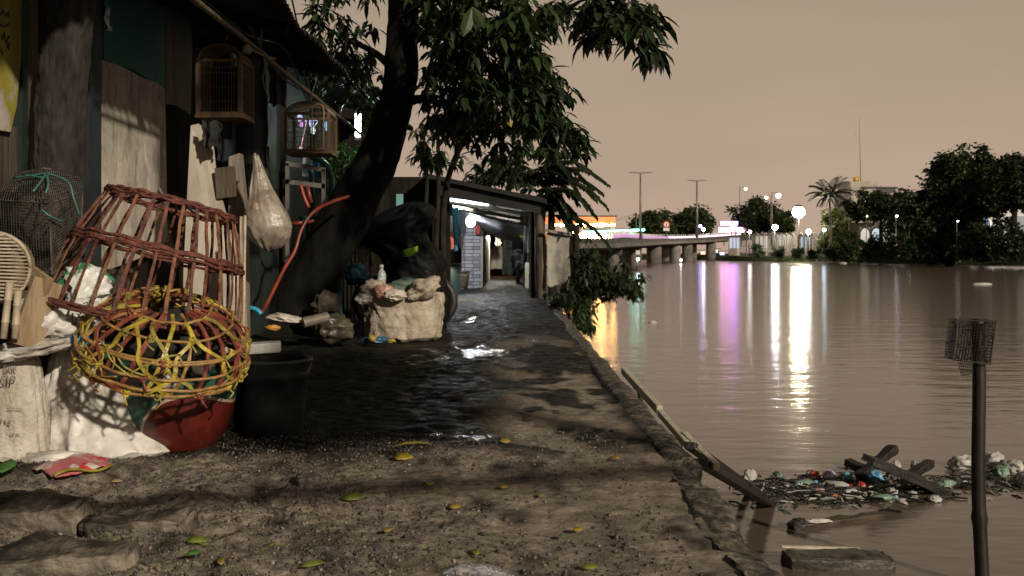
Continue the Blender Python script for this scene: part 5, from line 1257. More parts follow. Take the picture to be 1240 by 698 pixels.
# green chair and bench frame in the gap, bright plant, fluorescent tube
M_gch = mat('green_chair_plastic', (.01, .10, .08), (.02, .16, .13), 4, .35)
ch = thing('plastic_chair', 'dark green plastic chair standing in front of the lit plant', 'chair', P(386, 262, 10.6))
k_ = px(10.6)
mb = MB(); mb.tube(smooth_path([P(398, 268, 10.5), P(402, 225, 10.5), P(398, 205, 10.5), P(388, 194, 10.5), P(376, 190, 10.5)], 5), .030, 8); mb.build('back_frame', M_gch, ch, smooth=True)
mb = MB(); mb.tube([P(380, 262, 10.9), P(378, 216, 10.9), P(374, 200, 10.9)], .028, 8); mb.build('back_frame', M_gch, ch, smooth=True)
MB().box(P(388, 264, 10.6), (.38, .36, .035)).build('seat', M_gch, ch, bevel=.01)
for sx in (-1, 1):
    for sy in (-1, 1):
        p = P(388, 264, 10.6) + Vector((sx * .16, sy * .15, 0)); MB().tube([p, (p.x + sx * .03, p.y + sy * .03, .02)], [.024, .018], 8).build('leg', M_gch, ch, smooth=True)
MB().box(P(392, 210, 10.6), (.16, .03, .10)).build('back_slat', M_gch, ch)
bn = thing('bench', 'grey metal bench frame behind the hanging bag', 'bench', P(370, 262, 9.9))
for k, (v0, v1) in enumerate(((198, 206), (220, 226))): MB().bar(P(346, v0, 9.9), P(394, v1, 9.9), .035, .045).build('rail', M_steel, bn)
for u, v in ((348, 198), (392, 206)): p = P(u, v, 9.9); MB().bar(p, (p.x, p.y, 0), .035, .035, (0, 1, 0)).build('leg', M_steel, bn)
tb = thing('fluorescent_tube', 'short upright white fluorescent tube glowing above the lit plant', 'lamp', P(433, 170, 11.4))
MB().tube([P(433.5, 138, 11.35), P(433.5, 166, 11.35)], .03, 10).build('tube', emat('cool_tube', (.80, 1, .93), 55), tb, smooth=True)
for v0, v1 in ((134, 138), (166, 170)): MB().bar(P(433.5, v0, 11.36), P(433.5, v1, 11.36), .06, .06, (0, 1, 0)).build('end_cap', M_steel, tb)
MB().tube([P(433.5, 134, 11.36), P(435, 100, 11.5)], .008, 5).build('cord', M_dark, tb)
pl = thing('leafy_plant', 'brightly lit green leafy plant under the fluorescent tube', 'plant', (P(420, 0, 11.9).x, 11.9, 0))
mb = MB(); rg = random.Random(15)
for k in range(46):
    p = P(rg.gauss(415, 14), rg.gauss(206, 17), 11.9 + rg.uniform(-.35, .45))
    for j in range(7):
        a = rg.random() * 6.28; mb.leaf(p, (math.cos(a), math.sin(a), rg.uniform(-.9, .5)), (0, 0, 1), rg.uniform(.09, .19), rg.uniform(.025, .04))
for k in range(14):
    a = rg.uniform(-.5, 1.2); mb.leaf(P(428 + rg.uniform(-8, 8), 182, 11.8), (math.cos(a), rg.uniform(-.6, .2), math.sin(a) * .7), (0, 0, 1), .32, .06)
mb.build('foliage', mat('bright_leaf', (.05, .16, .03), (.16, .30, .08), 6, .4, trans=.3), pl)
mb = MB()
for k in range(6): mb.tube([(P(416, 0, 11.9).x + .05 * k - .1, 11.9, -.05), P(404 + 5 * k, 200, 11.9)], .01, 5)
mb.build('stem', M_bark, pl)
p = P(372, 203, 11.2); mb = MB()
t = thing('bottle_box', 'pale blue white carton standing on the bench under the smaller birdcage', 'carton', p + Vector((0, 0, -.12)))
MB().box(p, (.11, .08, .21), (0, .05, .2)).build('carton', mat('pale_carton', (.35, .5, .6), (.7, .74, .76), 9, .5, lo=.45, hi=.55), t); MB().box(p + Vector((.09, .03, -.02)), (.07, .07, .16)).build('blue_label', bpy.data.materials['blue_plastic'], t)
for k, (u, v, r, c_, lb) in enumerate(((363, 143, .030, (.55, .62, 1), 'upper blue white fairy light seen through the smaller birdcage, on its left'), (365, 151, .022, (.75, .35, .8), 'pink violet fairy light just under the upper blue white one'), (377, 149, .030, (.55, .65, 1), 'blue white fairy light behind the arched cage door, upper'), (379, 158, .032, (.85, .95, .9), 'pale fairy light behind the arched cage door, lower'), (395, 153, .034, (.25, .55, .85), 'blue fairy light right of the arched cage door'), (364, 180, .02, (.9, .5, .5), 'rose fairy light under the smaller birdcage'))):
    p = P(u, v, 10.2); mb = MB(); mb.ico(p, r, 2, .12, (.8, .8, 1.4)); mb.tube([p + Vector((0, .02, r)), (p.x, p.y + .3, 2.25)], .004, 4)
    tag(mb.build('fairy_light', emat('fairy_glow', c_, 1.1), smooth=True, loc=p), lb, 'light', 'coloured lights behind the cages')

for k, (pts, lb) in enumerate((([(240, -5, 5.2), (300, 42, 6.2), (345, 60, 7.2), (372, 122, 8.0), (395, 160, 9.0)], 'thin black cable drooping under the eave above the larger birdcage'), ([(352, -8, 7.0), (362, 40, 7.4), (366, 78, 8.0), (374, 118, 9.0)], 'black cable hanging straight down at the end of the tin eave'), ([(300, 30, 6.0), (340, 92, 6.9), (380, 118, 8.5), (424, 150, 10.8)], 'thin cable slanting down beside the bamboo pole'))):
    q = smooth_path([P(*p) for p in pts], 6); mb = MB(); mb.tube(q, .007, 5); tag(mb.build('cable', M_dark, loc=q[0]), lb, 'cable', 'cables under the eave')
cloth('hanging_cloth', 'dark rag hanging between the two birdcages below the cables', 'cloth', 326, 78, 344, 128, 7.0, M_clk, 9, .04, 1.1, group='dark clothes hung under the eave')
cloth('hanging_cloth', 'dark green cloth hanging left behind the hanging bag', 'cloth', 300, 176, 326, 226, 6.6, M_greend, 10, .04, 1.1, group='dark clothes hung under the eave')
# ------------------------------------------------------------------ leaning tree, tarp, jute sack, shack, plants by the water
M_lb = mat('glossy_leaf', (.005, .012, .005), (.036, .066, .020), 1.6, .42, trans=.22)
M_lb2 = mat('feather_leaf', (.010, .020, .007), (.03, .05, .018), 2, .45, trans=.22)
mt = thing('leaning_tree', 'thick dark tree leaning right over the path with drooping glossy leaves', 'tree', P(365, 405, 9.9))
def skin(mb, pts, rs, n=20, seed=0, lump=.10):
    k = len(pts); ref = None
    o = len(mb.v)
    for i, p in enumerate(pts):
        t = (pts[min(i + 1, k - 1)] - pts[max(i - 1, 0)]).normalized()
        if ref is None: ref = t.cross(Vector((.1, 1, .2)))
        ref = (ref - t * ref.dot(t)).normalized(); bi = t.cross(ref)
        for j in range(n):
            a = 2 * math.pi * j / n
            w_ = 1 + lump * noise.fractal(Vector((math.cos(a) * 1.6 + seed, math.sin(a) * 1.6, i * .16)), 1, 2, 4)
            q = p + (ref * math.cos(a) + bi * math.sin(a)) * rs[i] * w_; mb.v.append(tuple(q))
    mb.f += [(o + i * n + j, o + i * n + (j + 1) % n, o + (i + 1) * n + (j + 1) % n, o + (i + 1) * n + j) for i in range(k - 1) for j in range(n)]
    return mb
tp = smooth_path([P(330, 440, 9.9), P(346, 398, 9.9), P(366, 360, 9.85), P(394, 308, 9.8), P(431, 240, 9.7), P(464, 175, 9.65), P(483, 110, 9.6), P(488, 50, 9.5), P(489, -20, 9.4), P(500, -120, 9.2)], 8)
tr_ = lerp_list([.52, .36, .285, .25, .225, .195, .165, .15, .14, .12], len(tp))
mb = MB(); skin(mb, tp, tr_, 26, 2, .16)
BRN = [([(487, 55, 9.5), (520, 38, 9.1), (560, 55, 8.8), (610, 95, 8.5), (655, 125, 8.3), (685, 160, 8.2)], .075),
       ([(490, -30, 9.4), (540, -90, 8.4), (630, -110, 7.2), (705, -60, 6.4), (750, 0, 6.1), (782, 55, 6.0)], .07),
       ([(486, 95, 9.7), (455, 65, 10.1), (415, 45, 10.2), (380, 25, 9.8)], .05),
       ([(480, 130, 9.6), (510, 120, 9.8), (545, 130, 10), (590, 150, 9.8)], .06),
       ([(490, 10, 9.4), (545, -5, 9.0), (600, 10, 8.5), (650, 25, 8.2)], .05),
       ([(489, -20, 9.4), (440, -60, 9.8), (390, -70, 9.6)], .05)]
for pts, r in BRN:
    q = smooth_path([P(*p) for p in pts], 5); mb.tube(q, lerp_list([r, r * .7, r * .4, r * .15], len(q)), 8)
mb.build('trunk', mat('leaning_bark', (.003, .0025, .002), (.012, .010, .008), 9, .9, spec=.15, bump=1.0, bscale=16, stretch=(1, 1, .3)), mt, smooth=True)
def rosette(mb, p, rg, n=9, L_=.2, W_=.06, dr=.52, curl=.3):
    a0 = rg.random() * 6.28; tilt = rg.uniform(-.2, .3)
    for j in range(n):
        a = a0 + j * 2.4 + rg.uniform(-.3, .3); s = rg.uniform(.7, 1.2)
        mb.leaf(p + Vector((rg.gauss(0, .02), rg.gauss(0, .02), rg.gauss(0, .03))), (math.cos(a), math.sin(a), -dr * rg.uniform(.1, 2.1) + tilt), (0, 0, 1), L_ * s, W_ * s, curl * rg.uniform(.5, 1.4))
rg = random.Random(41); mb = MB()
CL = [(550, 30, 42, 45, 9.0, .9, 84), (605, 85, 56, 58, 8.5, .8, 112), (548, 115, 34, 55, 9.2, .7, 85), (640, 105, 28, 46, 8.3, .5, 40), (676, 166, 22, 26, 8.2, .35, 24), (625, 30, 30, 34, 8.2, .7, 44), (655, 22, 22, 14, 8.3, .4, 9),
      (610, 165, 36, 22, 9.2, .5, 30), (652, 140, 20, 20, 8.2, .3, 18), (708, 28, 12, 16, 6.6, .25, 5), (728, 22, 22, 24, 6.2, .3, 14), (762, 32, 26, 26, 6.0, .3, 14), (790, 60, 14, 7, 6.0, .15, 4), (748, 2, 45, 12, 6.1, .3, 13),
      (418, 55, 40, 40, 10.3, .6, 34), (446, 110, 24, 40, 10.5, .5, 22), (388, 18, 18, 12, 9.6, .4, 9), (392, 92, 20, 22, 10.2, .4, 12), (522, 180, 18, 20, 10.4, .4, 7),
      (560, -22, 80, 22, 8.6, .9, 70), (650, 8, 40, 10, 8.0, .5, 14), (672, 108, 20, 18, 8.2, .3, 12), (700, 172, 12, 16, 8.2, .2, 7), (425, -20, 60, 20, 9.8, .6, 26)]
for (u, v, ru, rv, d, rd, n) in CL:
    for k in range(n):
        while True:
            a, c = rg.uniform(-1, 1), rg.uniform(-1, 1)
            if a * a + c * c < 1: break
        pp_ = P(u + ru * a, v + rv * c, d + rg.uniform(-rd, rd)); rosette(mb, pp_, rg, rg.randint(6, 11), rg.uniform(.12, .19), rg.uniform(.038, .056)); mb.tube([pp_, pp_ + Vector((rg.uniform(-.08, .04), rg.uniform(-.05, .08), rg.uniform(.02, .07)))], .003, 3, False)
mb.build('crown', M_lb, mt)
mb = MB(); c = P(614, 137, 7.9); mb.leaf(c, (.3, 0, -1), (0, 1, 0), .12, .055, .15); mb.build('yellow_leaf', M_ly, mt)
mb = MB(); c = P(572, 8, 6.8); mb.leaf(c, (-.25, -.1, -.9), (0, 1, .2), .24, .085, .2); mb.leaf(c, (.4, -.2, -.8), (0, 1, .2), .2, .07, .2); mb.build('lit_leaf', M_leafm, mt)  # these leaves get a lighter green so they look lit

# unseen tree added beside the camera to shade the path, wall and cages
rt = thing('shade_tree', 'unseen tree added beside the viewer, its boughs placed to shade the path', 'tree', (4.3, -.8, -.9))
mb = MB(); q = smooth_path([(4.3, -.8, -.9), (4.1, -.5, .6), (3.7, .1, 1.5), (3.2, .6, 2.1), (2.8, 1.0, 2.7)], 6); mb.tube(q, lerp_list([.18, .14, .11, .08, .05], len(q)), 12)
mb.tube(smooth_path([(3.5, .35, 1.75), (2.9, .47, 1.82), (2.3, .33, 1.82), (1.5, .12, 1.82), (.75, -.08, 1.82), (.3, -.2, 1.83)], 5), .05, 10)
mb.tube(smooth_path([(2.8, 1.0, 2.7), (2.0, 1.2, 3.5), (1.2, 1.6, 4.0), (.6, 2.4, 4.1)], 5), .03, 8)
mb.tube(smooth_path([(2.9, .9, 2.6), (2.7, 1.8, 2.75), (2.7, 2.8, 2.75), (2.6, 3.6, 2.8)], 5), .03, 8)
mb.build('trunk', M_bark, rt, smooth=True)
mb = MB(); rg = random.Random(19)
for (c, s, n) in (((2.45, 1.45, 2.75), (.80, 2.2, .30), 420), ((1.1, 2.5, 4.1), (.45, 1.1, .28), 190)):
    for k in range(n):
        while True:
            g = Vector((rg.uniform(-1, 1), rg.uniform(-1, 1), rg.uniform(-1, 1)))
            if g.length < 1: break
        rosette(mb, Vector(c) + Vector((g.x * s[0], g.y * s[1], g.z * s[2])), rg, 8, .2, .07)
mb.build('crown', M_lb, rt)

# thin trees behind, between the leaning tree and the shack
def thin_tree(pts, r, label, leaves, m_, twigs=()):
    q = smooth_path([P(*p) for p in pts], 6); t = thing('thin_tree', label, 'tree', q[0], 'thin trees beside the shack')
    mb = MB(); mb.tube(q, lerp_list([r, r * .8, r * .5], len(q)), 8)
    for w_ in twigs: z = smooth_path([P(*p) for p in w_], 4); mb.tube(z, lerp_list([r * .6, r * .2], len(z)), 6)
    mb.build('trunk', M_bark, t, smooth=True)
    mb = MB(); rg = random.Random(len(leaves) + int(r * 1000))
    for (u, v, ru, rv, d, n) in leaves:
        for k in range(n): rosette(mb, P(u + rg.gauss(0, ru * .5), v + rg.gauss(0, rv * .5), d + rg.uniform(-.3, .3)), rg, 7, .2, .05)
    mb.build('crown', m_, t); return t
thin_tree([(527, 375, 14.5), (528, 300, 14.5), (531, 220, 14.4), (530, 150, 14.2)], .05, 'straight thin dark tree left of the shack roof', [(525, 195, 18, 12, 14, 9), (540, 150, 25, 15, 14, 8)], M_lb2)
thin_tree([(537, 370, 15.2), (537, 260, 15.2), (546, 205, 15), (566, 165, 14.8), (580, 152, 14.6)], .055, 'forked thin dark tree leaning right in front of the shack roof', [(580, 150, 22, 12, 14.5, 10), (552, 192, 12, 6, 14.6, 3)], M_lb2, [[(547, 205, 15), (553, 180, 15), (552, 160, 15)], [(540, 230, 15.1), (548, 195, 14.8), (562, 190, 14.6)]])
thin_tree([(514, 380, 14), (512, 300, 14), (517, 220, 14), (512, 150, 14)], .04, 'thinnest dark stem just right of the leaning tree', [(515, 175, 10, 15, 14, 5)], M_lb2)

# tarpaulin over a motorcycle
M_tarp = mat('black_tarp', (.003, .003, .003), (.008, .008, .0075), 5, .5, bump=.35, bscale=8, r2=.7, spec=.14)
c = P(488, 300, 11.4); tpn = thing('covered_motorcycle', 'bulky motorcycle wrapped in black tarpaulin with a lime green band, behind the jute sack', 'motorcycle', (c.x, c.y, 0))
mb = MB(); sack(mb, (c.x + .12, c.y, 0), [(0, .22), (.25, .26), (.55, .25), (.80, .27), (1.02, .33), (1.22, .31), (1.36, .20), (1.42, .05)], 96, 80, 17, 2.2, 1.2, 1.1, .12, .09, ff=2.6)
mb.v = [(q[0] - .30 * sm(.75, 1.1, q[2]) * sm(1.45, 1.0, q[2]) * 1.0 + .08 * sm(.8, .4, q[2]), q[1], q[2] + .10 * (q[0] - c.x) * sm(.9, 1.3, q[2])) for q in mb.v]
mb.build('tarpaulin', M_tarp, tpn, smooth=True)
mb = MB(); p = P(496, 303, 10.85)
pts = [P(486, 305, 10.93), P(492, 302, 10.9), P(500, 300, 10.9), P(506, 298, 10.93)]; dn = Vector((0, 0, -.085))
for k, q in enumerate(pts): mb.v += [tuple(q), tuple(q + dn * (.7, 1, 1, .6)[k])]
mb.f = [(k * 2, k * 2 + 1, k * 2 + 3, k * 2 + 2) for k in range(3)]
o = mb.build('reflective_band', mat('lime_fabric', (.20, .50, .02), (.30, .62, .06), 12, .4), tpn, smooth=True); s_ = o.modifiers.new('th', 'SOLIDIFY'); s_.thickness = .01
for dx in (-.28, .33):
    w = MB(); w.lathe((c.x + dx, c.y, .30), [(.20, -.05), (.27, -.05), (.30, -.02), (.30, .02), (.27, .05), (.20, .05), (.20, -.05)], 28, Matrix.Rotation(R(90), 3, 'X') @ Matrix.Rotation(0, 3, 'Z'), False); w.build('wheel', M_blk, tpn, smooth=True)

# jute sack
c = G(484, 414); c = Vector((c.x, c.y + .30, 0)); js = thing('jute_sack', 'wide open jute sack overflowing with scraps at the edge of the path', 'sack', c)
sack(MB(), c, [(0, .29), (.03, .335), (.15, .345), (.30, .335), (.42, .345), (.50, .36), (.535, .365), (.54, .345), (.50, .31), (.46, .25)], 128, 90, 44, 2.5, 1.05, .95, .09, .075, ff=3.2).build('body', M_jute, js, smooth=True)
mb = MB(); blob(mb, P(512, 350, 9.55), (.16, .12, .09), 5, .25, 1.5, 4, rot=(0, R(-25), 0), folds=3); mb.build('folded_rim', M_jute, js, smooth=True)
mb = MB(); blob(mb, P(452, 352, 9.6), (.12, .10, .09), 9, .25, 1.6, 4, folds=3); mb.build('folded_rim', M_jute, js, smooth=True)
def scrap(u, v, d, sc, seed, m_, name, label, cat, grp='scraps in the jute sack', rot=None):
    mb = MB(); p = P(u, v, d); blob(mb, p, sc, seed, .28, 1.7, 3, folds=3, rot=rot); return tag(mb.build(name, m_, smooth=True, loc=p), label, cat, grp)
scrap(440, 362, 9.4, (.07, .06, .05), 8, M_plas, 'plastic_scrap', 'white crumpled film hanging over the left rim of the jute sack', 'scrap')
scrap(464, 353, 9.5, (.09, .07, .06), 3, mat('pink_plastic', (.45, .12, .08), (.6, .42, .34), 9, .4), 'plastic_scrap', 'pink orange plastic scrap on top of the jute sack', 'scrap')
scrap(488, 347, 9.75, (.20, .12, .07), 4, mat('grey_green_cloth', (.05, .085, .07), (.13, .18, .15), 6, .7), 'cloth_scrap', 'grey green cloth rolled across the mouth of the jute sack', 'scrap', rot=(0, R(-10), 0))
scrap(478, 358, 9.45, (.11, .08, .05), 6, M_sackt, 'cloth_scrap', 'tan cloth lump under the pink scrap in the jute sack', 'scrap')
p = P(462, 346, 9.75); mb = MB(); mb.lathe(p, [(.035, 0), (.042, .01), (.042, .11), (.03, .14), (.018, .155), (.018, .175), (.022, .176), (.022, .20), (.01, .205)], 18, capt=True)
bt = thing('plastic_bottle', 'clear white plastic bottle standing up behind the jute sack', 'bottle', p); mb.build('bottle', mat('bottle_white', (.45, .46, .45), (.62, .63, .62), 10, .25, trans=.3), bt, smooth=True)
MB().lathe(p + Vector((0, 0, .055)), [(.0435, 0), (.0435, .05)], 18, capb=False).build('label', mat('bottle_label', (.2, .28, .3), (.6, .62, .6), 30, .4), bt, smooth=True)
# small things round the tree foot
def lump(u, v, d, sc, seed, m_, name, label, cat, grp=None, rot=None, sub=3):
    mb = MB(); p = P(u, v, d); blob(mb, p, sc, seed, .25, 1.7, sub, folds=3, rot=rot); return tag(mb.build(name, m_, smooth=True, loc=p), label, cat, grp)
p0, p1 = P(367, 391, 8.4), P(397, 384, 8.5); mb = MB(); mb.tube([p0, p1], .045, 14); mb.tube([p1, p1 + (p1 - p0).normalized() * .004], .038, 14); tag(mb.build('cardboard_tube', mat('card_tube', (.10, .085, .065), (.2, .17, .13), 8, .6), smooth=False, loc=p0), 'short brown cardboard tube lying at the foot of the leaning tree', 'tube')
lump(346, 386, 8.5, (.15, .08, .035), 5, M_sackt, 'rag', 'long pale rag lying left of the cardboard tube', 'rag', rot=(0, R(8), 0))
lump(404, 398, 8.8, (.16, .14, .12), 12, mat('olive_bag', (.035, .03, .02), (.09, .08, .05), 7, .4), 'rubbish_bag', 'dark olive rubbish bag at the foot of the leaning tree', 'bag')
lump(395, 370, 9.2, (.12, .1, .12), 13, M_dust, 'rubbish_bag', 'dark rubbish bag heaped against the leaning tree trunk', 'bag')
lump(456, 412, 9.0, (.13, .06, .03), 15, mat('blue_film', (.01, .05, .12), (.03, .10, .2), 9, .35), 'plastic_wrapper', 'dark blue wrapper crumpled at the left foot of the jute sack', 'wrapper')
lump(451, 410, 8.9, (.035, .02, .03), 16, M_ly, 'plastic_wrapper', 'yellow wrapper standing on the dark blue one', 'wrapper', rot=(0, R(30), 0))
lump(474, 413, 8.9, (.035, .02, .02), 17, M_ly, 'plastic_wrapper', 'second yellow wrapper close to the jute sack front', 'wrapper')
lump(330, 397, 7.6, (.05, .03, .02), 18, mat('orange_film', (.45, .18, .02), (.55, .3, .05), 9, .4), 'plastic_wrapper', 'small orange wrapper left of the upright green leaves', 'wrapper')
lump(432, 332, 10.6, (.12, .1, .10), 22, mat('blue_rag', (.006, .05, .09), (.015, .09, .14), 6, .6), 'rag', 'dull blue rag between the leaning tree and the bottle', 'rag')
lump(440, 305, 11.6, (.06, .05, .22), 23, M_sackt, 'rag', 'beige cloth hanging behind the leaning tree above the blue rag', 'rag')
lump(449, 300, 12.0, (.03, .05, .28), 24, M_plankg, 'rag', 'grey cloth strip hanging right of the beige cloth', 'rag')
for k, (u, v, d, du, z, lb) in enumerate(((555, 366, 15.4, 26, .05, 'pale flat lath lying across the wet path before the shack'), (545, 352, 17.2, 20, .05, 'second thinner lath lying at the shack entrance on the left'))):
    p = G(u, v); mb = MB(); mb.bar((p.x - .3, p.y - .05, .04), (p.x + .3, p.y + .08, .04), .07, .03); tag(mb.build('lath', M_plankg, loc=p), lb, 'lath', 'laths on the path')

# ---- the shack across the path
D = 18.6
sh = thing('riverside_shack', 'low open shack over the path with a dark roof, bright inside', 'shack', (-.3, 19, 0))
M_roofd = mat('shack_roof', (.005, .0045, .004), (.015, .0125, .011), 3, .85, bump=.4)
M_post = mat('shack_post', (.03, .022, .016), (.12, .09, .065), 6, .8, bump=.8, bscale=14, stretch=(2, 2, .3))
M_cream = mat('cream_paint', (.42, .38, .28), (.62, .58, .46), 4, .6)
M_lblue = mat('blue_paint', (.06, .28, .42), (.14, .42, .58), 5, .5)
a, c = P(512, 211, D - .5), P(662, 243, D - .5)
mb = MB(); 
for (y, dz) in ((D - .6, 0), (24, .05), (33, .0), (46, -.1)):
    for p in (a, c): mb.v += [(p.x, y, p.z + dz + .02), (p.x, y, p.z + dz - .06)]
for k in range(3):
    o_ = k * 4; mb.f += [(o_, o_ + 2, o_ + 6, o_ + 4), (o_ + 1, o_ + 5, o_ + 7, o_ + 3), (o_, o_ + 4, o_ + 5, o_ + 1), (o_ + 2, o_ + 3, o_ + 7, o_ + 6)]
mb.f += [(0, 1, 3, 2), (12, 14, 15, 13)]; mb.build('roof', M_roofd, sh)
MB().bar(P(530, 226, D - .45), P(656, 249, D - .45), .06, .30).build('fascia', M_roofd, sh)
MB().bar(P(541, 360, D) + Vector((0, 0, -.2)), P(540, 225, D), .14, .14, (0, 1, 0)).build('post', M_dkw, sh)
mb = MB(); skin(mb, smooth_path([P(654, 372, D), P(655, 320, D), P(654, 270, D), P(656, 236, D)], 6), [.10] * 19, 14, 4, .25); mb.build('post', M_post, sh, smooth=True)
MB().bar(P(646, 366, D + .2), P(646, 245, D + .2), .09, .09, (0, 1, 0)).build('post', M_dkw, sh)
MB().box((-1.45, 32, 1.0), (.06, 27, 2.4)).build('left_wall', M_dkw, sh)
MB().box((.56, 33, .9), (.05, 26, 2.1)).build('right_wall', mat('bamboo_mat_wall', (.16, .13, .09), (.34, .29, .21), 6, .8, bump=.4), sh)
MB().box((-.4, 46.1, 1.0), (2.0, .06, 2.2)).build('back_wall', M_dkw, sh)
mb = MB()
for k, (u0, v0, u1, v1, d) in enumerate(((541, 243, 652, 262, 19.4), (548, 250, 645, 268, 22), (556, 262, 640, 274, 26), (590, 281, 636, 286, 34))):
    MB().bar(P(u0, v0, d), P(u1, v1, d), .06, .07).build('beam', M_cream, sh)
for (u0, v0, u1, v1, d) in ((582, 263, 601, 249, 21.5), (588, 285, 602, 276, 25.8)): MB().bar(P(u0, v0, d), P(u1, v1, d), .05, .05).build('brace', M_cream, sh)
# sagging tarp ceiling
mb = MB(); n = 24
for j in range(n + 1):
    for i in range(n + 1):
        s, t_ = i / n, j / n; p = P(566 + 78 * s, 258 + 17 * s, 20.5 + 7 * t_)
        mb.v.append((P(566 + 78 * s, 0, 20.5).x, p.y, P(0, 256 + 18 * s, 20.5).z - .16 * math.sin(math.pi * s) * math.sin(math.pi * t_) - .30 * t_ + .04 * noise.noise(Vector((s * 5, t_ * 5, 1)))))
mb.f = [(j * (n + 1) + i, j * (n + 1) + i + 1, (j + 1) * (n + 1) + i + 1, (j + 1) * (n + 1) + i) for j in range(n) for i in range(n)]
o = mb.build('tarp_ceiling', mat('grey_tarp', (.06, .06, .065), (.16, .16, .17), 3, .45, bump=.3), sh, smooth=True); s_ = o.modifiers.new('th', 'SOLIDIFY'); s_.thickness = .01
# brick room
m, nt, N, L, b = nodes('white_brick')
tc = N.new('ShaderNodeTexCoord'); mp = N.new('ShaderNodeMapping'); mp.inputs['Rotation'].default_value = (R(90), 0, 0); L.new(tc.outputs['Object'], mp.inputs[0])
bk_ = N.new('ShaderNodeTexBrick'); bk_.inputs['Scale'].default_value = 1.0; bk_.inputs['Brick Width'].default_value = .21; bk_.inputs['Row Height'].default_value = .085; bk_.inputs['Mortar Size'].default_value = .011
bk_.inputs['Color1'].default_value = (.26, .25, .27, 1); bk_.inputs['Color2'].default_value = (.54, .53, .55, 1); bk_.inputs['Mortar'].default_value = (.13, .12, .12, 1); bk_.inputs['Mortar Smooth'].default_value = .4; bk_.offset_frequency = 2; bk_.squash = .9
L.new(mp.outputs[0], bk_.inputs['Vector']); L.new(bk_.outputs['Color'], b.inputs['Base Color']); b.inputs['Roughness'].default_value = .8
x0, x1 = P(559, 0, 24).x, P(582, 0, 24).x; MB().box(((x0 + x1) / 2, 24.05, .9), (x1 - x0, .1, 1.9)).build('brick_wall', m, sh)
MB().box((x1 - .003, 28.1, .9), (.1, 8, 1.88)).build('brick_side', M_cream, sh)
MB().bar(P(586, 336, 25.5) + Vector((0, 0, -.1)), P(585, 268, 25.5), .10, .10, (0, 1, 0)).build('blue_post', M_lblue, sh)
MB().bar(P(583, 336, 25.2) + Vector((0, 0, -.1)), P(583, 300, 25.2), .07, .07, (0, 1, 0)).build('cream_post', M_cream, sh)
MB().bar(P(638, 344, 22.5) + Vector((0, 0, -.1)), P(638, 264, 22.5), .08, .08, (0, 1, 0)).build('cream_post', M_cream, sh)
MB().bar(P(643, 352, 19.9) + Vector((0, 0, -.1)), P(643, 262, 19.9), .07, .07, (0, 1, 0)).build('green_post', mat('pale_green_paint', (.16, .2, .13), (.28, .33, .22), 5, .6), sh)
def bulb(u, v, d, r, col, s, label, cord=.3, grp='lamps inside the shack'):
    p = P(u, v, d); t = thing('light_bulb', label, 'lamp', p, grp)
    MB().ico(p, r, 3, 0, (1, 1, 1.15)).build('glass', emat('bulb_glow', col, s * 4), t, smooth=True)
    MB().lathe(p + Vector((0, 0, r * 1.0)), [(r * .5, 0), (r * .5, r * .8), (r * .3, r * 1.0)], 12, capt=True).build('socket', M_dark, t, smooth=True)
    MB().tube([p + Vector((0, 0, r * 1.8)), p + Vector((0, 0, r * 1.8 + cord))], .008, 5).build('cord', M_dark, t)
bulb(570, 268.5, 21.5, .10, (.90, .95, 1), 95, 'bright cool white bulb on the left inside the shack', .25)
bulb(603, 294, 37, .10, (1, .45, .2), 30, 'small warm orange lamp deep inside the shack', .2)
bulb(606, 284, 31.5, .07, (1, .93, .82), 190, 'warm white lamp at the far end inside the shack', .2)
bulb(618, 276, 26, .06, (.95, .97, 1), 70, 'cool white bulb under the ceiling halfway into the shack', .1)
lt = thing('fluorescent_tube', 'long horizontal white fluorescent tube under the front left eave of the shack', 'lamp', P(565, 246, 19))
MB().tube([P(541, 241.5, 19.0), P(592, 248, 19.0)], .03, 10).build('tube', emat('shack_tube', (.88, .97, 1), 5), lt, smooth=True); MB().bar(P(541, 239, 19.05), P(592, 245.5, 19.05), .07, .04).build('holder', M_steel, lt)
def garment(u0, v0, u1, v1, d, col, col2, seed, label, taper=1.15):
    m_ = mat('garment_%d' % seed, col, col2, 6, .85, bump=.2)
    o = cloth('garment', label, 'clothing', u0, v0, u1, v1, d, m_, seed, .05, taper, 'clothes hung in the shack', 18, 7.0, .012)
    mb = MB(); a, c = P(u0, v0, d), P(u1, v0, d); mid = (a + c) / 2; mb.tube([a + Vector((0, .01, -.01)), mid + Vector((0, .01, .06)), c + Vector((0, .01, -.01))], .006, 5); mb.tube([mid + Vector((0, .01, .06)), mid + Vector((0, .01, .14))], .004, 5); h = mb.build('hanger', M_dark, o)
    return o
garment(542, 262, 548, 284, 19.3, (.62, .62, .66), (.75, .75, .78), 1, 'narrow white shirt hung nearest the left shack post', 1.0)
garment(542, 281, 549, 302, 19.25, (.55, .14, .10), (.7, .25, .18), 2, 'salmon pink garment hung below the narrow white shirt', 1.0)
garment(547, 252, 554, 304, 19.5, (.05, .26, .40), (.09, .36, .50), 3, 'long blue towel hung on the left inside the shack', 1.0)
garment(553, 254, 563, 284, 19.8, (.45, .56, .68), (.62, .70, .78), 4, 'pale blue shirt hung beside the long blue towel', 1.2)
garment(555, 284, 561, 300, 19.9, (.6, .58, .55), (.75, .74, .7), 5, 'white cloth hung below the pale blue shirt', .8)
garment(588, 301, 597, 326, 36, (.55, .48, .44), (.7, .62, .56), 6, 'pinkish white dress hung on the left, deep inside the shack', 1.4)
garment(597, 299, 608, 326, 35, (.62, .56, .46), (.74, .68, .58), 7, 'cream dress hung second from the left, deep inside the shack', 1.5)
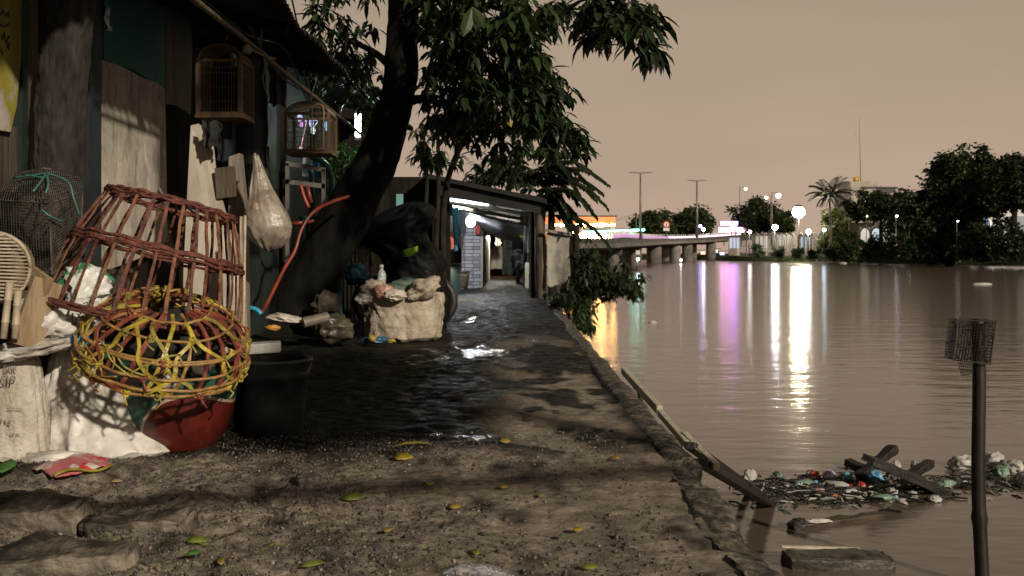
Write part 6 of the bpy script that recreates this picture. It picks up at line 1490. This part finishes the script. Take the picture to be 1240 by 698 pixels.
garment(609, 288, 620, 334, 34, (.012, .02, .016), (.03, .045, .035), 8, 'long dark green black garment hung deep inside the shack', 1.25)
garment(621, 286, 630, 308, 30, (.012, .012, .014), (.03, .03, .03), 9, 'black jacket hung above the scooter', 1.2)
garment(635, 252, 643, 306, 20.6, (.55, .58, .58), (.7, .73, .72), 10, 'long whitish sheet hung on the right wall of the shack', .8)
garment(629, 276, 636, 288, 23, (.35, .32, .03), (.5, .45, .06), 11, 'small yellow cloth hung above the right wall', 1.0)
garment(630, 258, 636, 276, 22.5, (.5, .5, .5), (.66, .67, .68), 12, 'small white towel hung near the long whitish sheet', 1.0)
garment(575, 268, 582, 284, 23.6, (.3, .06, .05), (.45, .12, .1), 13, 'small red cloth hung on the brick wall', .9)
garment(600, 286, 606, 298, 33, (.6, .55, .5), (.72, .68, .62), 15, 'little white cloth hung above the cream dress', 1.0)
for k, (u, v, w_, h_, c_, lb) in enumerate(((566, 336, .26, .30, (.30, .22, .13), 'brown carton standing in front of the brick wall'), (572, 333, .22, .5, (.35, .36, .38), 'pale grey carton standing against the brick wall'), (638, 347, .18, .34, (.22, .2, .18), 'small dark crate at the foot of the right shack wall'))):
    p = G(u, v); mb = MB(); rough_box(mb, (p.x, p.y, h_ / 2), (w_, .2, h_), k + 2, .01, (0, 0, .15 * k), 8); tag(mb.build('carton', mat('carton_%d' % k, tuple(q * .7 for q in c_), c_, 6, .8), loc=(p.x, p.y, 0)), lb, 'carton', 'cartons in the shack')
garment(634, 280, 641, 318, 21.5, (.03, .03, .035), (.08, .08, .09), 16, 'dark shirt hung low on the right wall above the scooter', 1.1)
garment(612, 268, 620, 286, 24.5, (.10, .09, .07), (.2, .18, .14), 17, 'brown cloth hung from the tarp ceiling in the middle of the shack', 1.0)
garment(592, 264, 599, 280, 23.4, (.3, .32, .34), (.46, .48, .5), 18, 'pale grey cloth hung from the beam right of the brick wall', 1.0)
# scooter
g = G(627, 343); sc = thing('motor_scooter', 'white and black motor scooter parked inside the shack, facing out', 'scooter', (g.x, g.y + .35, 0))
gx, gy = g.x, g.y + .1
Mw = Matrix.Rotation(R(90), 3, 'Y')
for (y, nm) in ((gy, 'wheel'), (gy + 1.15, 'wheel')):
    wo = MB(); wo.lathe((gx, y, .24), [(.15, -.045), (.20, -.05), (.24, -.025), (.245, 0), (.24, .025), (.20, .05), (.15, .045), (.15, -.045)], 24, Mw, False); wo = wo.build('wheel', M_blk, sc, smooth=True)
    MB().lathe((gx, y, .24), [(.02, -.03), (.14, -.02), (.14, .02), (.02, .03)], 16, Mw, True, True).build('rim', M_steel, wo)
mb = MB(); sack(mb, (gx, gy + .12, .35), [(0, .09), (.12, .19), (.32, .22), (.48, .19), (.58, .12), (.62, .03)], 32, 24, 3, 2.4, 1, .5, .02, 0); mb.build('front_shield', mat('scooter_white', (.02, .02, .022), (.55, .55, .56), 7, .3, lo=.46, hi=.52), sc, smooth=True)
mb = MB(); blob(mb, (gx, gy + .85, .52), (.16, .5, .17), 3, .08, 1.2, 3); mb.build('body', M_blk, sc, smooth=True)
mb = MB(); blob(mb, (gx, gy + .85, .72), (.14, .42, .06), 4, .05, 1.2, 3); mb.build('seat', M_blk, sc, smooth=True)
mb = MB(); mb.ico((gx, gy - .02, .72), .09, 3, 0, (1.2, .5, .8)); mb.build('headlight', M_steel, sc, smooth=True)
mb = MB(); mb.tube([(gx - .32, gy + .2, 1.0), (gx - .15, gy + .12, .96), (gx, gy + .1, .94), (gx + .15, gy + .12, .96), (gx + .32, gy + .2, 1.0)], .016, 8); mb.build('handlebar', M_dark, sc, smooth=True)
for s in (-1, 1):
    mb = MB(); mb.tube([(gx + s * .24, gy + .14, .98), (gx + s * .28, gy + .1, 1.12)], .006, 5); mb.ico((gx + s * .29, gy + .09, 1.15), .055, 2, 0, (1.3, .3, .8)); mb.build('mirror', M_dark, sc, smooth=True)
mb = MB(); mb.tube([(gx, gy, .24), (gx, gy + .07, .5)], .03, 8); mb.build('fork', M_dark, sc)
mb = MB(); mb.lathe((gx, gy, .24), [(.25, -.05), (.27, 0), (.25, .05)], 16, Mw, False); mb.build('mudguard', M_blk, sc, smooth=True)
# dark clutter left in the shack mouth
M_br = mat('brown_basketry', (.05, .035, .022), (.14, .10, .065), 14, .7, bump=.6, bscale=50)
for k, (u, v, r, h, m_, nm, lb) in enumerate(((556, 352, .22, .42, M_br, 'storage_basket', 'brown round basket with a rim on the left in the shack mouth'), (568, 345, .20, .30, M_br, 'storage_basket', 'lower brown basket right of the taller one in the shack mouth'))):
    p = G(u, v); t = thing(nm, lb, 'basket', (p.x, p.y + r, 0), 'baskets in the shack mouth')
    MB().lathe((p.x, p.y + r, 0), [(r * .75, 0), (r * .9, h * .3), (r, h * .75), (r * .98, h), (r * .88, h), (r * .7, .05)], 24).build('body', m_, t, smooth=True)
    mb = MB(); mb.lathe((p.x, p.y + r, h), [(r * .9, -.02), (r * 1.05, -.02), (r * 1.05, .03), (r * .9, .03), (r * .9, -.02)], 24, None, False); mb.build('rim', m_, t, smooth=True)
p = G(576, 340); t = thing('plastic_box', 'dark blue plastic box with a lid against the brick wall', 'box', (p.x, p.y + .2, 0)); MB().box((p.x, p.y + .2, .2), (.40, .3, .4)).build('tub', mat('box_blue', (.01, .03, .10), (.02, .05, .15), 5, .4), t, bevel=.02); MB().box((p.x, p.y + .2, .42), (.44, .34, .04)).build('lid', bpy.data.materials['box_blue'], t, bevel=.01)
p = G(552, 358); t = thing('oil_drum', 'squat dark teal bin on the far left of the shack mouth', 'bin', (p.x - .15, p.y + .3, 0)); MB().lathe((p.x - .15, p.y + .3, 0), [(.2, 0), (.22, .02), (.23, .6), (.21, .62), (.2, .6), (.19, .1)], 24).build('body', mat('drum_teal', (.015, .05, .05), (.04, .09, .085), 6, .5), t, smooth=True); MB().lathe((p.x - .15, p.y + .3, .60), [(.22, 0), (.245, .0), (.245, .04), (.22, .04)], 24, None, False).build('rim', M_dark, t, smooth=True)
# screen board right of the shack
M_scr = mat('grimy_sheet', (.13, .115, .095), (.40, .37, .32), 3.5, .75, bump=.7, bscale=7, lo=.3, hi=.7)
o = cloth('fabric_screen', 'grimy grey fabric sheet tied between poles right of the shack post', 'screen', 662, 283, 696, 347, 18.4, M_scr, 14, .05, .98, n=30, fold=5)
pp = thing('bank_pole', 'dark upright pole holding the grimy sheet at the water edge', 'pole', P(698, 392, 18.3)); mb = MB(); skin(mb, [P(700, 400, 18.3), P(699, 350, 18.3), P(698, 272, 18.3)], [.085, .08, .06], 12, 3, .3); mb.build('pole', M_bark, pp, smooth=True)
MB().bar(P(660, 279, 18.35), P(694, 285, 18.35), .05, .05).build('top_rail', M_plankg, pp)
# feathery tree over the shack, bushes
def feather_tree(label):
    t = thing('feathery_tree', label, 'tree', (.78, 19.2, -.3)); mb = MB(); tr = smooth_path([(.80, 19.2, -.6), P(668, 300, 19.2), P(665, 240, 19.2), P(640, 205, 19.2), P(600, 195, 19.4)], 6); mb.tube(tr, lerp_list([.10, .08, .06, .03, .02], len(tr)), 8); lf = MB(); rg = random.Random(31)
    for k, (u0, v0, u1, v1, d) in enumerate(((655, 205, 725, 205, 18.6), (655, 215, 736, 212, 18.4), (660, 222, 735, 240, 18.2), (655, 200, 705, 193, 19), (660, 230, 722, 252, 18.6), (650, 240, 705, 262, 18.8), (650, 210, 690, 200, 18), (660, 238, 712, 240, 17.9), (640, 200, 600, 205, 19), (640, 205, 615, 220, 18.8), (655, 225, 730, 224, 19.2), (650, 232, 690, 248, 18.1), (650, 212, 700, 222, 18.0), (655, 250, 700, 276, 18.5), (668, 262, 740, 290, 18.4), (640, 195, 670, 188, 19), (648, 206, 716, 216, 18.9), (655, 220, 722, 232, 18.9), (650, 222, 700, 236, 18.6), (655, 208, 695, 210, 18.2), (640, 215, 690, 226, 18.3), (655, 240, 690, 268, 18.2), (620, 212, 590, 214, 19.2))):
        a, c = P(u0, v0, d + .3), P(u1, v1, d); n = 16; pts = []
        for i in range(n + 1):
            s = i / n; p = a.lerp(c, s) + Vector((0, 0, .22 * math.sin(math.pi * s * .8) - .30 * s ** 2.6)); pts.append(p)
        mb.tube(pts, lerp_list([.022, .012, .005], len(pts)), 5)
        for i in range(2, n + 1):
            dr = (pts[i] - pts[i - 1]).normalized(); sd = dr.cross(Vector((0, 0, 1))).normalized()
            for s in (-1, 1):
                for q in (0, .33, .66):
                    l = .26 * (1 - .4 * i / n) * rg.uniform(.7, 1.25); dd_ = sd * s + dr * .75 + Vector((0, 0, -.6 + rg.uniform(-.3, .3)))
                    lf.leaf2(pts[i - 1].lerp(pts[i], q), dd_, (0, 0, 1), l, l * .40)
    mb.build('trunk', M_bark, t, smooth=True); lf.build('crown', M_lb2, t); return t
feather_tree('feathery dark tree fanning out over the river beside the shack roof')
def bush(name, label, clumps, base, m_, L_=.16, W_=.05, seed=1, grp=None, stems=5):
    t = thing(name, label, 'bush', base, grp); mb = MB(); rg = random.Random(seed)
    for (u, v, ru, rv, d, n) in clumps:
        for k in range(n): rosette(mb, P(u + rg.gauss(0, ru * .5), v + rg.gauss(0, rv * .5), d + rg.uniform(-.5, .5)), rg, 8, L_, W_, .5)
    mb.build('foliage', m_, t); mb = MB(); b0 = Vector(base)
    for k in range(stems): u, v, ru, rv, d, n = clumps[k % len(clumps)]; mb.tube(smooth_path([b0 + Vector((.05 * k, 0, -.15)), b0.lerp(P(u, v, d), .5) + Vector((0, 0, .12)), P(u + ru * rg.uniform(-.4, .4), v, d)], 4), .014, 5)
    mb.build('stem', M_bark, t); return t
bush('bush', 'dark bush leaning far out over the water below the grimy sheet', [(715, 325, 18, 20, 16.5, 50), (735, 335, 28, 16, 16, 60), (757, 343, 22, 12, 15.8, 44), (718, 345, 24, 10, 16, 36), (772, 350, 8, 8, 15.6, 10), (745, 352, 22, 6, 15.8, 16), (700, 345, 20, 14, 16.4, 34), (712, 312, 12, 14, 16.6, 20)], (.85, 16.6, -.45), M_lb2, .15, .05, 5)
bush('bush', 'low dark bush hanging down the river wall at the end of the path', [(690, 368, 14, 14, 15, 26), (708, 375, 10, 14, 14.4, 22), (676, 362, 14, 8, 15.6, 18), (712, 395, 6, 10, 13.8, 10), (700, 385, 10, 8, 14, 12)], (.85, 14.8, -.3), M_lb, .13, .04, 6)
bush('bush', 'dark leafy bush growing up behind the shack roof', [(602, 208, 24, 12, 23, 60), (640, 215, 22, 10, 23, 40), (575, 216, 14, 8, 23, 18), (601, 188, 4, 8, 23, 6), (615, 200, 16, 8, 23, 20)], (-.2, 23.0, 2.2), M_lb2, .22, .08, 7)
o = lump(692, 378, 14.6, (.03, .03, .05), 31, mat('orange_blossom', (.5, .2, .02), (.6, .32, .05), 8, .5), 'plastic_wrapper', 'orange scrap caught in the low bush at the end of the path', 'wrapper')

# ------------------------------------------------------------------ on and by the water, right
M_wetw = mat('wet_dark_wood', (.006, .005, .004), (.022, .018, .014), 8, .45, bump=.5, bscale=30, stretch=(3, 3, .5))
M_palew = mat('pale_worn_wood', (.34, .31, .23), (.58, .54, .42), 7, .6, bump=.4, bscale=30)
def plank(pts, w_, h, m_, label, name='plank', grp='planks along the river wall'):
    mb = MB()
    for a, c in zip(pts[:-1], pts[1:]): mb.bar(P(*a), P(*c), w_, h)
    return tag(mb.build(name, m_, loc=P(*pts[0]), bevel=.004), label, 'plank', grp)
plank([(755, 449, 7.2), (799, 497, 5.55)], .035, .05, M_palew, 'farther pale worn plank lying along the outside of the river wall')
plank([(799, 500, 5.50), (832, 538, 4.66), (864, 562, 4.28)], .03, .035, M_palew, 'nearer pale worn plank curving along the outside of the river wall')
plank([(828, 526, 4.85), (868, 566, 4.2)], .03, .03, M_palew, 'short pale batten leaning on the nearer pale plank')
def WP(u, v, z=WATER): return (u, v, F * (CZ - z) / (v - HV))
plank([(836, 540, 4.50), WP(926, 604, -.66)], .05, .035, M_wetw, 'upper dark wet board sliding from the wall into the water')
plank([(848, 560, 4.20), WP(934, 612, -.66)], .06, .03, M_wetw, 'lower dark wet board sliding from the wall into the water')
plank([WP(880, 580, -.45), WP(908, 598, -.66)], .04, .03, M_wetw, 'short dark batten between the two dark boards and the water')
for (u, v, d) in ((770, 470, 6.7), (815, 520, 5.1)):
    p = P(u, v, d); mb = MB(); mb.tube([(p.x + .03, p.y, -.8), (p.x + .03, p.y, p.z - .015)], .018, 8)
    tag(mb.build('wooden_stake', M_wetw, loc=(p.x + .03, p.y, -.8)), 'short dark stake in the water carrying the planks along the river wall', 'stake', 'stakes under the planks')
def WG(u, v): return G(u, v, WATER)
c = WG(1020, 690); be = thing('concrete_beam', 'grey beam end lying in the water at the bottom right edge', 'beam', (c.x, c.y, WATER)); mb = MB()
rough_box(mb, (c.x, c.y + .08, WATER + .0), (.50, .17, .10), 5, .016, (R(2), R(2.5), R(3))); mb.build('beam', mat('beam_grey', (.015, .013, .010), (.09, .078, .06), 9, .5, bump=.6, bscale=30), be, smooth=True)
rough_box(MB(), (c.x - .05, c.y + .165, WATER + .055), (.40, .018, .012), 8, .004, (0, R(3), R(4))).build('lit_edge', M_palew, be)  # pale strip laid on as the beam's lit top edge
# bamboo pole with wire basket
b0 = WG(1190, 712); bp_ = thing('bamboo_post', 'dark bamboo pole standing in the river at the right side', 'post', (b0.x, b0.y, WATER))
top = P(1183, 386, b0.y); mb = MB(); n = 40; pts = []; rs = []
for i in range(n + 1):
    s = i / n; pts.append(Vector((b0.x, b0.y, WATER - .35)).lerp(top, s) + Vector((.006 * math.sin(s * 9), 0, 0))); nd = abs(((s * 5.2 + .3) % 1) - .5); rs.append(.031 + .006 * (nd < .04) - .003 * s)
mb.tube(pts, rs, 14); mb.build('pole', mat('dark_bamboo', (.004, .003, .002), (.018, .013, .008), 5, .5, bump=.2, stretch=(2, 2, .5), r2=.55), bp_, smooth=True)
wb = thing('wire_basket', 'small rusty wire mesh basket hung on top of the bamboo pole', 'wire basket', P(1180, 430, b0.y - .03)); mb = MB(); d = b0.y - .05
q = [P(1160, 388, d), P(1206, 389, d - .02), P(1199, 441, d), P(1154, 436, d)]; q2 = [p + Vector((.01, .11, .0)) for p in q]
netface(mb, *q, 13, 14, .0016); netface(mb, *q2, 13, 14, .0016); netface(mb, q[0], q2[0], q2[3], q[3], 6, 14, .0016); netface(mb, q[1], q2[1], q2[2], q[2], 6, 14, .0016)
h = [P(1160, 436, d - .01), P(1178, 440, d - .01), P(1178, 453, d - .01), P(1164, 455, d - .01)]; netface(mb, *h, 7, 5, .0016)
rgw = random.Random(6)
for k in range(240):
    a, c_ = rgw.random(), rgw.random(); p = q[0].lerp(q[1], a).lerp(q[3].lerp(q[2], a), c_) + Vector((0, rgw.uniform(-.004, .112), 0)); mb.ico(p, rgw.uniform(.002, .005), 1, .3, rng=rgw)
mb.build('wire_mesh', mat('rust_wire', (.010, .008, .006), (.035, .027, .02), 20, .55, metal=.3), wb)
mb = MB()
for a, c_ in ((0, 1), (1, 2), (2, 3), (3, 0)): mb.tube([q[a], q[c_]], .0035, 6)
mb.build('frame', M_dark, wb)
# big dark boards in the raft of rubbish
def fboard(u0, v0, z0, u1, v1, z1, w_, h, label):
    a, c = G(u0, v0, z0), G(u1, v1, z1); dv = c - a; mb = MB(); rough_box(mb, (a + c) / 2, (dv.length, w_, h), len(label), .009, (0, -math.atan2(dv.z, math.hypot(dv.x, dv.y)), math.atan2(dv.y, dv.x))); return tag(mb.build('floating_board', M_wetw, loc=(a + c) / 2, smooth=True), label, 'board', 'dark boards stuck in the floating rubbish')
fboard(1050, 556, -.44, 1148, 598, -.66, .20, .05, 'largest dark wet board slanting across the floating rubbish')
fboard(1040, 578, -.62, 1082, 543, -.47, .07, .05, 'dark crossing board behind the left end of the largest board')
fboard(1100, 578, -.60, 1128, 560, -.54, .06, .045, 'short dark board end sticking up right of the largest board')
fboard(1026, 560, -.58, 1052, 572, -.62, .07, .05, 'short dark board left of the largest board')
a, c = WG(966, 640), WG(1068, 626); mid = (a + c) / 2; dv = c - a; mb = MB(); rough_box(mb, mid + Vector((0, 0, .005)), (dv.length, .055, .045), 3, .012, (R(10), 0, math.atan2(dv.y, dv.x))); o = tag(mb.build('driftwood', mat('drift_brown', (.03, .021, .013), (.09, .065, .04), 7, .6), loc=a, smooth=True), 'brown half sunken timber floating in front of the rubbish raft', 'timber')
mb = MB(); rough_box(mb, a + Vector((0, 0, .02)), (.09, .07, .05), 4, .02, (0, R(-25), .2)); mb.build('dark_end', M_wetw, o, smooth=True)
mb = MB(); blob(mb, a + Vector((.12, .02, .035)), (.07, .02, .01), 9, .2, 1.6, 4, folds=3); mb.build('pale_strip', M_plas, o, smooth=True)
# floating rubbish, piece by piece
M_fw = mat('float_white', (.34, .34, .32), (.62, .62, .58), 6, .4, trans=.15); M_fr = mat('float_red', (.30, .02, .015), (.45, .06, .04), 6, .35); M_fb = mat('float_blue', (.06, .22, .42), (.2, .4, .55), 6, .35); M_fo = mat('float_orange', (.5, .15, .02), (.6, .25, .05), 6, .4); M_fg = mat('float_green', (.05, .12, .07), (.25, .34, .27), 6, .35)
FL = [(1166, 566, .09, .07, .055, M_fw, 'large white foam bag just left of the bamboo pole'), (1203, 563, .085, .06, .06, M_fw, 'white bag just right of the bamboo pole, taller one'), (1226, 570, .08, .06, .05, M_fw, 'white bag at the right picture edge'), (1212, 576, .05, .05, .045, M_fg, 'pale green bag between the two right white bags'), (1132, 607, .045, .035, .022, M_fw, 'white cup shaped scrap at the tip of the largest board'), (1088, 608, .07, .02, .012, M_fw, 'flat white strip floating left of the tip of the largest board'),
      (986, 580, .035, .03, .035, M_fr, 'dark red carton at the left part of the rubbish raft'), (1004, 579, .05, .035, .035, mat('float_lilac', (.4, .36, .5), (.66, .62, .7), 8, .35), 'lilac white film beside the dark red carton'), (1026, 580, .03, .03, .03, M_fb, 'blue plastic scrap left of the orange one'), (1060, 583, .05, .045, .045, M_fb, 'round blue white bag in the middle of the rubbish raft'), (1049, 578, .028, .025, .022, M_fo, 'orange lid on top of the rubbish raft'), (1043, 593, .03, .025, .035, M_fr, 'bright red scrap at the front of the rubbish raft'), (992, 596, .04, .02, .015, mat('float_pink', (.5, .25, .26), (.65, .5, .5), 8, .4), 'pink white wrapper at the left front of the raft'),
      (1030, 598, .05, .025, .02, M_fw, 'off white foam slab at the front of the raft left of the bright red scrap'), (1080, 597, .05, .03, .02, M_fw, 'white foam slab right of the bright red scrap'), (1105, 600, .03, .02, .018, M_fw, 'small white foam lump under the largest board'), (908, 582, .04, .03, .05, M_fw, 'white plastic scrap standing by the river wall planks'), (943, 578, .035, .02, .02, M_fg, 'dull green scrap at the left tip of the raft'), (1112, 566, .05, .035, .03, M_fw, 'white film behind the short dark board end'), (1145, 588, .06, .04, .025, M_fg, 'grey green bag left of the bamboo pole at water level'), (1085, 568, .05, .03, .04, M_fw, 'white film between the crossing boards'), (1235, 590, .04, .03, .02, M_wetw, 'dark lump at the right edge in front of the white bags'), (1180, 588, .05, .03, .02, M_fw, 'flat off white bag behind the bamboo pole'), (1010, 603, .03, .02, .014, M_fo, 'small orange scrap at the raft front'), (952, 590, .03, .02, .018, M_fw, 'small white scrap at the left of the raft')]
for k, (u, v, sx, sy, sz, m_, lb) in enumerate(FL):
    p = WG(u, v); mb = MB(); blob(mb, p + Vector((0, 0, sz * .45)), (sx, sy, sz), 100 + k, .24, 1.7, 3, folds=3, rot=(0, 0, k)); tag(mb.build('floating_scrap', m_, smooth=True, loc=p), lb, 'rubbish', 'rubbish floating on the river')
for k, (u, v, an, m_, lb) in enumerate(((975, 588, 20, M_fg, 'greenish plastic bottle floating left in the raft'), (1015, 590, -30, M_fw, 'clear plastic bottle floating before the blue scrap'), (1070, 606, 10, M_fg, 'greenish plastic bottle floating at the raft front'))):
    p = WG(u, v); t = thing('floating_bottle', lb, 'bottle', p, 'bottles floating in the raft'); Mx = Matrix.Rotation(R(an), 3, 'Z') @ Matrix.Rotation(R(88), 3, 'Y')
    MB().lathe(p + Vector((0, 0, .012)), [(.02, -.08), (.026, -.07), (.026, .03), (.012, .06), (.010, .075)], 14, Mx, capt=True).build('bottle', m_, t, smooth=True)
    MB().lathe(p + Vector((0, 0, .012)) , [(.013, .072), (.013, .09)], 12, Mx, True, True).build('cap', M_fb if k != 1 else M_fr, t)
# loose twigs and crumbs nobody could count
mb = MB(); rg = random.Random(90); mi = []
for k in range(1700):
    u = rg.uniform(905, 1245); 
    if rg.random() < .65: u = rg.gauss(1005, 45)
    v = (596 - .02 * (u - 900)) + rg.gauss(0, 8) - 8 * (u > 1150) * 1.0
    p = WG(u, v); n0 = len(mb.f)
    if rg.random() < .55:
        a = rg.random() * 6.28; l = rg.uniform(.03, .16); d_ = Vector((math.cos(a), math.sin(a) * .7, rg.uniform(-.05, .2))) * l; mb.tube([p, p + d_ * .5 + Vector((0, 0, .008)), p + d_], rg.uniform(.003, .007), 5)
    else: mb.ico(p, rg.uniform(.004, .012), 1, .35, (1.6, 1, .5), rg)
    mi += [rg.choices((0, 1, 2, 3), (22, 1.6, .8, .8))[0]] * (len(mb.f) - n0)
o = mb.build('floating_debris', [M_wetw, M_fw, M_fg, M_palew], loc=WG(1050, 590)); o.data.polygons.foreach_set('material_index', mi); struct(o, 'stuff')
for k, (u, v, lb) in enumerate(((790, 391, 'pale scrap floating alone on the open river beyond the wall'), (1022, 320, 'pale scrap floating near the far bank, left one'), (1190, 345, 'low white streak of foam near the right bank'), (958, 323, 'white foam scrap near the far bank under the fence'))):
    p = WG(u, v); s = p.y * .0035; mb = MB(); blob(mb, p, (s * (1.2 if k < 2 else 3), s, s * .6), 140 + k, .2, 1.6, 3); tag(mb.build('floating_scrap', M_fw, smooth=True, loc=p), lb, 'rubbish', 'rubbish far out on the river')
